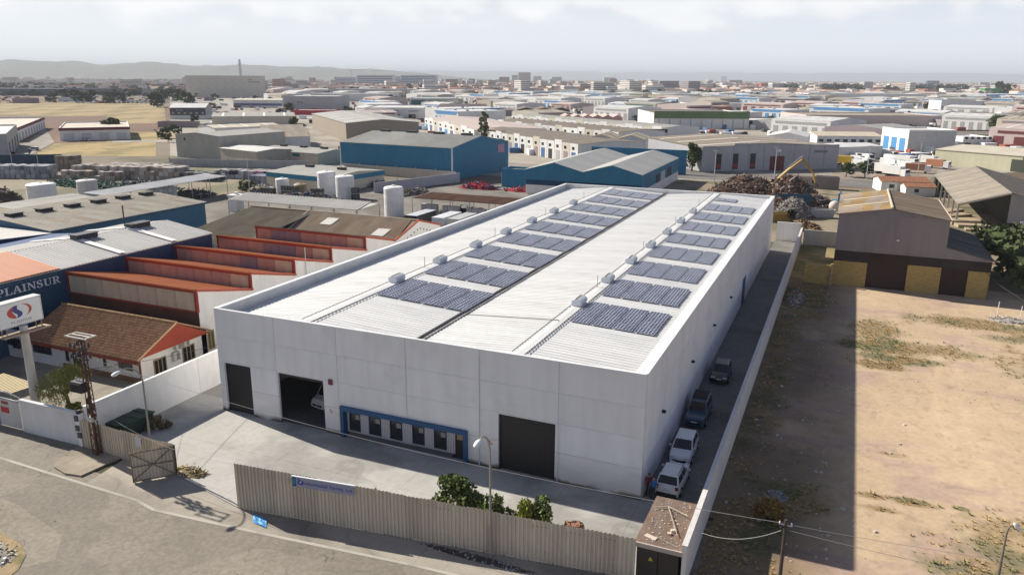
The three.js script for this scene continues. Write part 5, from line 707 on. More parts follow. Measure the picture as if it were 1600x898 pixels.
{ const m = new MB(); m.box(0, 0, 0, 1.25, 0.06, 1.7); for (const x of [-0.6, 0.6]) m.box(x, 0.05, 0, 0.05, 0.12, 1.7); for (const z of [-0.8, -0.3, 0.3, 0.8]) m.box(0, 0.1, z, 1.25, 0.04, 0.05); const o = solo('roof_rack', 'dark roof rack lying on top of the blue-grey off-roader', 'roof rack', m, M.dark); o.position.set(1.25, 1.88, -16.5); }
car('black car parked farthest along the alley', [1.55, 0.01, -26.4], 0.04, { c: [0.012, 0.012, 0.014], H: 1.48 });
car('white delivery van standing inside the open roller door of the hall', [-29.9, 0.05, -5.6], -0.2, { name: 'van', cat: 'van', c: [0.74, 0.75, 0.77], H: 2.1, L: 4.9, W: 1.95, cab: [-0.49, -0.48, 0.22, 0.36], st: [[-0.5, 0.7, 0.95], [-0.49, 1.2, 0.98], [-0.3, 1.2, 1], [0.2, 1.2, 1], [0.33, 1.15, 0.98], [0.46, 0.95, 0.92], [0.5, 0.5, 0.85]] });
// two people by the corner
function person(label, pos, ry, o) {
  const t = thing('person', label, 'person', pos, ry);
  const J = o.j, bones = [['pel', 'chest', 0.135, 0.16], ['chest', 'neck', 0.15, 0.055], ['neck', 'head', 0.052, 0.06], ['head', 'crown', 0.088, 0.085], ['shl', 'shr', 0.075, 0.075], ['shl', 'ell', 0.055, 0.044], ['ell', 'wrl', 0.042, 0.03], ['shr', 'elr', 0.055, 0.044], ['elr', 'wrr', 0.042, 0.03], ['hil', 'knl', 0.088, 0.058], ['knl', 'anl', 0.056, 0.04], ['hir', 'knr', 0.088, 0.058], ['knr', 'anr', 0.056, 0.04], ['hil', 'hir', 0.11, 0.11], ['anl', 'tol', 0.045, 0.035], ['anr', 'tor', 0.045, 0.035]].map(([a, b, r, s]) => [J[a], J[b], r, s]);
  for (const s of ['l', 'r']) { const w = J['wr' + s], e = J['el' + s], d = new THREE.Vector3(w[0] - e[0], w[1] - e[1], w[2] - e[2]).normalize(), sd = new THREE.Vector3(0, 0, 1); const P = (a, b, c = 0) => [w[0] + d.x * a + sd.x * b + (s === 'l' ? 1 : -1) * c, w[1] + d.y * a, w[2] + d.z * a + sd.z * b]; bones.push([w, P(0.085, 0), 0.030, 0.034]); [[0.165, 0.03], [0.18, 0.01], [0.172, -0.01], [0.15, -0.03]].forEach(([l, b]) => bones.push([P(0.08, b), P(l * 0.8, b * 1.1), 0.010, 0.009], [P(l * 0.8, b * 1.1), P(l, b * 1.1, -0.02), 0.009, 0.008])); bones.push([P(0.03, 0.03), P(0.10, 0.055), 0.011, 0.009]); }
  const res = 112, S = 1.0, mc = new MarchingCubes(res, new THREE.MeshStandardMaterial(), false, false, 90000); mc.isolation = 0; const f = mc.field, cy = 0.92, A = new THREE.Vector3(); f.fill(-1);
  const idx = (i, j, k) => i + j * res + k * res * res, tmp = new Float32Array(res ** 3).fill(9); const c2 = v => Math.round(((v / S) + 1) / 2 * res), kS = 0.02;
  for (const [a, b, r, s] of bones) { const m = 0.07 + Math.max(r, s), lo = [0, 1, 2].map(q => Math.max(1, c2(Math.min(a[q], b[q]) - m - (q === 1 ? cy : 0)))), hi = [0, 1, 2].map(q => Math.min(res - 2, c2(Math.max(a[q], b[q]) + m - (q === 1 ? cy : 0)))); const d = [b[0] - a[0], b[1] - a[1], b[2] - a[2]], dd = d[0] ** 2 + d[1] ** 2 + d[2] ** 2 || 1e-6;
    for (let k = lo[2]; k <= hi[2]; k++) for (let j = lo[1]; j <= hi[1]; j++) for (let i = lo[0]; i <= hi[0]; i++) { const x = (i / res * 2 - 1) * S - a[0], y = (j / res * 2 - 1) * S + cy - a[1], z = (k / res * 2 - 1) * S - a[2], h = clamp((x * d[0] + y * d[1] + z * d[2]) / dd), q = Math.hypot(x - d[0] * h, y - d[1] * h, z - d[2] * h) - mix(r, s, h), n = idx(i, j, k), p = tmp[n], g = Math.max(kS - Math.abs(p - q), 0) / kS; tmp[n] = Math.min(p, q) - g * g * kS * 0.25; } }
  for (let n = 0; n < tmp.length; n++) f[n] = -Math.min(tmp[n], 0.3); mc.update(); const N = mc.count, pos2 = new Float32Array(N * 3), nor = new Float32Array(N * 3), col = new Float32Array(N * 3);
  for (let v = 0; v < N; v++) { const x = mc.positionArray[v * 3] * S, y = mc.positionArray[v * 3 + 1] * S + cy, z = mc.positionArray[v * 3 + 2] * S; pos2.set([x, y, z], v * 3); const l = Math.hypot(mc.normalArray[v * 3], mc.normalArray[v * 3 + 1], mc.normalArray[v * 3 + 2]) || 1; nor.set([mc.normalArray[v * 3] / l, mc.normalArray[v * 3 + 1] / l, mc.normalArray[v * 3 + 2] / l], v * 3); const c = y > 1.47 ? (y > 1.69 || (z < -0.02 && y > 1.58) ? o.hair : o.skin) : y < 0.09 ? [0.03, 0.03, 0.03] : y < 0.95 && Math.abs(x) < 0.27 && !(Math.abs(x) > 0.2 && y > 0.7) ? o.legs : Math.abs(x) > 0.215 && y < 1.2 ? o.skin : o.shirt; col.set(c, v * 3); }
  const g = new THREE.BufferGeometry(); g.setAttribute('position', new THREE.BufferAttribute(pos2, 3)); g.setAttribute('normal', new THREE.BufferAttribute(nor, 3)); g.setAttribute('color', new THREE.BufferAttribute(col, 3)); const m = mat([1, 1, 1], { r: 0.9 }); m.vertexColors = true; part('body', g, m, t);
  const e = new MB(); const H = J.head; for (const s of [-1, 1]) e.box(H[0] + s * 0.032, H[1] + 0.03, H[2] + 0.083, 0.02, 0.01, 0.012); e.box(H[0], H[1] - 0.045, H[2] + 0.082, 0.045, 0.008, 0.01); stuff(e.build('eyes_and_mouth', M.dark, t)); const ns = new MB(); ns.bar([H[0], H[1] + 0.02, H[2] + 0.08], [H[0], H[1] - 0.015, H[2] + 0.105], 0.009, 0.014, 6); ns.build('nose', mat(o.skin), t); return t;
}
const stand = (lean, arm, step) => ({ pel: [0, 0.98, 0], chest: [0, 1.27, 0.01 + lean], neck: [0, 1.49, 0.02 + lean], head: [0, 1.60, 0.035 + lean], crown: [0, 1.70, 0.025 + lean], shl: [-0.17, 1.40, lean], shr: [0.17, 1.40, lean], ell: [-0.25, 1.13, 0.02 + arm * 0.08], wrl: [-0.24, 0.92 + arm * 0.12, 0.08 + arm * 0.2], elr: [0.25, 1.13, -0.03], wrr: [0.25, 0.90, 0.05], hil: [-0.09, 0.95, 0], hir: [0.09, 0.95, 0], knl: [-0.10, 0.51, 0.03 + step * 0.12], knr: [0.10, 0.51, 0.03 - step * 0.05], anl: [-0.105, 0.08, step * 0.15], anr: [0.105, 0.08, -step * 0.2], tol: [-0.115, 0.045, 0.15 + step * 0.15], tor: [0.115, 0.045, 0.15 - step * 0.2] });
person('person in dark red top and dark trousers standing by the hall corner', [0.32, 0.01, -0.9], 0.2, { j: stand(0.02, 1, 0.3), skin: [0.42, 0.26, 0.18], hair: [0.03, 0.02, 0.015], shirt: [0.22, 0.03, 0.05], legs: [0.05, 0.03, 0.05] });
person('person in bright blue top standing beside the nearest white car', [0.78, 0.01, -0.55], -0.5, { j: stand(0.0, 0.4, 0.1), skin: [0.42, 0.26, 0.18], hair: [0.04, 0.03, 0.02], shirt: [0.03, 0.16, 0.42], legs: [0.03, 0.04, 0.08] });
// ---------------------------------------------------------------- sheds and scrapyard beyond the lot
M.block = mat([0.46, 0.335, 0.125], { map: rep(tex([256, 256], (u, v) => { const r = Math.floor(v * 16), c = (u * 8 + (r % 2) * 0.5) % 1, e = (v * 16) % 1, k = 0.93 + 0.12 * NT[(Math.floor(u * 8 + (r % 2) * 0.5) * 13 + r * 57) & 255]; return k * (c < 0.05 || e < 0.1 ? 0.72 : 1); }), 3.2), b: B.fine, bs: 0.01, r: 1 });
M.mauve = mat([0.30, 0.265, 0.275], { map: T.metal, b: B.c18, bs: 0.02, r: 0.8 });
{
  const t = thing('brick_shed', 'tall grey-clad shed on yellow block base with brown roof at the end of the lot', 'shed', [17.6, 0, -70.5]), x0 = -7, x1 = 7, x2 = 12.8, D = 20.5;
  const f = new MB(); f.quad([x0, 5.2, 0], [x1 + 0.1, 5.2, 0], [x1 + 0.1, 10.5, 0], [x0, 10.5, 0]); f.tri([x0, 10.5, 0], [x1 + 0.1, 10.5, 0], [-0.2, 11.6, 0], [0, 0], [14, 0], [7, 1]); f.quad([x1 + 0.1, 5.2, 0], [x2, 5.2, 0], [x2, 5.4, 0], [x1 + 0.1, 6.8, 0]); f.build('cladding', M.mauve, t);
  const s = new MB(); s.quad([x1 + 0.1, 6.8, 0], [x1 + 0.1, 6.8, -D], [x1 + 0.1, 10.5, -D], [x1 + 0.1, 10.5, 0]); s.quad([x0, 0, -D], [x0, 0, 0], [x0, 10.5, 0], [x0, 10.5, -D]); s.quad([x2, 0, -0.05], [x2, 0, -D], [x2, 5.4, -D], [x2, 5.4, -0.05]); s.quad([x2, 0, -D], [x0, 0, -D], [x0, 10.5, -D], [x1, 10.5, -D]); s.build('wall', M.mauve, t);
  const lo = [[x0, -2.5, 'y', 3.6], [-2.5, 2.7, 'd', 5.2], [2.7, 6.9, 'y', 3.85], [6.9, 10.2, 'd', 3.8], [10.2, x2, 'y', 3.75]]; for (const [a, b, k, h] of lo) { const m = new MB(); m.box((a + b) / 2, 0, -0.32 - (k === 'd' ? 0.25 : 0), b - a, h, 0.3); m.build(k === 'y' ? 'block_wall' : 'door', k === 'y' ? M.block : mat([0.055, 0.032, 0.028], { map: T.mottle, b: B.c25, bs: 0.03, r: 0.9 }), t); if (k === 'y') { const u = new MB(); for (let q = 0; q < 4; q++) u.box((a + b) / 2, h + 0.02 + q * (5.2 - h) / 4, -0.36, b - a, (5.2 - h) / 4 - 0.05, 0.16); u.build('dark_boards', mat([0.06, 0.045, 0.045], { map: T.mottle, r: 0.9 }), t); } }
  const u2 = new MB(); u2.box(8.55, 3.82, -0.42, 3.3, 1.4, 0.16); u2.build('dark_boards', mat([0.05, 0.04, 0.04], { r: 0.9 }), t);
  const rw = [[0, 0], [0.5, 1], [1, 0]]; slab(t, 'roof', [x0 - 0.2, 10.52, -D], [x0 - 0.2, 10.52, 0.25], [-0.2, 11.72, 0.25], [-0.2, 11.72, -D], mat([0.42, 0.34, 0.22], { map: rep(tex(256, (u, v) => { const k = 0.7 + 0.3 * fbm(u * 6, v * 6, 4, 6), w = smooth(0.50, 0.58, fbm(u * 3 + 1, v * 14 + 2, 3, 14)); return [k, k * mix(0.92, 1.0, w), k * mix(0.78, 1.1, w)]; }), 14), r: 1 }), [0.35, 0.07, wave]);
  slab(t, 'roof', [x1 + 0.35, 10.52, 0.25], [x1 + 0.35, 10.52, -D], [-0.2, 11.72, -D], [-0.2, 11.72, 0.25], mat([0.30, 0.24, 0.18], { map: T.rustRoof, r: 1 }), [0.35, 0.07, wave]);
  slab(t, 'lean_to_roof', [x2 + 0.2, 5.42, 0.1], [x2 + 0.2, 5.42, -D], [x1 + 0.1, 6.85, -D], [x1 + 0.1, 6.85, 0.1], mat([0.20, 0.185, 0.17], { map: T.rustRoof, r: 1 }), [0.35, 0.06, wave]);
  for (const z of [-6, -13]) { const k = new MB(); k.quad([-6.6, 10.7, z + 0.6], [-0.6, 11.76, z + 0.6], [-0.6, 11.76, z - 0.3], [-6.6, 10.7, z - 0.3]); k.build('skylight', mat([0.62, 0.55, 0.42], { map: T.mottle, r: 0.7 }), t); }
  const rc = new MB(); rc.bar([-0.2, 11.8, 0.26], [-0.2, 11.8, -D], 0.16); rc.build('ridge_cap', mat([0.48, 0.42, 0.33]), t); const ed = new MB(); ed.bar([x1 + 0.35, 10.55, 0.2], [x1 + 0.35, 10.55, -D], 0.12, 0.12, 5); ed.build('gutter', mat([0.45, 0.38, 0.3]), t); const lp = new MB(); lp.box(1.0, 7.2, 0.12, 0.35, 0.14, 0.22); lp.build('lamp', M.flash, t);
  const w = thing('block_wall', 'low yellow block wall with crumbling end left of the shed', 'wall', [8.6, 0, -70.2]); const m = new MB(); m.box(0, 0, 0, 3.6, 2.9, 0.25); m.build('wall_panel', M.block, w); for (let k = 0; k < 8; k++) { const q = new MB(); q.box(1.9, k * 0.4, 0.2, 0.36, 0.38, 0.4, 0.1 * (k % 3)); q.build('block', k % 2 ? M.block : mat([0.4, 0.3, 0.22]), w); }
  const g = thing('concrete_wall', 'plain grey wall between the lot and the scrapyard', 'wall', [8.1, 0, -98.8]); for (let k = 0; k < 2; k++) { const q = new MB(); q.box(-1.3 + k * 2.7, 0, -0.5, 2.66, 2.6, 0.2); q.build('wall_panel', M.shade, g); }
  const d = thing('open_shed', 'dark open-ended shed with pale dusty roof on a row of posts', 'shed', [33, 0, -134.6]), Dp = 55.5; slab(d, 'roof', [-0.2, 4.3, -Dp], [-0.2, 4.3, 0.3], [9.1, 7.15, 0.3], [9.1, 7.15, -Dp], mat([0.50, 0.455, 0.38], { map: T.rustRoof, r: 0.9 }), [0.8, 0.06]); slab(d, 'roof', [24, 3.2, 0.3], [24, 3.2, -Dp], [9.1, 7.15, -Dp], [9.1, 7.15, 0.3], mat([0.26, 0.235, 0.21], { map: T.rustRoof, r: 0.95 }), [0.8, 0.06]);
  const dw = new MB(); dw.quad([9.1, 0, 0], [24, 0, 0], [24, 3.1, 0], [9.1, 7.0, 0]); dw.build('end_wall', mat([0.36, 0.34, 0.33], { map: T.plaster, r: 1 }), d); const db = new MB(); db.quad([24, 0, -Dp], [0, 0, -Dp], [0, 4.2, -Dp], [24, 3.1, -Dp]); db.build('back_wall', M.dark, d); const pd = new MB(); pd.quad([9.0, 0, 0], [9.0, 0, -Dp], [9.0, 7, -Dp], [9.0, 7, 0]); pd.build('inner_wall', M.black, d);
  for (let k = 0; k < 7; k++) { const p = new MB(); p.box(0.1, 0, -0.5 - k * 8.8, 0.35, 4.25, 0.35); p.build('post', M.steel, d); } const lt = new MB(); lt.bar([0, 4.05, 0.35], [9.1, 6.95, 0.35], 0.16); lt.build('eave_beam', mat([0.2, 0.17, 0.14]), d);
  const gw = solo('concrete_wall', 'bare concrete wall right of the dark open shed', 'wall', (() => { const q = new MB(); q.box(50, 0, -121, 16, 3.4, 0.3); return q; })(), M.shade);
  const sc = new MB(); for (let k = 0; k < 6; k++) { sc.box(36.5 - k * 0.8, 0, -128 - k * 4, 5 + k, 0.35 + 0.25 * (k % 3), 2.6, 0.2 * k); } const st = solo('timber_stack', 'tawny low stack of boards lying in front of the open shed', 'timber', sc, mat([0.46, 0.36, 0.24], { map: T.mottle, r: 1 })); stuff(st); st.userData.label = 'tawny low stack of boards lying in front of the open shed';
}
sheet('scrapyard_ground', [[4.4, -99.4], [11.2, -99.4], [11.2, -70.7], [36, -70.7], [60, -100], [60, -185], [-34, -185], [-38, -96]], -0.004, mat([0.36, 0.31, 0.25], { map: T.dirt, r: 1 }));
sheet('lane', [[-40, -186], [70, -190], [70, -197], [-40, -214]], 0.0, mat([0.24, 0.235, 0.23], { map: T.asphalt, r: 0.95 }));
heap('rubble_heap', 'stones and dry litter on the dirt island at the bottom left corner', 'rubble', -36.2, 23.0, 2.6, 1.3, 0.35, 150, [[0.5, 0.46, 0.40], [0.36, 0.28, 0.16], [0.6, 0.6, 0.6], [0.2, 0.16, 0.1]], 0.14, 93);
{
  const rc = [[0.10, 0.055, 0.035], [0.17, 0.10, 0.07], [0.30, 0.28, 0.26], [0.06, 0.05, 0.05], [0.22, 0.12, 0.06]];
  heap('scrap_heap', 'long dark heap of rusty scrap behind the far end of the white hall', 'scrap', -12.5, -161, 9.5, 8, 4.2, 1500, rc, 0.55, 301); heap('scrap_heap', 'dark rusty heap of scrap below the yellow excavator boom', 'scrap', -1.8, -159, 7, 7, 4.8, 1300, rc, 0.55, 302);
  heap('scrap_heap', 'grey tangle of scrap metal in the middle of the scrapyard', 'scrap', 1.2, -130, 4.2, 5, 3.4, 1100, [[0.30, 0.29, 0.28], [0.20, 0.17, 0.14], [0.42, 0.40, 0.37], [0.12, 0.08, 0.06]], 0.45, 303); heap('scrap_heap', 'small brown heap of offcuts near the grey boundary wall', 'scrap', 4.4, -114, 3.4, 2.4, 1.6, 600, [[0.26, 0.15, 0.07], [0.36, 0.24, 0.12], [0.14, 0.08, 0.05]], 0.35, 304); heap('scrap_heap', 'brown scrap spread before the blue skip', 'scrap', -2.5, -138, 3.5, 4, 2.4, 500, rc, 0.45, 306); heap('scrap_heap', 'flat dark heap of scrap beside the brown container wall', 'scrap', 5.2, -148, 3.6, 4, 2.2, 500, rc, 0.5, 305);
  const skip = (lab, x, z, ry, c, s) => { const t = thing('skip', lab, 'skip', [x, 0, z], ry), m = new MB(), L = 5.6 * s, W = 2.2 * s, H = 2.0 * s; m.quad([-L / 2, 0.1, W / 2], [L / 2, 0.1, W / 2], [L / 2 + 0.5, H, W / 2], [-L / 2 - 0.5, H, W / 2]); m.quad([L / 2, 0.1, -W / 2], [-L / 2, 0.1, -W / 2], [-L / 2 - 0.5, H, -W / 2], [L / 2 + 0.5, H, -W / 2]); m.quad([L / 2, 0.1, W / 2], [L / 2, 0.1, -W / 2], [L / 2 + 0.5, H, -W / 2], [L / 2 + 0.5, H, W / 2]); m.quad([-L / 2, 0.1, -W / 2], [-L / 2, 0.1, W / 2], [-L / 2 - 0.5, H, W / 2], [-L / 2 - 0.5, H, -W / 2]); m.quad([-L / 2, 0.2, -W / 2], [L / 2, 0.2, -W / 2], [L / 2, 0.2, W / 2], [-L / 2, 0.2, W / 2]); m.build('body', mat(c, { map: T.mottle, r: 0.7 }), t); const r = new MB(); for (let k = -2; k <= 2; k++) for (const q of [-1, 1]) r.box(k * L / 5, 0.1, q * (W / 2 + 0.04), 0.14, H - 0.1, 0.08); for (const q of [-1, 1]) r.bar([-L / 2 - 0.5, H, q * W / 2], [L / 2 + 0.5, H, q * W / 2], 0.07, 0.07, 5); r.build('rib', mat(c.map(v => v * 0.8)), t); return t; };
  skip('blue open skip below the excavator in the scrapyard', 0.3, -146, 0.15, [0.02, 0.09, 0.16], 1.25); skip('yellowish skip half buried by the grey scrap', -1.0, -122, 0.3, [0.42, 0.28, 0.06], 0.9); skip('pale grey low skip right of the grey scrap tangle', 6.6, -131, 0.2, [0.5, 0.5, 0.5], 0.9);
  const bm = thing('baling_press', 'blue scrap press machine near the corner of the grey shed', 'machine', [9.7, 0, -147]), b = new MB(); b.box(0, 0, 0, 2.4, 1.8, 2.2); b.build('body', mat([0.02, 0.16, 0.30], { r: 0.6 }), bm); const b2 = new MB(); b2.box(0.5, 1.8, 0, 0.9, 1.6, 0.9); b2.bar([0.5, 3.4, 0], [0.5, 4.2, 0], 0.15); b2.build('column', mat([0.02, 0.18, 0.34]), bm);
  const tk = thing('round_tank', 'rusty white round tank by the left edge of the grey shed', 'tank', [9.3, 0, -137.5]), tb = new THREE.SphereGeometry(1.25, 16, 12); const tm = part('shell', tb, mat([0.66, 0.58, 0.50], { map: T.mottle, r: 0.7 }), tk); tm.position.y = 1.7; const lg = new MB(); for (const x of [-0.8, 0.8]) for (const z of [-0.5, 0.5]) lg.box(x, 0, z, 0.15, 1.2, 0.15); lg.build('leg', M.rust, tk); stuff(tk.children[1]);
  const dk = thing('dark_tree', 'small dark bushy tree in front of the grey scrap', 'tree', [1.4, 0, -121.5]); const q = crownGeo(71, 420, 1.1, 1.8, 1.0, 0.26, 10); const st = new MB(); st.bar([0, 0, 0], [0, 1.6, 0], 0.18, 0.12, 6); st.build('trunk', M.wood, dk); part('crown', q.g, vcm([0.03, 0.028, 0.02]), dk);
  // excavator with its raised yellow boom
  const e = thing('excavator', 'yellow excavator with raised angled boom over the scrap heaps', 'excavator', [-7.6, 0, -171], 0.02), Y = mat([0.48, 0.30, 0.035], { map: T.mottle, r: 0.6 }); for (const z of [-1.2, 1.2]) { const m = new MB(); m.box(0, 0, z, 4.2, 0.9, 0.7); m.build('track', M.dark, e); } const bd = new MB(); bd.box(-0.6, 1.1, 0, 3.6, 1.5, 2.6); bd.build('body', Y, e); const cb = new MB(); cb.box(0.9, 1.2, 0.75, 1.5, 2.0, 1.1); cb.build('cab', M.glass, e);
  const bar = (a, b, w0, w1, nm) => { const m = new MB(); m.bar(a, b, w0, w1, 4); m.build(nm, Y, e); }; bar([0.8, 2.2, 0], [4.0, 5.6, 0.1], 0.38, 0.42, 'boom'); bar([4.0, 5.6, 0.1], [7.6, 8.9, 0.2], 0.42, 0.34, 'boom'); bar([7.3, 8.9, 0.2], [10.4, 5.2, 0.2], 0.36, 0.28, 'stick'); bar([10.4, 5.2, 0.2], [11.2, 2.6, 0.2], 0.26, 0.22, 'stick'); const cy = new MB(); cy.bar([4.2, 6.5, 0.1], [7.4, 9.5, 0.2], 0.12, 0.12, 6); cy.bar([1.6, 2.2, 0.5], [4.4, 5.3, 0.3], 0.13, 0.13, 6); stuff(cy.build('cylinder', M.steel, e)); for (let k = 0; k < 5; k++) { const c = new MB(), a = k / 5 * 6.283; c.bar([11.2, 2.6, 0.2], [11.2 + 0.8 * Math.cos(a), 1.9, 0.2 + 0.8 * Math.sin(a)], 0.12, 0.12, 5); c.bar([11.2 + 0.8 * Math.cos(a), 1.9, 0.2 + 0.8 * Math.sin(a)], [11.2 + 0.2 * Math.cos(a), 1.1, 0.2 + 0.2 * Math.sin(a)], 0.12, 0.04, 5); c.build('grab_claw', M.dark, e); }
  building({ label: 'brown-grey windowless container wall at the back of the scrapyard', name: 'container_block', cat: 'container', x: 6.2, z: -181, w: 6.4, d: 3, h: 3.4, roof: 'flat', wm: mat([0.28, 0.25, 0.24], { map: T.metal, b: B.c25, bs: 0.04 }), rm: M.greyRoof });
  building({ label: 'low flat scrapyard office with pale roof and dark openings', name: 'yard_office', cat: 'office', x: -1.5, z: -184.5, w: 12, d: 4, h: 2.6, roof: 'flat', wm: mat([0.34, 0.30, 0.28], { map: T.plaster }), rm: M.paleRoof, ops: [{ k: 'window', row: 4, w: 1.6, h: 1.2, y: 0.9 }] });
  building({ label: 'small white house with terracotta roof in front of the dusty shed', name: 'small_house', cat: 'house', A: [19.8, -180.5], B: [31.5, -183], C: [22, -190], h: 2.9, rise: 0.9, wm: M.whiteWall, rm: mat([0.44, 0.20, 0.11], { map: T.tiles, r: 1 }), ops: [{ k: 'window', x: 2, y: 1.1, w: 1.4, h: 1.1 }, { k: 'window', x: 7, y: 1.1, w: 2.4, h: 1.2, n: 2 }] });
  building({ label: 'lower white house wing with terracotta roof beside the open shed', name: 'small_house', cat: 'house', A: [25.5, -175.5], B: [32.5, -177], C: [27, -181], h: 2.4, rise: 0.7, wm: M.whiteWall, rm: mat([0.46, 0.22, 0.12], { map: T.tiles, r: 1 }), ops: [{ k: 'window', x: 2, y: 0.9, w: 1.2, h: 1.0 }] });
  const hz = [[33.8, -99, 1.15], [35.2, -93, 1.2], [36.0, -87, 1.3], [36.5, -81, 1.2], [37.5, -75, 1.3], [40, -96, 1.3], [41, -85, 1.4], [39.5, -108, 1.0], [44, -101, 1.3]];
  hz.forEach(([x, z, s], i) => (i < 7 ? treeB : treeC)('hedge_tree', ['farthest tree of the front hedge row right of the grey shed', 'second farthest hedge tree right of the grey shed', 'middle hedge tree right of the grey shed', 'second nearest hedge tree right of the grey shed', 'nearest hedge tree right of the lean-to of the grey shed', 'hedge tree at the right edge, far one of the back pair', 'hedge tree at the right edge, near one of the back pair', 'smaller hedge tree toward the open shed', 'outermost hedge tree before the bare concrete wall'][i], 'tree', [x, z], s * 1.2, i * 1.3, undefined, s * 0.95));
  const g = thing('fence_posts', 'two thin white posts with a sagging wire by the hedge', 'fence', [30.5, 0, -62]); for (const x of [0, 2.3]) { const m = new MB(); m.bar([x, 0, x * 0.5], [x, 2.0, x * 0.5], 0.06, 0.05, 6); m.build('post', M.flash, g); } const wr = new MB(); wr.path([[-2, 5, -9], [0.5, 2.9, -6], [3, 1.9, -2], [6, 1.7, 0]], 0.035); wr.build('wire', M.cable, g);
}
// weeds and pebbles on the lot
{
  const r = RNG(444), g = new MB(); for (let k = 0; k < 7; k++) { const a = k * 0.9, l = 0.10 + 0.05 * (k % 3); g.tri([Math.cos(a + 1.57) * 0.035, 0, Math.sin(a + 1.57) * 0.035], [-Math.cos(a + 1.57) * 0.035, 0, -Math.sin(a + 1.57) * 0.035], [Math.cos(a) * l, 0.13 + 0.05 * (k % 2), Math.sin(a) * l], [0, 0], [1, 0], [0.5, 1]); }
  const pts = []; for (let k = 0; k < 90000 && pts.length < 12000; k++) { const x = 4.8 + r() * 42, z = -70 + r() * 78; if (r() < weedAt(x, z) * 1.05) pts.push([x, z]); }
  const im = new THREE.InstancedMesh(g.geo(), mat([1, 1, 1], { r: 1 }), pts.length), m4 = new THREE.Matrix4(), q = new THREE.Quaternion(), up = new THREE.Vector3(0, 1, 0), c = new THREE.Color(); pts.forEach(([x, z], i) => { const gr = fbm(x * 0.35 + 7, z * 0.35 + 3, 3) > 0.55, s = 0.5 + 1.2 * r() * r(); q.setFromAxisAngle(up, r() * 6.28); m4.compose(new THREE.Vector3(x, 0, z), q, new THREE.Vector3(s, s * (0.5 + 0.7 * r()), s)); im.setMatrixAt(i, m4); const k = 0.7 + 0.6 * r(); im.setColorAt(i, gr ? c.setRGB(0.22 * k, 0.225 * k, 0.08 * k) : c.setRGB(0.40 * k, 0.30 * k, 0.13 * k)); }); im.name = 'dry_weeds'; scene.add(im); tag(im, 'dry yellow and green weeds growing across the empty lot', 'weeds'); stuff(im);
  const p = new MB(); for (let k = 0; k < 450; k++) { const x = 5 + r() * 40, z = -66 + r() * 76, near = r(), xx = near < 0.55 ? 5 + r() * 9 : x, s = 0.06 + 0.22 * r() * r() * r(); p.box(xx, 0, z, s, s * 0.5, s * (0.6 + r()), r() * 3); } const d = solo('rubble_bits', 'pale bits of rubble and litter strewn over the empty lot', 'rubble', p, mat([0.50, 0.46, 0.42], { r: 1 })); stuff(d);
  const bs = crownGeo(88, 900, 1.3, 1.6, 0.0, 0.12, 12), t = thing('dry_bush', 'yellow dry bush in the shadow of the hall on the lot', 'bush', [8.6, 0, -1.2]), st = new MB(); for (let k = 0; k < 6; k++) st.bar([0, 0, 0], [bs.cl[k][0], bs.cl[k][1], bs.cl[k][2]], 0.03, 0.01, 4); st.build('stems', M.wood, t); part('foliage', bs.g, vcm([0.22, 0.15, 0.04]), t);
  heap('rubbish_heap', 'small pile of pale rubbish in the shaded side of the lot', 'rubbish', 8.8, -4.4, 0.9, 0.7, 0.35, 60, [[0.35, 0.36, 0.40], [0.2, 0.18, 0.16]], 0.16, 310); heap('rubbish_heap', 'scattered grey rubbish near the dry weeds by the grey shed', 'rubbish', 31.5, -60.5, 2.4, 1.2, 0.4, 120, [[0.55, 0.52, 0.48], [0.3, 0.2, 0.15]], 0.2, 311);
  heap('earth_mound', 'brown spoil strip with sticks along the upper left of the lot', 'rubble', 6.4, -60, 1.1, 5, 0.5, 140, [[0.28, 0.24, 0.20], [0.5, 0.46, 0.42], [0.2, 0.15, 0.1]], 0.2, 312);
}

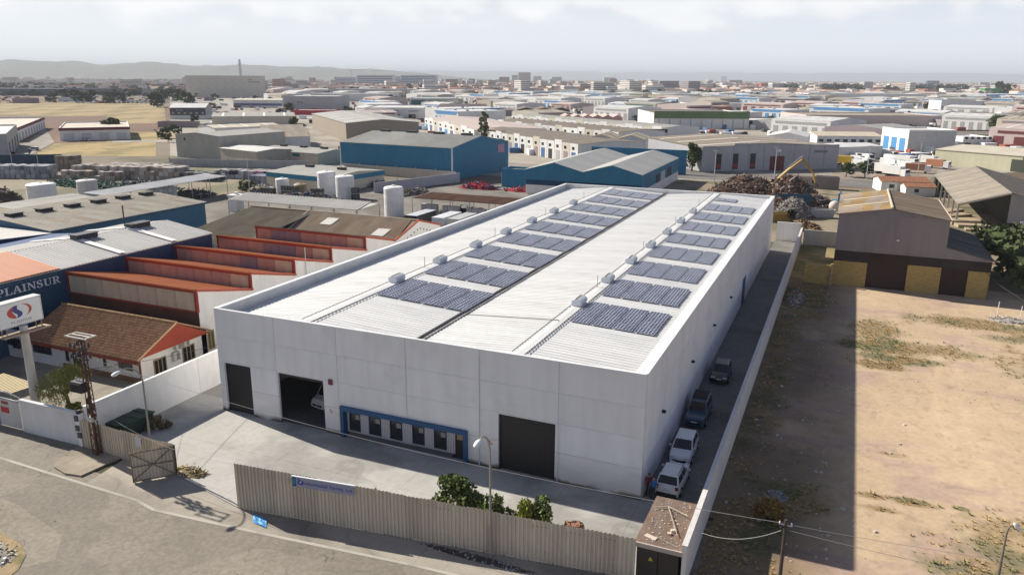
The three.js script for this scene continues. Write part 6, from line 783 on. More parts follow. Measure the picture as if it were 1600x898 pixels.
// ---------------------------------------------------------------- tank yard and recycling yard behind the works
sheet('tank_yard', [[-43.1, -62.5], [-43.1, -93], [-72, -152], [-134, -112], [-134, -60], [-98, -60], [-98, -33], [-69, -33], [-69, -62.5]], -0.004, mat([0.25, 0.23, 0.205], { map: T.concrete, r: 1 }));
sheet('recycling_yard', [[-134, -60], [-134, -112], [-112, -140], [-168, -153], [-196, -144], [-228, -128], [-330, -120], [-330, -50], [-123, -30], [-123, -10], [-98, -29], [-98, -60]], -0.008, mat([0.36, 0.325, 0.275], { map: T.dirt, r: 1 }));
{
  const tank = (label, x, z, r, h, c = [0.86, 0.865, 0.865], name = 'storage_tank') => { const t = thing(name, label, 'tank', [x, 0, z]), b = new MB(); b.lathe(0, 0, 0, [[r, 0], [r, h * 0.33], [r + 0.03, h * 0.335], [r, h * 0.34], [r, h * 0.66], [r + 0.03, h * 0.665], [r, h * 0.67], [r, h * 0.93], [r * 0.9, h * 0.965], [r * 0.3, h], [0.01, h]], 24); b.build('shell', mat(c, { map: T.plaster, r: 0.6 }), t); const k = new MB(); k.lathe(0, h - 0.02, 0, [[0.35, 0], [0.35, 0.22], [0.01, 0.24]], 10); k.build('manhole', mat(c.map(v => v * 0.8)), t); const l = new MB(); for (const s of [-0.2, 0.2]) l.bar([s, 0, r + 0.12], [s, h, r + 0.12], 0.03, 0.03, 4); for (let y = 0.4; y < h; y += 0.5) l.bar([-0.2, y, r + 0.12], [0.2, y, r + 0.12], 0.02, 0.02, 4); stuff(l.build('ladder', M.steel, t)); return t; };
  tank('tall white cylindrical tank standing alone behind the brown gabled roof', -77.8, -93.1, 2.1, 6.6);
  tank('white upright tank right of the brown tank behind the corrugated canopy', -102.6, -110.5, 2.3, 5.7); tank('white upright tank with ladder rail left of the brown tank, tallest behind', -110.3, -113.5, 2.3, 6.0);
  tank('smaller white tank at the left of the tank group', -121.9, -110.5, 1.7, 3.9); tank('low white tank half hidden behind the black containers', -117.5, -111, 0.95, 2.6);
  tank('tan-brown round tank in the middle of the tank group', -114.2, -108.2, 1.4, 3.2, [0.34, 0.25, 0.14]);
  tank('big white tank with flat top behind the beige-roofed hall at the left', -154.5, -68.5, 3.0, 5.8); tank('grey-white tank before the long white canopy', -157, -82, 2.3, 4.9, [0.6, 0.6, 0.59]);
  const ibc = (label, x, z, ry, c, w = 1.2, h = 1.15, d = 1.0, nx = 1, ny = 1) => { const t = thing('tote_stack', label, 'container', [x, 0, z], ry), fr = new MB(); for (let i = 0; i < nx; i++) for (let j = 0; j < ny; j++) { const b = new MB(); b.box((i - (nx - 1) / 2) * (w + 0.12), j * (h + 0.12) + 0.12, 0, w - 0.06, h - 0.08, d - 0.06); b.build('tote', mat(c[(i * 3 + j) % c.length], { r: 0.6 }), t); const X = (i - (nx - 1) / 2) * (w + 0.12), Y = j * (h + 0.12); for (const y of [0.12, 0.5, 0.85, 1.15]) { fr.box(X, Y + y, d / 2, w, 0.03, 0.03); fr.box(X, Y + y, -d / 2, w, 0.03, 0.03); } for (const q of [-0.5, 0, 0.5]) fr.box(X + q * w, Y + 0.1, d / 2, 0.03, h, 0.03); fr.box(X, Y, 0, w, 0.12, d); } stuff(fr.build('cage', M.steel, t)); return t; };
  const bk = [[0.03, 0.03, 0.032], [0.05, 0.045, 0.04]], wh = [[0.62, 0.63, 0.64], [0.5, 0.51, 0.53]];
  ibc('black box containers in front of the left white tanks', -124, -107.5, 0, bk, 1.8, 1.6, 1.6, 2, 1); ibc('black stacked containers left of the brown tank', -116.5, -107, 0, bk, 1.6, 1.25, 1.4, 3, 2); ibc('black containers before the white tank with ladder rail', -108, -106.5, 0, bk, 1.5, 1.2, 1.4, 2, 2); ibc('black container right of the rightmost white tank', -98.6, -109, 0, bk, 1.6, 1.4, 1.4, 1, 2);
  ibc('white caged totes stacked two high under the brown canopy, left group', -71.5, -97.5, 0, wh, 1.2, 1.15, 1.0, 3, 2); ibc('white caged totes stacked under the brown canopy, middle group', -66, -97, 0, wh, 1.2, 1.15, 1.0, 3, 2); ibc('white caged totes stacked under the brown canopy, right group', -60, -96.6, 0, wh, 1.2, 1.15, 1.0, 3, 2);
  ibc('pale totes beside the red drums behind the blue-sided hall', -95, -71, 0, [[0.55, 0.5, 0.4], [0.4, 0.35, 0.3]], 1.2, 1.15, 1.1, 4, 2); ibc('dark mixed totes under the corrugated canopy', -104, -80, 0, [[0.08, 0.07, 0.06], [0.16, 0.14, 0.1], [0.03, 0.1, 0.2]], 1.2, 1.15, 1.1, 7, 1);
  ibc('white totes stacked under the long white canopy end', -135, -84, 1.57, wh, 1.2, 1.15, 1.1, 6, 3); ibc('grey totes beneath the middle of the long white canopy', -136, -74, 1.57, [[0.3, 0.31, 0.33], [0.2, 0.2, 0.22]], 1.2, 1.15, 1.1, 6, 2);
  const drum = thing('red_drums', 'stack of bright red drums beside the end of the blue-sided hall', 'drum', [-96.3, 0, -66.5]); for (let k = 0; k < 6; k++) { const b = new MB(); b.lathe((k % 2) * 1.0, Math.floor(k / 2) * 1.05, 0, [[0.01, 0], [0.45, 0], [0.45, 0.35], [0.47, 0.36], [0.45, 0.38], [0.45, 1.0], [0.01, 1.0]], 14); b.build('drum', mat([0.55, 0.02, 0.03], { r: 0.4 }), drum); }
  const dispenser = thing('white_cabinet', 'white boxy cabinet with small turret beside the corrugated canopy', 'cabinet', [-113, 0, -84]); { const b = new MB(); b.box(0, 0, 0, 2.4, 3.4, 2.2); b.build('body', M.white, dispenser); const c = new MB(); c.box(0, 3.4, 0, 2.8, 0.3, 2.6); c.box(0.2, 3.7, 0, 0.7, 0.6, 0.7); c.build('top', M.white, dispenser); }
  const canopy = (label, pts, y0, y1, m, posts, rib = [0.5, 0.08]) => { const [a, b, c, d] = pts, t = thing('canopy', label, 'canopy', [a[0], 0, a[1]]), L = (q, y) => [q[0] - a[0], y, q[1] - a[1]]; slab(t, 'roof', L(a, y0), L(b, y0), L(c, y1), L(d, y1), m, rib, 0.08); for (let i = 0; i < posts; i++) { const f = i / (posts - 1); for (const [p, q, y] of [[a, b, y0], [d, c, y1]]) { const s = new MB(), x = mix(p[0], q[0], f) - a[0], z = mix(p[1], q[1], f) - a[1]; s.bar([x, 0, z], [x, y - 0.08, z], 0.09, 0.09, 6); s.build('post', M.steel, t); } } return t; };
  canopy('pale corrugated canopy over the tote store behind the brown roofs', [[-108.2, -76.5], [-76, -76.7], [-75.8, -84.2], [-110.5, -85]], 3.9, 4.2, mat([0.62, 0.60, 0.55], { map: T.metal, r: 0.7 }), 7, [0.8, 0.12]);
  canopy('long white canopy roof crossing the recycling yard', [[-132.3, -67.3], [-133.7, -103.5], [-141.4, -104.3], [-138.5, -66.5]], 4.5, 4.8, mat([0.74, 0.74, 0.73], { map: T.metal, r: 0.6 }), 7); canopy('left lower end of the long white canopy beside the tanks', [[-133, -49], [-132.5, -66.8], [-138.4, -66.2], [-143, -49]], 4.0, 4.3, mat([0.60, 0.58, 0.52], { map: T.metal, r: 0.6 }), 4);
  canopy('rust-brown corrugated canopy over caged totes beside the white hall', [[-74.7, -95.5], [-50, -95.5], [-50, -102.3], [-74.3, -103.2]], 3.9, 4.1, mat([0.27, 0.145, 0.085], { map: T.rustRoof, r: 0.9 }), 6, [0.6, 0.12]);
  const box = (label, x, top, side) => { const t = thing('box_trailer', label, 'trailer', [x, 0, -86.4]), b = new MB(); b.box(0, 0.5, 0, 2.5, 2.05, 8); b.build('body', mat(side, { r: 0.6 }), t); const r = new MB(); r.box(0, 2.55, 0, 2.54, 0.07, 8.05); r.build('roof', mat(top, { map: T.metal, r: 0.5 }), t); for (const z of [-2.6, 2.6]) for (const s of [-1, 1]) { const w = new MB(); w.bar([s * 0.95, 0.45, z], [s * 1.22, 0.45, z], 0.45, 0.45, 12); w.build('wheel', M.black, t); } };
  box('dark-sided trailer with pale grey roof, leftmost of the row by the tall tank', -67.3, [0.60, 0.64, 0.70], [0.02, 0.02, 0.025]); box('trailer with white roof, second of the row by the tall tank', -61.4, [0.74, 0.76, 0.78], [0.45, 0.5, 0.55]); box('trailer with grey roof, third of the row by the tall tank', -57.9, [0.52, 0.53, 0.53], [0.5, 0.5, 0.5]); box('trailer with pale roof, nearest to the white hall in the row', -53.4, [0.68, 0.70, 0.73], [0.12, 0.12, 0.13]);
  { const dk = [[0.05, 0.05, 0.05], [0.13, 0.12, 0.11], [0.3, 0.29, 0.28], [0.05, 0.1, 0.2], [0.22, 0.13, 0.07]];
    [['dark clutter of drums and crates under the pale corrugated canopy', -92, -80, 14, 3, 1.5], ['dark clutter between the beige-roofed hall and the brown fibre roof', -90, -66, 5, 5, 1.0], ['dark stores standing around the white upright tanks', -108, -104, 11, 2.2, 1.6], ['dark clutter beneath the long white canopy', -136.5, -92, 3.5, 10, 2.0], ['machine parts on the ground by the cream yard wall', -108, -132, 8, 3, 1.2], ['odds and ends along the lilac yard wall', -92, -124, 3, 8, 1.0], ['dark goods under the brown canopy behind the trailers', -62, -100.5, 10, 1.6, 1.5], ['crates and rubbish behind the big tank at the left', -148, -80, 4, 6, 1.3]].forEach(([l, x, z, a, b, h], i) => heap('yard_clutter', l, 'clutter', x, z, a, b, h, 260, dk, 0.5, 340 + i)); }
  heap('red_plant', 'red metal frames and machine parts along the yard wall', 'machine', -80, -140, 6, 2, 1.6, 90, [[0.45, 0.02, 0.05], [0.3, 0.05, 0.1], [0.05, 0.1, 0.2]], 0.6, 320); heap('red_plant', 'red machinery laid out before the blue twin-gabled hall', 'machine', -66, -140, 7, 2, 0.9, 90, [[0.45, 0.02, 0.04], [0.35, 0.04, 0.06], [0.1, 0.1, 0.12]], 0.6, 321);
  const wl = (name, label, a, b, h, m, cat = 'wall', th = 0.25) => { const t = thing(name, label, cat, [a[0], 0, a[1]]), L = Math.hypot(b[0] - a[0], b[1] - a[1]), n = Math.max(2, Math.round(L / 7)), ry = Math.atan2(-(b[1] - a[1]), b[0] - a[0]); for (let k = 0; k < n; k++) { const q = new MB(), f = (k + 0.5) / n; q.box((b[0] - a[0]) * f, 0, (b[1] - a[1]) * f, L / n - 0.12, h, th, ry); q.build('wall_panel', m, t); const p = new MB(); p.box((b[0] - a[0]) * k / n, 0, (b[1] - a[1]) * k / n, 0.2, h + 0.5, 0.3, ry); p.build('post', M.steel, t); } return t; };
  const bl = mat([0.02, 0.06, 0.12], { map: T.metal, b: B.c50, bs: 0.04, r: 0.8 }), cw = mat([0.52, 0.48, 0.42], { map: T.plaster, r: 1 }), gw = mat([0.40, 0.42, 0.45], { map: T.metal, r: 0.8 });
  wl('sheet_fence', 'dark blue sheet fence at the back of the recycling yard', [-246, -116], [-226, -128.4], 4.0, bl, 'fence'); wl('panel_wall', 'long grey-blue panel wall behind the coloured bales', [-196, -144], [-150, -157], 2.6, gw); wl('yard_wall', 'cream yard wall below the big blue hall', [-135, -155], [-92.5, -150.5], 2.8, cw); wl('yard_wall', 'pale lilac yard wall running to the blue twin-gabled hall', [-101, -121], [-91, -150], 2.6, mat([0.50, 0.49, 0.55], { map: T.plaster, r: 1 })); wl('yard_wall', 'cream yard wall beside the white upright tanks', [-113, -133.5], [-134, -153.5], 2.4, cw); wl('yard_wall', 'white yard wall under the blue band left of the twin-gabled hall', [-78, -150.5], [-45, -146.5], 2.8, M.whiteWall);
  const bales = (label, x, z, ry, nx, nz, ny, cols, seed, s = 1.5) => { const t = thing('bale_stack', label, 'bales', [x, 0, z], ry), r = RNG(seed), by = cols.map(() => new MB()); for (let j = 0; j < ny; j++) for (let i = 0; i < nx; i++) for (let k = 0; k < nz; k++) { if (j === ny - 1 && r() < 0.25) continue; const e = j * 0.12; by[Math.floor(r() * cols.length)].box((i - (nx - 1) / 2) * (s + 0.04) + (r() - 0.5) * 0.25, j * s * 0.8, (k - (nz - 1) / 2) * s + (r() - 0.5) * 0.25, s * (0.88 + 0.1 * r()), s * 0.78, s * (0.86 + 0.12 * r()), (r() - 0.5) * 0.2); } by.forEach((m, i) => { if (m.p.length) stuff(m.build('bale', mat(cols[i], { map: T.mottle, b: B.rough, bs: 0.06, r: 0.95 }), t)); }); };
  bales('grey-blue baled scrap stack at the left edge of the recycling yard', -212, -104, 0.35, 12, 4, 3, [[0.36, 0.37, 0.42], [0.46, 0.47, 0.50], [0.26, 0.27, 0.32]], 1);
  bales('brownish paper bales in a long stack in the recycling yard', -182, -117, 0.25, 22, 5, 3, [[0.38, 0.32, 0.27], [0.50, 0.45, 0.40], [0.27, 0.22, 0.19], [0.56, 0.53, 0.50]], 2); bales('front row of brown and pink bales before the long stack', -190, -110, 0.25, 13, 3, 2, [[0.40, 0.33, 0.30], [0.52, 0.47, 0.44], [0.28, 0.24, 0.21]], 3); bales('far pale bales below the dry field in the recycling yard', -193, -130, 0.28, 13, 3, 2, [[0.46, 0.44, 0.42], [0.38, 0.35, 0.33]], 4); bales('stack of dark bales behind the blue sheet fence end', -214, -121, 0.3, 4, 3, 4, [[0.30, 0.25, 0.20], [0.22, 0.19, 0.16]], 5);
  bales('dark mixed bales right of the long brown stack', -164, -121, 0.25, 12, 4, 2, [[0.10, 0.10, 0.10], [0.22, 0.21, 0.20], [0.05, 0.10, 0.08], [0.35, 0.34, 0.35]], 6); bales('black and white wrapped bales near the panel wall', -152, -131, 0.25, 11, 4, 2, [[0.55, 0.55, 0.57], [0.05, 0.05, 0.06], [0.3, 0.3, 0.32]], 7); bales('pink and white bales beside the panel wall', -143, -133, 0.25, 9, 4, 2, [[0.55, 0.30, 0.40], [0.62, 0.58, 0.62], [0.45, 0.2, 0.3]], 8); bales('blue-grey bales beside the low blue hall', -136, -124, 0.2, 8, 3, 2, [[0.2, 0.24, 0.34], [0.34, 0.36, 0.42]], 9);
  heap('green_pile', 'long dark green pile of material in the recycling yard', 'pile', -176, -98, 17, 3.4, 1.5, 500, [[0.01, 0.07, 0.045], [0.03, 0.12, 0.08], [0.25, 0.28, 0.25]], 0.7, 330); heap('dark_pile', 'low mixed pile of dark and white waste before the white canopy', 'pile', -163, -104, 12, 4, 1.2, 420, [[0.05, 0.06, 0.05], [0.4, 0.4, 0.4], [0.03, 0.09, 0.06]], 0.6, 331); heap('brown_pile', 'round brown pile at the left edge by the white tank', 'pile', -176, -72, 7, 5, 3.0, 120, [[0.09, 0.065, 0.05], [0.14, 0.1, 0.08]], 0.5, 332); heap('white_waste', 'white bagged waste by the big flat-topped tank', 'pile', -162, -76, 6, 3, 1.2, 120, [[0.5, 0.52, 0.55], [0.35, 0.36, 0.4]], 0.6, 333); heap('mixed_pile', 'low brown-white pile in the right part of the recycling yard', 'pile', -128, -112, 8, 4, 1.4, 300, [[0.3, 0.25, 0.2], [0.5, 0.48, 0.45], [0.1, 0.1, 0.1]], 0.5, 334);
  treeB('tree', 'yellow-green bush beside the low blue hall in the recycling yard', 'tree', [-131.5, -108], 0.8, 0, undefined, 0.55);
  const pl = (label, x, z, h) => { const m = new MB(); m.bar([0, 0, 0], [0, h, 0], 0.12, 0.08, 6); m.box(0, h - 0.1, 0.3, 0.3, 0.12, 0.9); const o = solo('light_mast', label, 'lamp post', m, M.steel); o.position.set(x, 0, z); }; pl('thin light mast by the end of the long white canopy', -127, -104, 9);
}
// ---------------------------------------------------------------- halls of the middle distance, one by one
const C = { roofG: mat([0.37, 0.37, 0.34], { map: T.metal, b: B.c50, bs: 0.05, r: 0.8 }), roofP: mat([0.70, 0.69, 0.67], { map: T.metal, b: B.c50, bs: 0.04, r: 0.7 }), roofT: mat([0.48, 0.43, 0.35], { map: T.rustRoof, b: B.c50, bs: 0.05, r: 0.9 }), roofB: mat([0.27, 0.235, 0.20], { map: T.rustRoof, b: B.c50, bs: 0.05, r: 0.95 }), roofW: mat([0.74, 0.74, 0.73], { map: T.metal, r: 0.6 }), roofPk: mat([0.55, 0.46, 0.42], { map: T.metal, r: 0.85 }), cream: mat([0.62, 0.58, 0.48], { map: T.plaster, r: 0.9 }), beige: mat([0.50, 0.45, 0.37], { map: T.plaster, r: 0.95 }), tan: mat([0.34, 0.29, 0.23], { map: T.plaster, r: 0.95 }), grey: mat([0.44, 0.44, 0.45], { map: T.plaster, r: 0.9 }), white: mat([0.76, 0.76, 0.75], { map: T.plaster, r: 0.9 }), pink: mat([0.62, 0.52, 0.49], { map: T.plaster, r: 0.9 }), mauve: mat([0.27, 0.22, 0.24], { r: 0.9 }), maroon: mat([0.15, 0.03, 0.035], { r: 0.8 }), green: mat([0.13, 0.21, 0.09], { map: T.metal, r: 0.8 }), teal: mat([0.02, 0.12, 0.11], { r: 0.7 }), navy: mat([0.02, 0.03, 0.06], { r: 0.7 }), brick: mat([0.36, 0.17, 0.12], { map: T.plaster, r: 0.9 }), azure: mat([0.06, 0.25, 0.52], { r: 0.6 }), deep: mat([0.010, 0.20, 0.36], { map: T.metal, b: B.c50, bs: 0.05, r: 0.6 }) };
const RW = 'warehouse';
{
  const t1 = building({ label: 'big deep-blue metal hall with grey-green gable roof behind the tanks', name: 'blue_hall', A:[-94.4,-151.85],B:[-136.21,-156.21],C:[-95.49,-184.94],h:9.28, rise: 2.6, wm: C.deep, rm: C.roofG, rib: [1.0, 0.08], vents: 4, vw: 3.4, vm: mat([0.06, 0.07, 0.08]), ov: 0.15 });
  { const cb = new MB(); for (const [x, z] of [[t1.w / 2, t1.d / 2], [-t1.w / 2, t1.d / 2], [t1.w / 2, -t1.d / 2]]) cb.box(x, 0, z, 0.3, t1.h, 0.3); cb.build('corner_trim', M.flash, t1.t); stuff(t1.t.children[t1.t.children.length - 1]);
    const F = t1.F(Math.cos(t1.t.rotation.y) > 0 ? 'r' : 'r'); const m = onFace(t1.t, F, t1.d * 0.80, 6.0, 4.0, 2.6, 0.03, 0.06, mat([0.60, 0.30, 0.42], { map: T.mottle }), 'emblem'); }
  const t2 = building({ label: 'blue twin-gabled hall with pale ribbed roofs just behind the white hall', name: 'twin_gable_hall', A:[-34.7,-137.45],B:[-65.08,-137.04],C:[-34.53,-183.62],h:6.3, roof: 'gableZ', n: 2, rise: 2.0, wm: C.deep, rm: mat([0.56, 0.56, 0.53], { map: T.metal, r: 0.6 }), rib: [1.2, 0.10], ov: 0.1, bands: [{ y: 0, h: 2.4, f: ['f', 'r', 'l'], m: M.white, name: 'white_base', t: 0.1 }, { y: 2.4, h: 1.3, f: ['f'], m: mat([0.008, 0.06, 0.13]), name: 'lower_band', t: 0.12 }], ops: [{ f: 'r', x: 16, y: 0, w: 4, h: 4.6, m: M.dark }, { f: 'r', x: 22, y: 0, w: 5, h: 4.8, m: mat([0.5, 0.52, 0.56]) }, { f: 'r', x: 30, y: 0, w: 6, h: 5, m: mat([0.05, 0.07, 0.1]) }] });
  building({ label: 'low blue-fronted flat building left of the twin-gabled hall', name: 'blue_fronted_building', A: [-62, -146], B: [-76, -146], C: [-76, -160], h: 5.0, roof: 'flat', wm: C.deep, rm: C.roofG, dd: 6 });
  { const m = new MB(); m.box(-51, 0, -197, 31, 7.5, 0.6); solo('end_wall', 'straight blue end wall standing behind the twin-gabled roofs', 'wall', m, C.deep); }
  building({ label: 'tan-roofed gabled hall behind the blue twin-gabled hall', name: 'tan_hall', fz:1,x:-72.93,z:-246.55,w:23.9,h:6.13, d: 20, ry: 0.1, roof: 'gableZ', n: 2, rise: 1.8, wm: C.white, rm: mat([0.40, 0.355, 0.25], { map: T.rustRoof, r: 0.9 }), sky: 2 });
  const t3 = building({ label: 'grey panel-fronted works with tall dark windows and a maroon door', name: 'panel_front_hall', A:[-32.54,-206.96],B:[7.68,-235.71],C:[-48.84,-248.19],h:7.58, dd: 46, roof: 'gableZ', rise: 1.3, wm: mat([0.40, 0.40, 0.43], { map: T.plaster, r: 0.9 }), em: mat([0.40, 0.40, 0.43], { map: T.plaster, r: 0.9 }), rm: mat([0.36, 0.31, 0.25], { map: T.rustRoof, b: B.c50, bs: 0.04, r: 0.95 }), sky: 3 });
  { const F = t3.F('f'), w = t3.w, gm = mat([0.46, 0.46, 0.49], { map: T.plaster, r: 0.9 }); const n = 9; for (let k = 0; k < n; k++) { const x = k * w / n; onFace(t3.t, F, x + 0.08, 0, w / n - 0.16, 8.1 + (k === 4 ? 0.5 : k < 5 && k > 1 ? 0.8 : 0), 0.02, 0.18, gm, 'front_panel'); } for (const f of [0.10, 0.22, 0.345]) { const fr = onFace(t3.t, F, w * f, 0.6, 1.9, 5.0, 0.2, 0.06, M.dark, 'tall_window'); onFace(t3.t, F, w * f + 0.2, 1.0, 1.5, 1.4, 0.265, 0.02, mat([0.25, 0.04, 0.03]), 'pane', fr); } onFace(t3.t, F, w * 0.49, 0, 5.2, 4.6, 0.2, 0.1, C.maroon, 'door'); const em = new MB(); onFace(t3.t, F, w * 0.54, 5.9, 1.3, 0.9, 0.21, 0.04, M.white, 'emblem'); board(t3.t, F, w * 0.81, 5.4, 5.2, 1.0, textTex([{ t: 'OPERCLAU', x: 128, y: 32, c: '#24242c', font: 'bold 40px sans-serif', sx: 1.1 }], 256, 64, '#8c8c94'), 'sign_board', 0.22); }
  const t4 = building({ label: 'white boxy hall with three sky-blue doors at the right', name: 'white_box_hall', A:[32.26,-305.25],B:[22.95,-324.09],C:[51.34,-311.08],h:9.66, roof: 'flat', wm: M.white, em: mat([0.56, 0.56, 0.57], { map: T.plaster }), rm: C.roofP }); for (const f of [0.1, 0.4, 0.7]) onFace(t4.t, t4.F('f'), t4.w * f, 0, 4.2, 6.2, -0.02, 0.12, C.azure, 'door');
  building({ label: 'long pale yellow hall with cream roof at the right edge', name: 'yellow_hall', A:[39.26,-268.35],B:[63.31,-251.61],C:[46.19,-283.86],h:5.22, dd: 34, rise: 1.0, wm: mat([0.60, 0.58, 0.42], { map: T.plaster, r: 0.9 }), rm: mat([0.62, 0.57, 0.45], { map: T.metal, r: 0.8 }) , ops: [{ k: 'door', x: 26, y: 0, w: 9, h: 4, m: mat([0.06, 0.07, 0.05]) }] });
  building({ label: 'grey-beige hall with shallow gable roof left of the blue hall', name: 'beige_hall', A:[-195.45,-166.6],B:[-218.54,-169.07],C:[-207.4,-199.8],h:8.34, rise: 0.9, roof: 'gableZ', wm: mat([0.50, 0.485, 0.43], { map: T.metal, b: B.c50, bs: 0.04, r: 0.9 }), rm: C.roofG, ops: [{ x: 4.5, y: 6.2, w: 1.0, h: 1.0 }] });
  building({ label: 'low beige hall with grey roof between the grey-beige hall and the blue hall', name: 'beige_hall', A:[-154.17,-168.2],B:[-183.86,-172.2],C:[-157.47,-185.61],h:3.87, rise: 0.8, wm: C.beige, rm: C.roofG, vents: 3, vw: 2.4, ops: [{ x: 3, y: 2.2, w: 3, h: 1.2, m: M.steel }, { x: 18, y: 2.4, w: 3.4, h: 1.0, m: C.teal }] });
  building({ label: 'beige side wing joining the grey-beige hall along the panel wall', name: 'beige_wing', A:[-171.66,-158.26],B:[-192.85,-163.99],C:[-200.77,-195.39],h:4.6, dd: 14, rise: 0.6, wm: C.beige, rm: C.roofP });
  building({ label: 'low grey-roofed building with blue fascia behind the white tanks', name: 'low_blue_hall', A: [-110.6, -116], B: [-134.5, -119.5], C: [-113, -137], h: 3.9, rise: 0.8, wm: C.cream, rm: C.roofG, vents: 2, vw: 2.2, bands: [{ y: 2.7, h: 1.15, m: C.deep, name: 'blue_fascia', t: 0.3 }] });
  building({ label: 'large hall with brown front and beige side wall behind the blue hall', name: 'brown_front_hall', A: [-202, -253], B: [-178, -277.7], C: [-274, -325], h: 8.6, rise: 1.5, roof: 'gableZ', n: 1, wm: C.tan, rm: mat([0.44, 0.44, 0.41], { map: T.metal, b: B.c100, bs: 0.08, r: 0.8 }), sky: 5 });
  building({ label: 'white unit with dark red fascia and roller doors beside the dry field', name: 'unit_building', fz: 1, x: -311, z: -210, w: 29, d: 54, h: 5.8, ry: 0.87, roof: 'flat', wm: M.white, em: M.white, rm: mat([0.60, 0.53, 0.44], { map: T.metal, r: 0.8 }), bands: [{ y: 4.6, h: 1.25, m: C.maroon, name: 'fascia', t: 0.2 }], ops: [{ row: 4, w: 4.2, h: 3.4, y: 0, m: mat([0.56, 0.58, 0.6]) }] });
  building({ label: 'long row of white units with dark red fascia at the left edge', name: 'unit_row', A:[-334.22,-188.84],B:[-411.29,-259.02],C:[-431.35,-247.47],h:5.96, dd: 24, roof: 'flat', wm: M.white, rm: mat([0.62, 0.55, 0.47], { map: T.metal, r: 0.8 }), bands: [{ y: 4.7, h: 1.4, m: C.maroon, name: 'fascia', t: 0.2 }], ops: [{ row: 10, w: 5, h: 3.6, y: 0, m: mat([0.40, 0.41, 0.43]) }] });
  building({ label: 'tall grey hall with dark doors cut by the left picture edge', name: 'grey_hall', A: [-317.9, -177.8], B: [-268, -139], C: [-330, -160], h: 8.6, dd: 26, roof: 'flat', wm: C.grey, em: C.grey, rm: C.roofP, ops: [{ row: 4, w: 6, h: 5, y: 0, m: mat([0.08, 0.10, 0.13]) }] });
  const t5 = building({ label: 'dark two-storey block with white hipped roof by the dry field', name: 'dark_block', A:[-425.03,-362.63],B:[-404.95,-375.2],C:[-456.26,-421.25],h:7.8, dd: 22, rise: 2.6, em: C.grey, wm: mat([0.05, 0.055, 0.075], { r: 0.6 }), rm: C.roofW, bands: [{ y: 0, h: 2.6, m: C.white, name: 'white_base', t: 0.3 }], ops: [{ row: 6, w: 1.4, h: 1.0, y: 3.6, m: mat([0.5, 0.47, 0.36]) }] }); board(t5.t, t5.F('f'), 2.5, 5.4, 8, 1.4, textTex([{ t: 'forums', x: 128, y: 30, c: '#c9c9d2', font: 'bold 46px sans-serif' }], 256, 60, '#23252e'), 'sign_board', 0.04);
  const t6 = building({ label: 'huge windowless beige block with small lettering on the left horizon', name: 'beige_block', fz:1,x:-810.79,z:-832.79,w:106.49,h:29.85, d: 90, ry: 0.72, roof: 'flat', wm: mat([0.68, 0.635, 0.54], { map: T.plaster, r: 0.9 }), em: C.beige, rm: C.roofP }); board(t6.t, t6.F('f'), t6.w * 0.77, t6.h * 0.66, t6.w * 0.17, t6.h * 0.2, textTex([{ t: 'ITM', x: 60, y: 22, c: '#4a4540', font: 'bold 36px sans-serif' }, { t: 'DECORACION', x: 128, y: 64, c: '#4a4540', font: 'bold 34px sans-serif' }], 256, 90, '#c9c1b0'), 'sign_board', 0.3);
  const f = (label, o) => building({ label, ry: 0.41, d: 40, roof: 'flat', wm: C.white, rm: C.roofP, ...o });
  const a = f('grey-white hall with small lettering in front of the beige block', { fz:1,x:-437.2,z:-534.91,w:49.42,h:12.28, d: 50, wm: C.grey, em: C.grey }); board(a.t, a.F('f'), a.w * 0.22, a.h * 0.45, a.w * 0.16, a.h * 0.24, textTex([{ t: 'Tuteg', x: 64, y: 20, c: '#3a3c46', font: 'italic bold 34px serif' }], 128, 40, '#a9a9ab'), 'sign_board', 0.2);
  f('long red-fronted low building with white strip', { fz:1,x:-378.8,z:-461.66,w:34.18,h:3.68, d: 22, wm: mat([0.42, 0.03, 0.05]), rm: C.roofP });
  f('long white low hall behind the grey-white lettered hall', { fz:1,x:-564.23,z:-777.8,w:95.88,h:9.23, d: 46 }); f('long white-roofed sheds behind the beige block', { fz:1,x:-723.6,z:-1054.26,w:120.16,h:10.12, d: 60, wm: C.grey, rm: C.roofW });
  const te = f('dark teal glazed hall with white frame in the middle distance', { fz:1,x:-392.61,z:-677.28,w:47.87,h:8.4, wm: C.white, rm: C.roofP, d: 46 }); onFace(te.t, te.F('f'), te.w * 0.05, 0.8, te.w * 0.9, te.h * 0.7, 0.02, 0.1, C.teal, 'glazing');
  const s3 = f('white-fronted hall with dark lettering and grey roof', { fz:1,x:-298.42,z:-450.25,w:42.68,h:7.54, d: 60, wm: C.white }); for (const [x, tt] of [[0.12, 'Eldor'], [0.42, 'L1M Metal'], [0.75, 'CONFIRAN']]) board(s3.t, s3.F('f'), s3.w * x, s3.h * 0.58, s3.w * 0.17, s3.h * 0.2, textTex([{ t: tt, x: 64, y: 17, c: '#34405e', font: 'bold 24px sans-serif' }], 128, 34, '#c4c6ca'), 'sign_board', 0.2);
  for (const [x, w2] of [[0.5, 0.1], [0.75, 0.12]]) onFace(s3.t, s3.F('f'), s3.w * x, 0, s3.w * w2, s3.h * 0.38, 0, 0.1, M.dark, 'door');
  f('white hall with lettered front behind the lettered grey-roofed hall', { fz:1,x:-278.41,z:-501.69,w:21.52,h:5.37, d: 30, wm: C.grey }); f('long salmon pink wall building in the centre', { fz:1,x:-285.43,z:-536.02,w:39.05,h:7.71, d: 18, wm: C.pink, rm: C.roofPk }); f('dark-fronted long building in the centre distance', { fz:1,x:-245.13,z:-521.02,w:21.17,h:4.92, d: 30, wm: C.mauve, rm: C.roofPk });
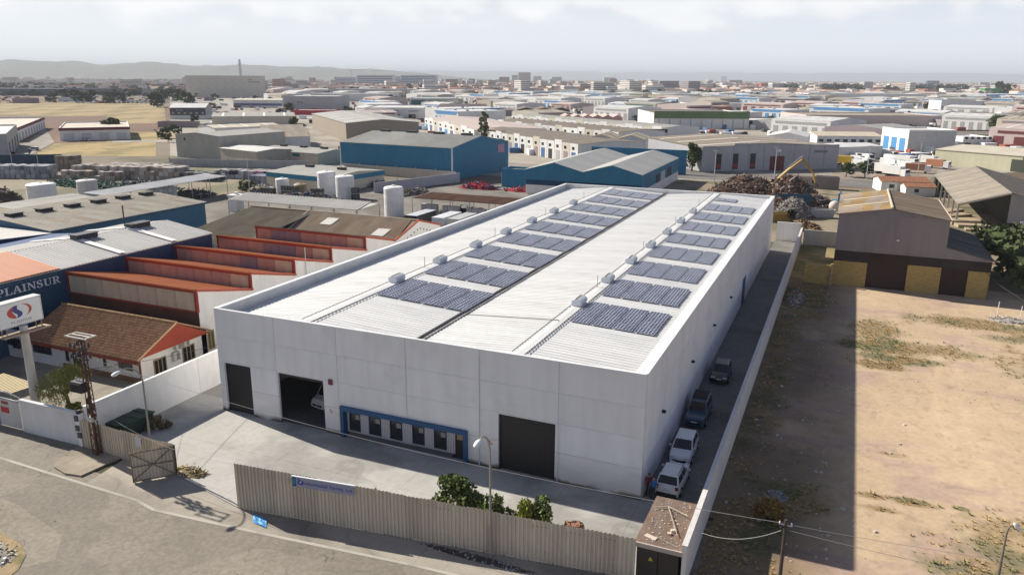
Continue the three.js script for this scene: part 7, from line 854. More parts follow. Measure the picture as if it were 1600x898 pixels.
  // terraces of small units
  const row = (label, o, n, cols) => { const b = building({ label, name: 'unit_terrace', wm: C.white, roof: 'gable', rise: 0.9, rm: C.roofB, ...o }); for (let k = 0; k < n; k++) { const x = k * b.w / n, F = b.F('f'); onFace(b.t, F, x + 0.15, 0, b.w / n - 0.3, b.h + (k % 3 === 1 ? 0.8 : 0.1), 0.02, 0.3, k % 4 === 2 ? C.cream : C.white, 'unit_front'); onFace(b.t, F, x + b.w / n * 0.2, 0, b.w / n * 0.5, b.h * 0.55, 0.33, 0.06, cols[k % cols.length], 'door'); onFace(b.t, F, x + b.w / n * 0.25, b.h * 0.68, b.w / n * 0.3, b.h * 0.16, 0.33, 0.05, M.glass, 'window'); } return b; };
  row('terrace of white unit fronts with blue doors left of the poplar', { A:[-215.55,-350.08],B:[-143.16,-267.01],C:[-222.23,-382.56],h:6.5, dd: 34, rm: C.roofPk }, 9, [C.azure, mat([0.1, 0.12, 0.25]), C.grey, mat([0.03, 0.12, 0.35])]);
  row('terrace of white units with brown roof right of the poplar', { A:[-145.1,-270.99],B:[-76.29,-213.09],C:[-155.57,-337.46],h:6.5, dd: 28 }, 16, [M.dark, C.grey, C.mauve, mat([0.05, 0.12, 0.3])]); row('second terrace with brown roof and white parapets behind the poplar', { A:[-169.84,-344.08],B:[-80.93,-281.29],C:[-176.28,-390.34],h:6.5, dd: 26 }, 18, [M.dark, C.grey, C.white]); row('third long brown-roofed terrace in the centre distance', { A:[-188.87,-414.67],B:[-73.22,-329.7],C:[-184.71,-460.51],h:6, dd: 24, rm: C.roofG }, 20, [C.grey, C.white]);
  building({ label: 'pair of small white unit fronts with dark openings before the terraces', name: 'unit_building', fz:1,x:-112.65,z:-291.15,w:19.71,h:4.63, d: 14, ry: 0.3, roof: 'flat', wm: C.white, rm: C.roofP, ops: [{ row: 3, w: 3, h: 3.4, y: 0 }] });
  building({ label: 'white unit with dark sign band above windows before the tan-roofed hall', name: 'unit_building', fz:1,x:-74.99,z:-310.56,w:16.9,h:5.24, d: 16, ry: 0.3, roof: 'flat', wm: C.white, rm: C.roofP, bands: [{ y: 5.0, h: 1.6, f: ['f'], m: C.navy, name: 'sign_band', t: 0.2 }], ops: [{ k: 'window', row: 3, w: 2.6, h: 1.2, y: 1.6, n: 2 }] });
  f('long white hall with green upper band in the right centre', { name: 'green_band_hall', fz:1,x:-72.85,z:-433.8,w:57.52,h:9.05, d: 60, rm: C.roofB, bands: [{ y: 6.0, h: 4.3, f: ['f'], m: C.green, name: 'green_band', t: 0.4 }], ops: [{ row: 9, w: 0.6, h: 5.6, y: 0, m: C.grey }] }); f('dark blue-black fronted hall right of the green-banded hall', { fz:1,x:-33.42,z:-476.89,w:34.85,h:3.97, d: 40, wm: C.navy, em: C.white, rm: C.roofP });
  const dg = ['left dark gabled front of the trio in the centre', 'middle brick-red gabled front of the trio in the centre', 'right black gabled front of the trio in the centre']; [[[-240.43,-562.54]], [[-227.4,-570.22]], [[-215.71,-577.11]]].forEach(([q], i) => building({ label: dg[i], x: q[0], z: q[1], w: 14.5, d: 40, h: 4.2, ry: 0.41, roof: 'gableZ', rise: 1.8, wm: [M.dark, C.brick, C.navy][i], em: [M.dark, C.brick, C.navy][i], rm: C.roofB }));
  f('dark green low fronted hall in the centre', { fz:1,x:-183.36,z:-610.27,w:47.3,h:3.75, d: 30, wm: mat([0.05, 0.08, 0.06]), rm: C.roofG }); f('black-fronted hall in the right centre', { fz:1,x:-128.61,z:-657.53,w:21.56,h:4.98, d: 36, wm: C.navy, rm: C.roofP }); f('brick-red fronted hall beside the black-fronted hall', { fz:1,x:-103.95,z:-672.22,w:31.37,h:5.56, d: 36, wm: C.brick, rm: C.roofPk }); f('long white hall in the right centre distance', { fz:1,x:-212.6,z:-1055.09,w:56.63,h:9.44, d: 60, rm: C.roofW }); f('long white low shed above the green-banded hall', { fz:1,x:-112.54,z:-770.08,w:70.92,h:5.65, d: 30, rm: C.roofW });
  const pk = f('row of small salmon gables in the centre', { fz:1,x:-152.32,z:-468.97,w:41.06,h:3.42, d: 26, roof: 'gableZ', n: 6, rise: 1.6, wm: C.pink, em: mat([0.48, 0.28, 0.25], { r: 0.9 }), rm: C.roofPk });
  f('long pale pink wall of sheds at the right', { fz:1,x:23.33,z:-523.58,w:88.94,h:6.59, d: 50, wm: C.pink, rm: C.roofT }); f('pale pink long shed behind the pink wall at the right', { fz:1,x:0.83,z:-719.39,w:42.9,h:5.57, d: 36, wm: C.pink, rm: C.roofP }); f('mauve-fronted long shed at the right', { fz:1,x:47.55,z:-732.28,w:57.8,h:3.87, d: 30, wm: C.mauve, rm: C.roofP }); f('grey long shed in the right distance', { fz:1,x:-11.73,z:-873.89,w:68.9,h:6.03, d: 46, wm: C.grey }); f('very long white shed row in the right distance', { fz:1,x:25.7,z:-1260.91,w:174.82,h:9.32, d: 60, rm: C.roofW }); f('mauve brick side wall right of the pink wall', { fz:1,x:75.93,z:-536.57,w:27.36,h:4.46, d: 30, wm: C.mauve, rm: C.roofT });
  f('bright green metal box on the right skyline', { fz:1,x:252.59,z:-1745.85,w:28.62,h:14.46, d: 14, wm: mat([0.06, 0.26, 0.07]), em: mat([0.06, 0.26, 0.07]) }); f('dark blue tall box on the right skyline', { fz:1,x:351.99,z:-4344.33,w:56.07,h:27.09, d: 20, wm: mat([0.03, 0.08, 0.2]) }); f('dark box building on the right skyline', { fz:1,x:-78.37,z:-2713.38,w:32.91,h:15.91, d: 20, wm: M.dark });
  f('low hall with dark blue front at the right edge', { fz:1,x:78.33,z:-402.6,w:36.62,h:3.1, d: 40, wm: C.navy, rm: C.roofB }); f('beige-roofed long building behind the van yard', { A:[-2.72,-324.82],B:[23.77,-334.37],C:[-1.13,-370.12],h:5, d: 0, roof: 'gable', rise: 1.2, dd: 22, rm: mat([0.62, 0.55, 0.42], { map: T.metal, r: 0.8 }), ops: [{ row: 8, w: 2, h: 1.2, y: 2.4 }] }); building({ label: 'white gable-ended hall left of the beige-roofed long building', A:[-21.41,-299.06],B:[-5.68,-299.06],C:[-24.08,-356.36],h:6, dd: 26, rise: 1.6, roof: 'gableZ', wm: M.white, rm: C.roofP });
  building({ label: 'flat white-roofed shed right behind the panel-fronted works', A:[-7.64,-256.67],B:[22.53,-284.55],C:[-7.93,-289.5],h:4.5, dd: 16, rise: 0.6, wm: C.white, rm: C.roofW }); building({ label: 'white hall with blue windows right of the three-door hall', fz:1,x:64.65,z:-366.38,w:14.09,h:4.04, d: 18, ry: 0.45, roof: 'flat', wm: C.white, rm: C.roofP, ops: [{ row: 5, k: 'window', w: 1.6, h: 1.2, y: 3 }] });
  building({ label: 'pale terrace front with dark glazing at the far right', fz:1,x:113.24,z:-870.5,w:48.54,h:9.44, d: 24, ry: 0.41, roof: 'flat', wm: C.white, rm: C.roofP, ops: [{ row: 6, w: 5, h: 4, y: 0 }] }); building({ label: 'white three-storey block in the right distance', name: 'white_block', fz:1,x:70.28,z:-1050.21,w:19.01,h:7.7, d: 20, ry: 0.41, roof: 'flat', wm: C.white, rm: C.roofW, ops: [{ row: 5, k: 'window', w: 1.6, h: 1.2, y: 4 }] });
  // left of the beige halls
  building({ label: 'white terraced gables with dark peaks left of the brown-fronted hall', name: 'unit_terrace', A:[-223.49,-248.14],B:[-187.36,-207.59],C:[-234.77,-253.03],h:6, dd: 18, roof: 'gableZ', n: 3, rise: 2.2, wm: C.white, rm: C.roofT }); building({ label: 'cream-roofed long hall right of the dark block', A:[-257.62,-229.62],B:[-243.93,-259.62],C:[-311.24,-290.65],h:6, dd: 20, rise: 0.9, wm: C.white, rm: mat([0.60, 0.54, 0.43], { map: T.metal, r: 0.8 }), sky: 3 }); building({ label: 'grey-roofed long hall behind the dark block', A:[-336.59,-309.84],B:[-300.24,-340.09],C:[-404.91,-390.22],h:6, dd: 34, rise: 1.4, wm: C.cream, rm: C.roofG, sky: 4 }); building({ label: 'white long building with blue strip behind the cream-roofed hall', fz:1,x:-517.13,z:-557.35,w:46.21,h:7.19, ry: 0.41, d: 30, roof: 'gable', rise: 1, wm: C.white, rm: C.cream, bands: [{ y: 2.0, h: 2.0, f: ['f'], m: mat([0.08, 0.1, 0.25]), name: 'blue_band', t: 0.2 }] });
  building({ label: 'low white house with small windows below the cream-roofed hall', name: 'low_house', fz:1,x:-266.03,z:-275.89,w:13.25,h:3.25, ry: 0.3, d: 12, rise: 1, wm: C.white, rm: mat([0.58, 0.50, 0.36]), ops: [{ k: 'window', row: 3, w: 1.6, h: 1.2, y: 1.4 }] }); building({ label: 'dark brown long fence-like shed before the dark block', name: 'long_shed', fz:1,x:-351.17,z:-296.52,w:21.64,h:3.29, ry: 0.4, d: 8, roof: 'flat', wm: C.mauve, rm: C.roofB });
  f('long grey-blue fronted shed in the left distance', { fz:1,x:-1121.45,z:-743.89,w:131.99,h:10.05, d: 50, wm: mat([0.12, 0.14, 0.19]), rm: C.roofP }); f('second long dark-fronted shed in the left distance', { fz:1,x:-1123.89,z:-857.39,w:66.73,h:8.95, d: 50, wm: mat([0.13, 0.14, 0.18]), rm: C.roofG }); f('small white house row in the left distance', { fz:1,x:-823.66,z:-599.99,w:37.19,h:4.34, d: 14, wm: C.white }); f('white low shed left of the beige block', { fz:1,x:-1882.13,z:-1796.48,w:46.86,h:13.21, d: 30, wm: C.white, rm: C.roofW }); f('low pale building by the car park in the left distance', { fz:1,x:-984.16,z:-850.99,w:15.65,h:9.48, d: 16, wm: C.grey }); f('dark maroon low shed in the left distance', { fz:1,x:-808.88,z:-525.85,w:19.18,h:5.32, d: 16, wm: C.mauve, rm: C.maroon });
  // hospitals and blocks
  for (const [lab, o] of [['white multi-storey block with blue window bands left of the crane', { fz:1,x:-1512.28,z:-2293.97,w:123.23,h:36.08 }], ['broad white block with deep blue window bands in the far centre', { fz:1,x:-1532.46,z:-2626.48,w:137.21,h:37.81 }], ['white far block between the two banded blocks', { fz:1,x:-1599.77,z:-2528.51,w:62.39,h:32.42 }], ['low grey far block with many storeys beside the crane', { fz:1,x:-1699.13,z:-2383.91,w:79.05,h:29.17 }]]) { const b = building({ label: lab, name: 'banded_block', cat: 'building', ry: 0.41, d: 60, roof: 'flat', wm: C.white, rm: C.roofP, ...o }); const n = 5; for (let k = 0; k < n; k++) onFace(b.t, b.F('f'), b.w * 0.02, b.h * (0.12 + k * 0.17), b.w * 0.96, b.h * 0.075, 0, 0.4, mat([0.07, 0.10, 0.26]), 'window_band'); }
  const apt = (label, wm, o) => { const b = building({ label, name: 'apartment_block', cat: 'building', ry: 0.41, d: 18, roof: 'flat', wm, em: wm, rm: C.roofPk, ...o }); const n = Math.max(2, Math.round(b.h / 4)); for (let k = 0; k < n; k++) onFace(b.t, b.F('f'), b.w * 0.08, b.h * ((k + 0.35) / n), b.w * 0.84, b.h * 0.3 / n, 0, 0.2, C.mauve, 'window_band'); };
  apt('pink brick apartment block in the far centre', C.brick, { fz:1,x:-1956.29,z:-4714.82,w:78.13,h:63.41 });
  apt('white apartment block right of the pink brick block', C.white, { fz:1,x:-1675.63,z:-4227.4,w:47.67,h:38.92 });
  apt('cream apartment block in the far centre', C.cream, { fz:1,x:-1607.51,z:-4366.04,w:59.96,h:36.16 });
  apt('white apartment block in the right centre distance', C.white, { fz:1,x:-1240.8,z:-4207.31,w:66.8,h:33.94 });
  apt('reddish apartment block in the right centre distance', C.brick, { fz:1,x:-991.1,z:-3414.32,w:34.28,h:27.59 });
  apt('tan apartment block left of the pink brick block', C.tan, { fz:1,x:-1989.36,z:-4635.18,w:36.58,h:47.04 });
  apt('orange-red far block left of the crane', C.brick, { fz:1,x:-2292.79,z:-2971.31,w:26.48,h:25.56 });
  apt('slim white far block right of the beige block', C.white, { fz:1,x:-2593.02,z:-3181.49,w:22.33,h:30.78 });
  apt('bright red far block in the right distance', mat([0.45, 0.10, 0.07]), { fz:1,x:-306.21,z:-1895.62,w:15.3,h:16.28 });
  apt('second bright red far block in the right distance', mat([0.45, 0.10, 0.07]), { fz:1,x:-221.29,z:-2232.74,w:19.25,h:18.61 });
  apt('pale tall block on the right skyline', C.white, { fz:1,x:-1635.06,z:-10911.14,w:85.48,h:65.98 });
  apt('white box block in the right distance', C.white, { fz:1,x:119.12,z:-2724.6,w:32.04,h:17.43 });
  apt('white squarish block on the right skyline', C.white, { fz:1,x:197.68,z:-1929.87,w:27.92,h:12.17 });
  apt('brown far apartment block in the centre', C.brick, { fz:1,x:-1594.46,z:-3577.56,w:50.66,h:33.61 });
  apt('low brick apartment blocks in the right distance', C.brick, { fz:1,x:-612.48,z:-4552.61,w:71.42,h:24.15 });
  apt('white blocks in the right centre distance', C.white, { fz:1,x:-413.18,z:-2050.05,w:38.55,h:11.36 });
}

// ---------------------------------------------------------------- fields and streets of the middle distance
const dryGrass = mat([0.46, 0.36, 0.20], { map: rep(T.dirt, 60), r: 1 });
sheet('dry_field', [[-907.76,-486.02], [-689.63,-605.07], [-391.51,-327.08], [-412.7,-307.18], [-499.93,-373.01], [-525.17,-358.35], [-538.25,-350.76], [-660.57,-340.67]], -0.012, dryGrass);
sheet('dry_field', [[-269.27,-148.07], [-310.84,-189.02], [-297.32,-203.91], [-349.6,-253.49], [-322.79,-267.81], [-291.34,-237.58], [-289.65,-224.8], [-226.74,-166.65]], -0.012, mat([0.50, 0.39, 0.19], { map: rep(T.dirt, 40), r: 1 }));
sheet('concrete_path', [[-303.77,-213.09], [-282.64,-228.45], [-272.54,-218.77], [-293.61,-203.82]], 0.01, M.pave);
sheet('side_street', [[-234.21,-104.62], [-270.1,-147.66], [-317.3,-193.58], [-415.17,-261.69], [-328.08,-188.01], [-267.29,-126.02]], 0.004, mat([0.40, 0.38, 0.35], { map: T.asphalt, r: 1 }));
sheet('ploughed_field', [[-1964.59,-1053.77], [-2159.15,-2084.55], [-1484.52,-1420.08], [-1552.47,-822.62]], 0.05, mat([0.33, 0.19, 0.13], { map: rep(T.dirt, 200), r: 1 })); sheet('stubble_field', [[-4850.64,-2873.11], [-4724.06,-3630.81], [-3426.72,-2621.34], [-3420.39,-2011.93]], 0.05, mat([0.52, 0.44, 0.30], { map: rep(T.dirt, 300), r: 1 }));
sheet('industrial_streets', [[-224.05,-170.76], [-871.84,-787.51], [-1209.09,-1414.71], [641.88,-2494.9], [99.02,-288.51], [5.48,-195.3], [-34.21,-179.34], [-86.5,-167.55], [-143.25,-164.92]], -0.016, mat([0.42, 0.385, 0.335], { map: rep(T.concrete, 60), r: 1 }));
sheet('van_yard', [[7.19,-196.12], [2.99,-346.65], [33.19,-308.83], [40.27,-255.14], [33.04,-208.6]], -0.004, mat([0.40, 0.34, 0.28], { map: T.asphalt, r: 1 }));
// vans, lorries and cars too small to show more than their main parts
{
  const mk = (c, L, W, H, kind) => { const t = new THREE.Group(), p = mat(c, { r: 0.4 }), b = new MB(); if (kind === 'van') { b.poly([[-W / 2, -L / 2], [W / 2, -L / 2], [W / 2, L / 2 - 0.9], [-W / 2, L / 2 - 0.9]].reverse(), 0.35, H); b.box(0, 0.35, L / 2 - 0.5, W, 0.85, 1.0); } else if (kind === 'lorry') { b.box(0, 0.9, -0.9, W, H - 0.9, L - 2); } else { b.box(0, 0.3, 0, W, 0.6, L); b.poly([[-W * 0.42, -L * 0.4], [W * 0.42, -L * 0.4], [W * 0.42, L * 0.18], [-W * 0.42, L * 0.18]].reverse(), 0.9, H); }
    b.build('body', p, t); if (kind === 'lorry') { const c2 = new MB(); c2.box(0, 0.5, L / 2 - 0.9, W, 2.1, 1.7); c2.build('cab', M.white, t); } const g = new MB(); if (kind === 'van') g.quad([-W * 0.44, 1.2, L / 2 - 0.35], [W * 0.44, 1.2, L / 2 - 0.35], [W * 0.42, H - 0.25, L / 2 - 0.88], [-W * 0.42, H - 0.25, L / 2 - 0.88]); else if (kind === 'lorry') g.box(0, 1.6, L / 2 - 0.06, W * 0.86, 0.8, 0.06); else g.box(0, 0.95, -L * 0.11, W * 0.87, 0.34, L * 0.6); g.build('windscreen', M.glass, t);
    for (const z of [-L * 0.32, L * 0.32]) { const w = new MB(); w.bar([-W / 2 - 0.02, 0.35, z], [W / 2 + 0.02, 0.35, z], 0.35, 0.35, 8); w.build('wheels', M.black, t); stuff(t.children[t.children.length - 1]); } return t; };
  const K = { van: mk([0.72, 0.73, 0.74], 5.6, 2.0, 2.5, 'van'), lorry: mk([0.74, 0.74, 0.72], 8, 2.4, 3.3, 'lorry'), yellow: mk([0.55, 0.36, 0.03], 7.5, 2.4, 3.2, 'lorry'), orange: mk([0.50, 0.22, 0.12], 7.5, 2.4, 3.0, 'lorry'), car: mk([0.62, 0.63, 0.65], 4.2, 1.75, 1.45, 'car'), dark: mk([0.05, 0.05, 0.06], 4.2, 1.75, 1.45, 'car'), red: mk([0.3, 0.03, 0.03], 4.2, 1.75, 1.45, 'car') };
  const put = (k, [x, z], ry, label, group) => { const o = K[k].clone(); o.name = numbered(k === 'van' ? 'parked_van' : k === 'car' || k === 'dark' || k === 'red' ? 'parked_car' : 'parked_lorry'); scene.add(o); o.position.set(x, 0, z); o.rotation.y = ry; tag(o, label, k === 'van' ? 'van' : k === 'car' || k === 'dark' || k === 'red' ? 'car' : 'lorry', group); };
  const vy = 'white van parked among others in the crowded yard before the white boxy hall', gv = 'white vans in the crowded yard';
  for (const q of [[12.13,-254.94], [13.2,-250.79], [14.23,-260.81], [15.24,-245.03], [16.5,-252.42], [17.72,-270.07], [13.34,-273.11], [15.13,-279.39], [16.27,-282.73], [17.84,-280.75], [23.97,-256.1], [25.46,-252.28], [27,-250.82], [28.32,-249.27], [26.95,-264.67], [28.98,-268.12], [29.91,-245.75], [31.99,-269.6], [25.3,-271.28], [5.97,-301.39], [12.28,-304.58], [7.05,-322.12]]) put('van', q, 0.6 + (q[0] * 7 % 1) * 0.3, vy, gv);
  const lo = 'white lorry with box body in the crowded yard before the white boxy hall', gl = 'white lorries in the crowded yard'; for (const q of [[22.29,-226.01], [25,-219.96], [9.53,-309.68], [29.79,-258.97], [39.72,-309.05], [37.5,-262.78], [24.25,-286.71]]) put('lorry', q, 0.9, lo, gl);
  put('yellow', [10.51,-249.46], 1.2, 'yellow lorry at the left of the crowded van yard'); put('orange', [31.94,-234.55], 1.4, 'brick-orange lorry parked in the middle right of the van yard'); put('orange', [39.27,-252.48], 1.1, 'orange-brown lorry at the right end of the van yard');
  const gc = 'cars in the far left car park', r = RNG(61); for (let i = 0; i < 34; i++) { const x = 122 + (i % 17) * 6.6, row2 = i < 17 ? 0 : 1; const a = [[-761.92,-557.05], [-701.21,-597.37], [-809.48,-594.63], [-745.76,-638.06]], f = (i % 17) / 16; if (r() < 0.12) continue; put(r() < 0.75 ? 'car' : 'dark', [mix(a[row2 * 2][0], a[row2 * 2 + 1][0], f) , mix(a[row2 * 2][1], a[row2 * 2 + 1][1], f)], 0.4, 'small parked car in the far car park beyond the dry field', gc); }
  put('dark', [-288.29,-152.86], 0.8, 'dark car by the grey hall doors at the left edge'); put('red', [-275.04,-145.18], 0.8, 'red car by the grey hall at the left edge'); put('car', [-287.66,-162.39], -0.9, 'brownish car on the side street between the white units'); put('car', [-310.99,-205.09], 1.5, 'pale car before the white unit with dark red fascia'); put('car', [-264.28,-142.51], 0.7, 'white car at the corner of the dry field'); put('dark', [-48.97,-211.27], 0.9, 'dark car seen behind the twin-gabled hall');
}
// trees that stand out one by one
{
  const tr = [[79, 159, 148, 'round green tree among the sheds on the far left'], [104, 157, 143, 'dark tree by the long shed on the far left'], [123, 159, 144, 'bushy tree left of the far car park'], [140, 159, 145, 'broad tree at the head of the far car park'], [170, 161, 147, 'green tree in the middle of the far car park edge'], [190, 158, 146, 'darker tree beside the far car park'], [246, 167, 149, 'big dark round tree at the corner of the dry field'], [258, 155, 141, 'tree behind the dark two-storey block'], [276, 158, 143, 'tree right behind the dark two-storey block roof'], [293, 162, 145, 'dark spreading tree between the block and the beige hall'], [34, 150, 143, 'small dark tree before the far left sheds'], [256, 216, 201, 'olive bush on the dry field near the beige hall'], [262, 222, 212, 'small olive bush below the larger bush on the dry field'], [276, 209, 197, 'bush at the corner of the grey-beige hall'], [172, 210, 189, 'dark tree beside the white unit with red fascia'], [193, 211, 201, 'thin young tree on the dry field'], [1290, 202, 185, 'yellow-green tree behind the beige-roofed long building'], [1310, 200, 190, 'second green tree behind the beige-roofed long building'], [1262, 201, 193, 'low green bush right of the dark sign band'], [1322, 276, 257, 'green tree at the left of the van yard wall'], [1352, 278, 257, 'dark green tree by the van yard wall'], [788, 233, 217, 'green bush right of the poplar foot'], [1510, 198, 187, 'dark tree left of the ivy wall at the right'], [1568, 150, 133, 'dark green tree beside the green box on the right skyline'], [1462, 246, 238, 'small tree by the white boxy hall'], [450, 172, 162, 'tree beside the grey-white lettered hall'], [482, 171, 166, 'low tree before the lettered hall'], [615, 163, 150, 'dark tree by the teal glazed hall'], [480, 145, 137, 'far tree right of the beige block'], [505, 144, 137, 'far tree in the middle left distance'], [640, 140, 132, 'tree below the blue banded block'], [660, 141, 133, 'second tree below the blue banded block']];
  const P = [[-823.21,-570.68], [-851.28,-612.29], [-798.95,-587.12], [-789.5,-593.53], [-736.12,-574.18], [-780.87,-629.31], [-607.06,-520.51], [-803.35,-715], [-730.67,-663.72], [-652.73,-603.51], [-1084.26,-721.5], [-292.44,-232.35], [-273.16,-216.41], [-310.47,-257.67], [-336,-238.84], [-326.45,-238.73], [-3.89,-464.2], [2.91,-481.91], [-14.14,-465.57], [10.77,-213.05], [16.21,-212.15], [-122.51,-252.76], [78.63,-538.05], [274.89,-1762.94], [41.88,-295.53], [-454.36,-524.45], [-447.97,-545.26], [-457,-706.42], [-926.04,-1163.51], [-942.05,-1233.66], [-985.72,-1635], [-914.63,-1572.63]];
  tr.forEach(([x, y0, y1, lab], i) => { const d = Math.hypot(P[i][0] - 11, P[i][1] - 49), h = (y0 - y1) / 1211 * d * 1.05; (h > 9 || d > 400 ? treeC : treeB)('tree', lab, 'tree', P[i], h / 5.4 * 1.1, i * 1.7, undefined, h / 5.4); });
  const pop = makeTree(91, { n: 1500, R: 2.0, H: 11.2, y0: 0.6, leaf: 0.34, clumps: 26, tr: 0.25, c: [0.10, 0.125, 0.035] }); pop('poplar_tree', 'tall narrow poplar standing between the white terraces', 'tree', [-136.71,-263.28], 1.2, 0.5, undefined, 1.32);
  const t2 = makeTree(93, { n: 2400, R: 2.7, H: 8.6, y0: 0.9, leaf: 0.34, clumps: 26, tr: 0.3, c: [0.06, 0.095, 0.03] }); t2('street_tree', 'tall dense green tree left of the panel-fronted works', 'tree', [-35.61,-207.46], 1.0, 0.3, undefined, 1.0);
  treeA('tree', 'large ivy-green tree mass at the far right edge', 'tree', [89.64,-488.19], 2.6, 0.4, undefined, 1.5); treeA('tree', 'second ivy-green tree mass cut by the right edge', 'tree', [100.86,-494.19], 2.6, 1.9, undefined, 1.5);
  const mast = (lab, [x, z], h) => { const t = thing('light_mast', lab, 'lamp post', [x, 0, z]), m = new MB(); m.bar([0, 0, 0], [0, h, 0], 0.16, 0.09, 6); m.build('post', M.galv, t); const a = new MB(); a.box(0, h, 0, 1.8, 0.12, 0.25); a.build('lamp_arm', M.galv, t); }; mast('street light on the lane behind the scrapyard, left', [-24.15,-181], 9); mast('street light on the lane before the panel-fronted works', [-8.62,-193.35], 9.5); mast('street light at the van yard corner', [16.52,-207.17], 10); mast('street light right of the van yard', [31.12,-221.15], 11); mast('tall mast in the middle of the terraces', [-112.59,-336.18], 15); mast('tall mast on the right beside the pale terraces', [77.35,-721.67], 20); mast('tall mast far right before the ivy trees', [112.89,-716.03], 22);
  for (const [lab, x, z] of [['far tower crane with long jib at the left of the hospital blocks', ...[-1997.26,-2860.33]], ['second far tower crane right of the first', ...[-1942.96,-2957]]]) { const t = thing('tower_crane', lab, 'crane', [x, 0, z]), m = new MB(); m.bar([0, 0, 0], [0, 60, 0], 1.2, 1.2, 4); m.build('mast', M.steel, t); const j = new MB(); j.bar([-18, 58, 8], [52, 58, -22], 0.9, 0.7, 4); j.build('jib', M.steel, t); }
  const tw = thing('skyscraper', 'lone slender grey tower rising on the left skyline behind the beige block', 'tower', [-3664, 0, -4032], 0.6), b = new MB(); b.lathe(0, 0, 0, [[8, 0], [8.5, 60], [8, 110], [6.5, 128], [6.5, 136], [0.1, 136]], 20); b.build('shaft', mat([0.22, 0.20, 0.21], { r: 0.5 }), tw); const bd = new MB(); for (let k = 0; k < 9; k++) bd.lathe(0, 8 + k * 12, 0, [[8.62, 0], [8.62, 3]], 20); stuff(bd.build('window_band', mat([0.12, 0.13, 0.16], { r: 0.3 }), tw));
}
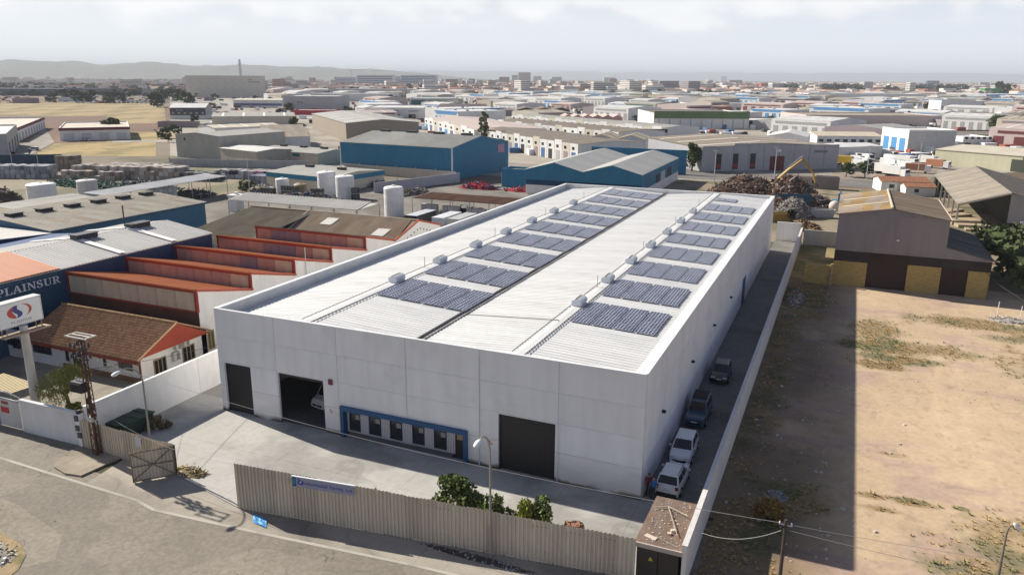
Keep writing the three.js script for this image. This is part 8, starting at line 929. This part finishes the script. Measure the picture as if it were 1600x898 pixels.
// ---------------------------------------------------------------- the far industrial estate, the town, woods and hills
{
  const r = RNG(2024), fx = -Math.sin(0.4057), fz = -Math.cos(0.4057), rx = Math.cos(0.4057), rz = -Math.sin(0.4057), W = (f, s) => [10.98 + fx * f + rx * s, 48.98 + fz * f + rz * s], px = (f, s) => 800 + s / f * 1211;
  const occ = []; scene.children.forEach(o => { if (o.plan) occ.push([o.plan.x, o.plan.z, Math.hypot(o.plan.w, o.plan.d) / 2]); });
  const gp = (w, d, h, wm, rm, kind, two) => { const t = new THREE.Group(), b = new MB(); const X = w / 2, Z = d / 2, rise = kind === 'gable' ? 1.5 : 0; b.quad([-X, 0, Z], [X, 0, Z], [X, h, Z], [-X, h, Z]); b.quad([X, 0, -Z], [-X, 0, -Z], [-X, h, -Z], [X, h, -Z]); for (const s of [1, -1]) { b.quad([s * X, 0, s * Z], [s * X, 0, -s * Z], [s * X, h, -s * Z], [s * X, h, s * Z]); if (rise) b.tri([s * X, h, s * Z], [s * X, h, -s * Z], [s * X, h + rise, 0], [0, 0], [1, 0], [0.5, 1]); } b.build('wall', wm, t);
    const f = new MB(); if (rise) { f.quad([-X, h + 0.06, Z], [X, h + 0.06, Z], [X, h + rise, 0], [-X, h + rise, 0]); f.quad([X, h + 0.06, -Z], [-X, h + 0.06, -Z], [-X, h + rise, 0], [X, h + rise, 0]); f.build('roof', rm, t); } else { f.box(0, h - 0.2, 0, w - 0.4, 0.3, d - 0.4); f.build('roof', rm, t); } const q = new MB(), n = Math.max(2, Math.round(w / 8)); for (let k = 0; k < n; k++) q.box(-X + (k + 0.5) * w / n, 0, Z, w / n * 0.5, h * 0.58, 0.2); stuff(q.build('doors', two, t)); const b2 = new MB(); b2.box(0, h * 0.74, Z + 0.08, w * 0.86, h * 0.14, 0.12); if (kind !== 'gable') b2.box(0, h * 0.9, Z + 0.08, w, h * 0.09, 0.14); b2.build('sign_band', two, t); const sk = new MB(), ns = 2 + (w % 3); for (let k = 0; k < ns; k++) { const x = -X + (k + 0.5) * w / ns; if (rise) for (const s of [1, -1]) sk.quad([x - s * 0.5, h + 0.16, s * Z * 0.95], [x + s * 0.5, h + 0.16, s * Z * 0.95], [x + s * 0.5, h + rise + 0.06, s * 0.4], [x - s * 0.5, h + rise + 0.06, s * 0.4]); else sk.box(x, h, (k % 2 - 0.5) * Z, 2, 1, 1.6); } stuff(sk.build('roof_lights', kind === 'gable' ? C.white : C.grey, t)); return t; };
  const kinds = [['white-walled warehouse with pale roof in the far industrial estate', C.white, C.roofP, M.steel], ['cream warehouse with tan roof in the far industrial estate', C.cream, C.roofT, C.mauve], ['grey warehouse with brown fibre roof in the far industrial estate', C.grey, C.roofB, M.dark], ['white warehouse with white roof in the far industrial estate', C.white, C.roofW, C.azure], ['pinkish warehouse with pinkish roof in the far industrial estate', C.pink, C.roofPk, C.maroon], ['dark-fronted warehouse with grey roof in the far industrial estate', C.mauve, C.roofG, M.dark], ['beige warehouse with grey roof in the far industrial estate', C.beige, C.roofG, C.teal]], protos = {};
  let n = 0; const ang = 0.55, ca = Math.cos(ang), sa = Math.sin(ang);
  for (let i = -60; i < 60; i++) for (let j = -60; j < 60; j++) {
    if (n >= 290) continue; const u = i * 62 + (r() - 0.5) * 10, v = j * 46 + (Math.floor(i / 2) % 2) * 9, x = u * ca - v * sa - 200, z = -(u * sa + v * ca) - 500, dx = x - 10.98, dz = z - 48.98, f = dx * fx + dz * fz, s = dx * rx + dz * rz; if (f < 330 || f > 1500) continue; const p = px(f, s); if (p < 300 || p > 1690) continue; const y = 119 + 29 / f * 1211; if (p < 440 && y > 138) continue; if (p < 560 && y > 158) continue; if (r() < 0.14) continue;
    const w = 26 + r() * 28, d = 18 + r() * 20, k = [0, 3, 0, 1, 2, 3, 4, 5, 6, 0, 3, 1][Math.floor(r() * 12)], wi = Math.floor(r() * 3), R = Math.hypot(w, d) / 2; if (occ.some(o => Math.hypot(o[0] - x, o[1] - z) < (o[2] + R) * 0.80)) continue;
    const key = k + '_' + wi, h = 5 + wi * 1.6; protos[key] ??= gp(30 + wi * 10, 22 + wi * 5, h, kinds[k][1], kinds[k][2], k === 3 && wi ? 'flat' : 'gable', kinds[k][3]); const o = protos[key].clone(); o.name = numbered('far_warehouse'); scene.add(o); o.position.set(x, 0, z); o.rotation.y = -ang + Math.PI + (r() < 0.3 ? Math.PI / 2 : 0) + Math.PI; o.scale.set(w / (30 + wi * 10), 1, d / (22 + wi * 5)); tag(o, kinds[k][0], 'warehouse', kinds[k][0].replace('warehouse', 'warehouses')); occ.push([x, z, R]); n++;
  }
  // town: houses and blocks too far to pick apart
  const cols = [[0.66, 0.63, 0.58], [0.72, 0.71, 0.69], [0.50, 0.40, 0.33], [0.42, 0.27, 0.21], [0.56, 0.52, 0.46], [0.30, 0.29, 0.30]], by = cols.map(() => new MB()), roofs = [new MB(), new MB()], wins = new MB();
  for (let k = 0; k < 4200; k++) { const f = 1500 + 4200 * Math.pow(r(), 1.5), s = (r() * 2 - 1) * f * 0.78, p = px(f, s), [x, z] = W(f, s); if (p < 330 && f < 2600 && r() < 0.93) continue; if (p > 1230 && f < 2400 && r() < 0.4) continue; const big = r() < (p > 440 && p < 1100 ? 0.09 : 0.03), h = big ? 10 + r() * 15 : 3.5 + r() * 7, w = big ? 14 + r() * 40 : 14 + r() * 50, d = 10 + r() * 16, ry = 0.55 + (r() < 0.5 ? 1.57 : 0) + r() * 0.2, c = Math.floor(Math.pow(r(), 1.3) * 6); by[c].box(x, 0, z, w, h, d, ry); if (!big) roofs[r() < 0.55 ? 0 : 1].box(x, h, z, w + 0.5, 0.8, d + 0.5, ry); else for (let q = 0; q < h / 3.4 - 1; q++) wins.box(x, 1.4 + q * 3.4, z, w + 0.4, 1.3, d + 0.4, ry); }
  const town = new THREE.Group(); town.name = 'distant_town'; scene.add(town); tag(town, 'pale distant town spread along the horizon in the haze', 'town'); town.userData.kind = 'stuff'; by.forEach((m, i) => stuff(m.build('houses', mat(cols[i], { r: 0.9 }), town))); stuff(roofs[0].build('roofs', mat([0.42, 0.20, 0.13], { r: 1 }), town)); stuff(roofs[1].build('roofs', mat([0.60, 0.58, 0.55], { r: 1 }), town)); stuff(wins.build('windows', mat([0.12, 0.13, 0.16], { r: 0.5 }), town));
  // small yard clutter between the far sheds: vehicles, tanks, crates as specks
  const ck = [[0.75, 0.75, 0.76], [0.05, 0.05, 0.06], [0.3, 0.08, 0.06], [0.06, 0.14, 0.3]], cl = ck.map(() => new MB()); for (let k = 0; k < 2600; k++) { const f = 300 + 1300 * Math.pow(r(), 1.3), s = (r() * 2 - 1) * f * 0.76, p = px(f, s), y = 119 + 29 / f * 1211; if ((p < 300 && y > 160) || (p < 540 && y > 196)) continue; const [x, z] = W(f, s); cl[Math.floor(Math.pow(r(), 1.6) * 4)].box(x, 0, z, 1.8 + r() * 2, 1.2 + r() * 1.4, 2 + r() * 5, 0.55 + (r() < 0.5 ? 1.57 : 0)); }
  const yc = new THREE.Group(); yc.name = 'yard_clutter'; scene.add(yc); tag(yc, 'tiny vehicles and crates between the sheds of the far industrial estate', 'clutter'); yc.userData.kind = 'stuff'; cl.forEach((m, i) => stuff(m.build('clutter', mat(ck[i], { r: 0.7 }), yc)));
  // trees as far woods
  const lump = crownGeo(400, 120, 3.4, 4.4, 0.4, 1.25, 9).g, put = (name, label, list, c) => { const im = new THREE.InstancedMesh(lump, vcm(c), list.length), m4 = new THREE.Matrix4(), q = new THREE.Quaternion(), up = new THREE.Vector3(0, 1, 0); list.forEach(([x, z, s, h], i) => { q.setFromAxisAngle(up, r() * 6.28); m4.compose(new THREE.Vector3(x, 0, z), q, new THREE.Vector3(s, h, s)); im.setMatrixAt(i, m4); }); im.name = name; scene.add(im); tag(im, label, 'trees'); stuff(im); };
  const L1 = [], L2 = [], L3 = []; for (let k = 0; k < 2600; k++) { const f = 1300 + 4500 * Math.pow(r(), 1.2), s = (r() * 2 - 1) * f * 0.78, p = px(f, s); if (fbm(s * 0.004 + 50, f * 0.003 + 20, 3) < 0.46) continue; L1.push([...W(f, s), 1.2 + r() * 1.6, 0.9 + r() * 1.1]); }
  for (let k = 0; k < 900; k++) { const f = 1700 + r() * 1500, p = 1200 + r() * 520, s = (p - 800) / 1211 * f; if (vn(p * 0.02, 3, 256) < 0.28) continue; L2.push([...W(f, s), 1.8 + r() * 2, 1.6 + 1.6 * r()]); } for (let k = 0; k < 700; k++) { const p = -60 + r() * 480, f = [1150, 1350, 1750, 2300, 2900][Math.floor(r() * 5)] + r() * 90, s = (p - 800) / 1211 * f; if (vn(p * 0.03 + f, 7, 256) < 0.42) continue; L3.push([...W(f, s), 1.1 + r() * 1.3, 0.8 + r() * 0.9]); }
  for (let k = 0; k < 260; k++) { const f = 420 + r() * 900, s = (r() * 2 - 1) * f * 0.75, p = px(f, s), [x, z] = W(f, s); if (p < 300 || occ.some(o => Math.hypot(o[0] - x, o[1] - z) < o[2] * 0.9)) continue; L1.push([x, z, 0.6 + r() * 0.6, 0.5 + r() * 0.7]); }
  put('distant_trees', 'scattered dark trees among the town and the far estate', L1, [0.055, 0.07, 0.035]); put('distant_woods', 'dark line of woods along the right skyline', L2, [0.045, 0.05, 0.04]); put('distant_trees', 'rows of trees across the far left fields', L3, [0.05, 0.06, 0.03]);
  // hills
  const hills = (label, R0, R1, a0, a1, hf, c) => { const mb = new MB(), N = 130, K = 9, P = (i, k) => { const a = mix(a0, a1, i / N), q = k / K, R = mix(R0, R1, q), az = a, env = smooth(0, 0.5, q) * smooth(1.15, 0.75, q), h = hf(a) * env * (0.72 + 0.56 * fbm(a * 40 + 10, q * 6 + 3, 5)); return [10.98 + (fx * Math.cos(az) + rx * Math.sin(az)) * R, h - 2, 48.98 + (fz * Math.cos(az) + rz * Math.sin(az)) * R]; }; for (let i = 0; i < N; i++) for (let k = 0; k < K; k++) { const uv = q => [q[0] * 0.3, q[2] * 0.3]; const a = P(i, k), b = P(i + 1, k), d = P(i + 1, k + 1), e = P(i, k + 1); mb.tri(a, b, d, uv(a), uv(b), uv(d)); mb.tri(a, d, e, uv(a), uv(d), uv(e)); } struct('hills', mb, mat(c, { map: rep(T.mottle, 400), r: 1 })); };
  hills('', 6400, 11500, -0.80, 0.02, a => 165 * smooth(0.02, -0.22, a) * (0.72 + 0.28 * smooth(-0.1, -0.6, a)), [0.13, 0.13, 0.10]); hills('', 20000, 27000, -0.5, 0.85, a => 200, [0.14, 0.15, 0.14]);
}

renderer.render(scene, camera);
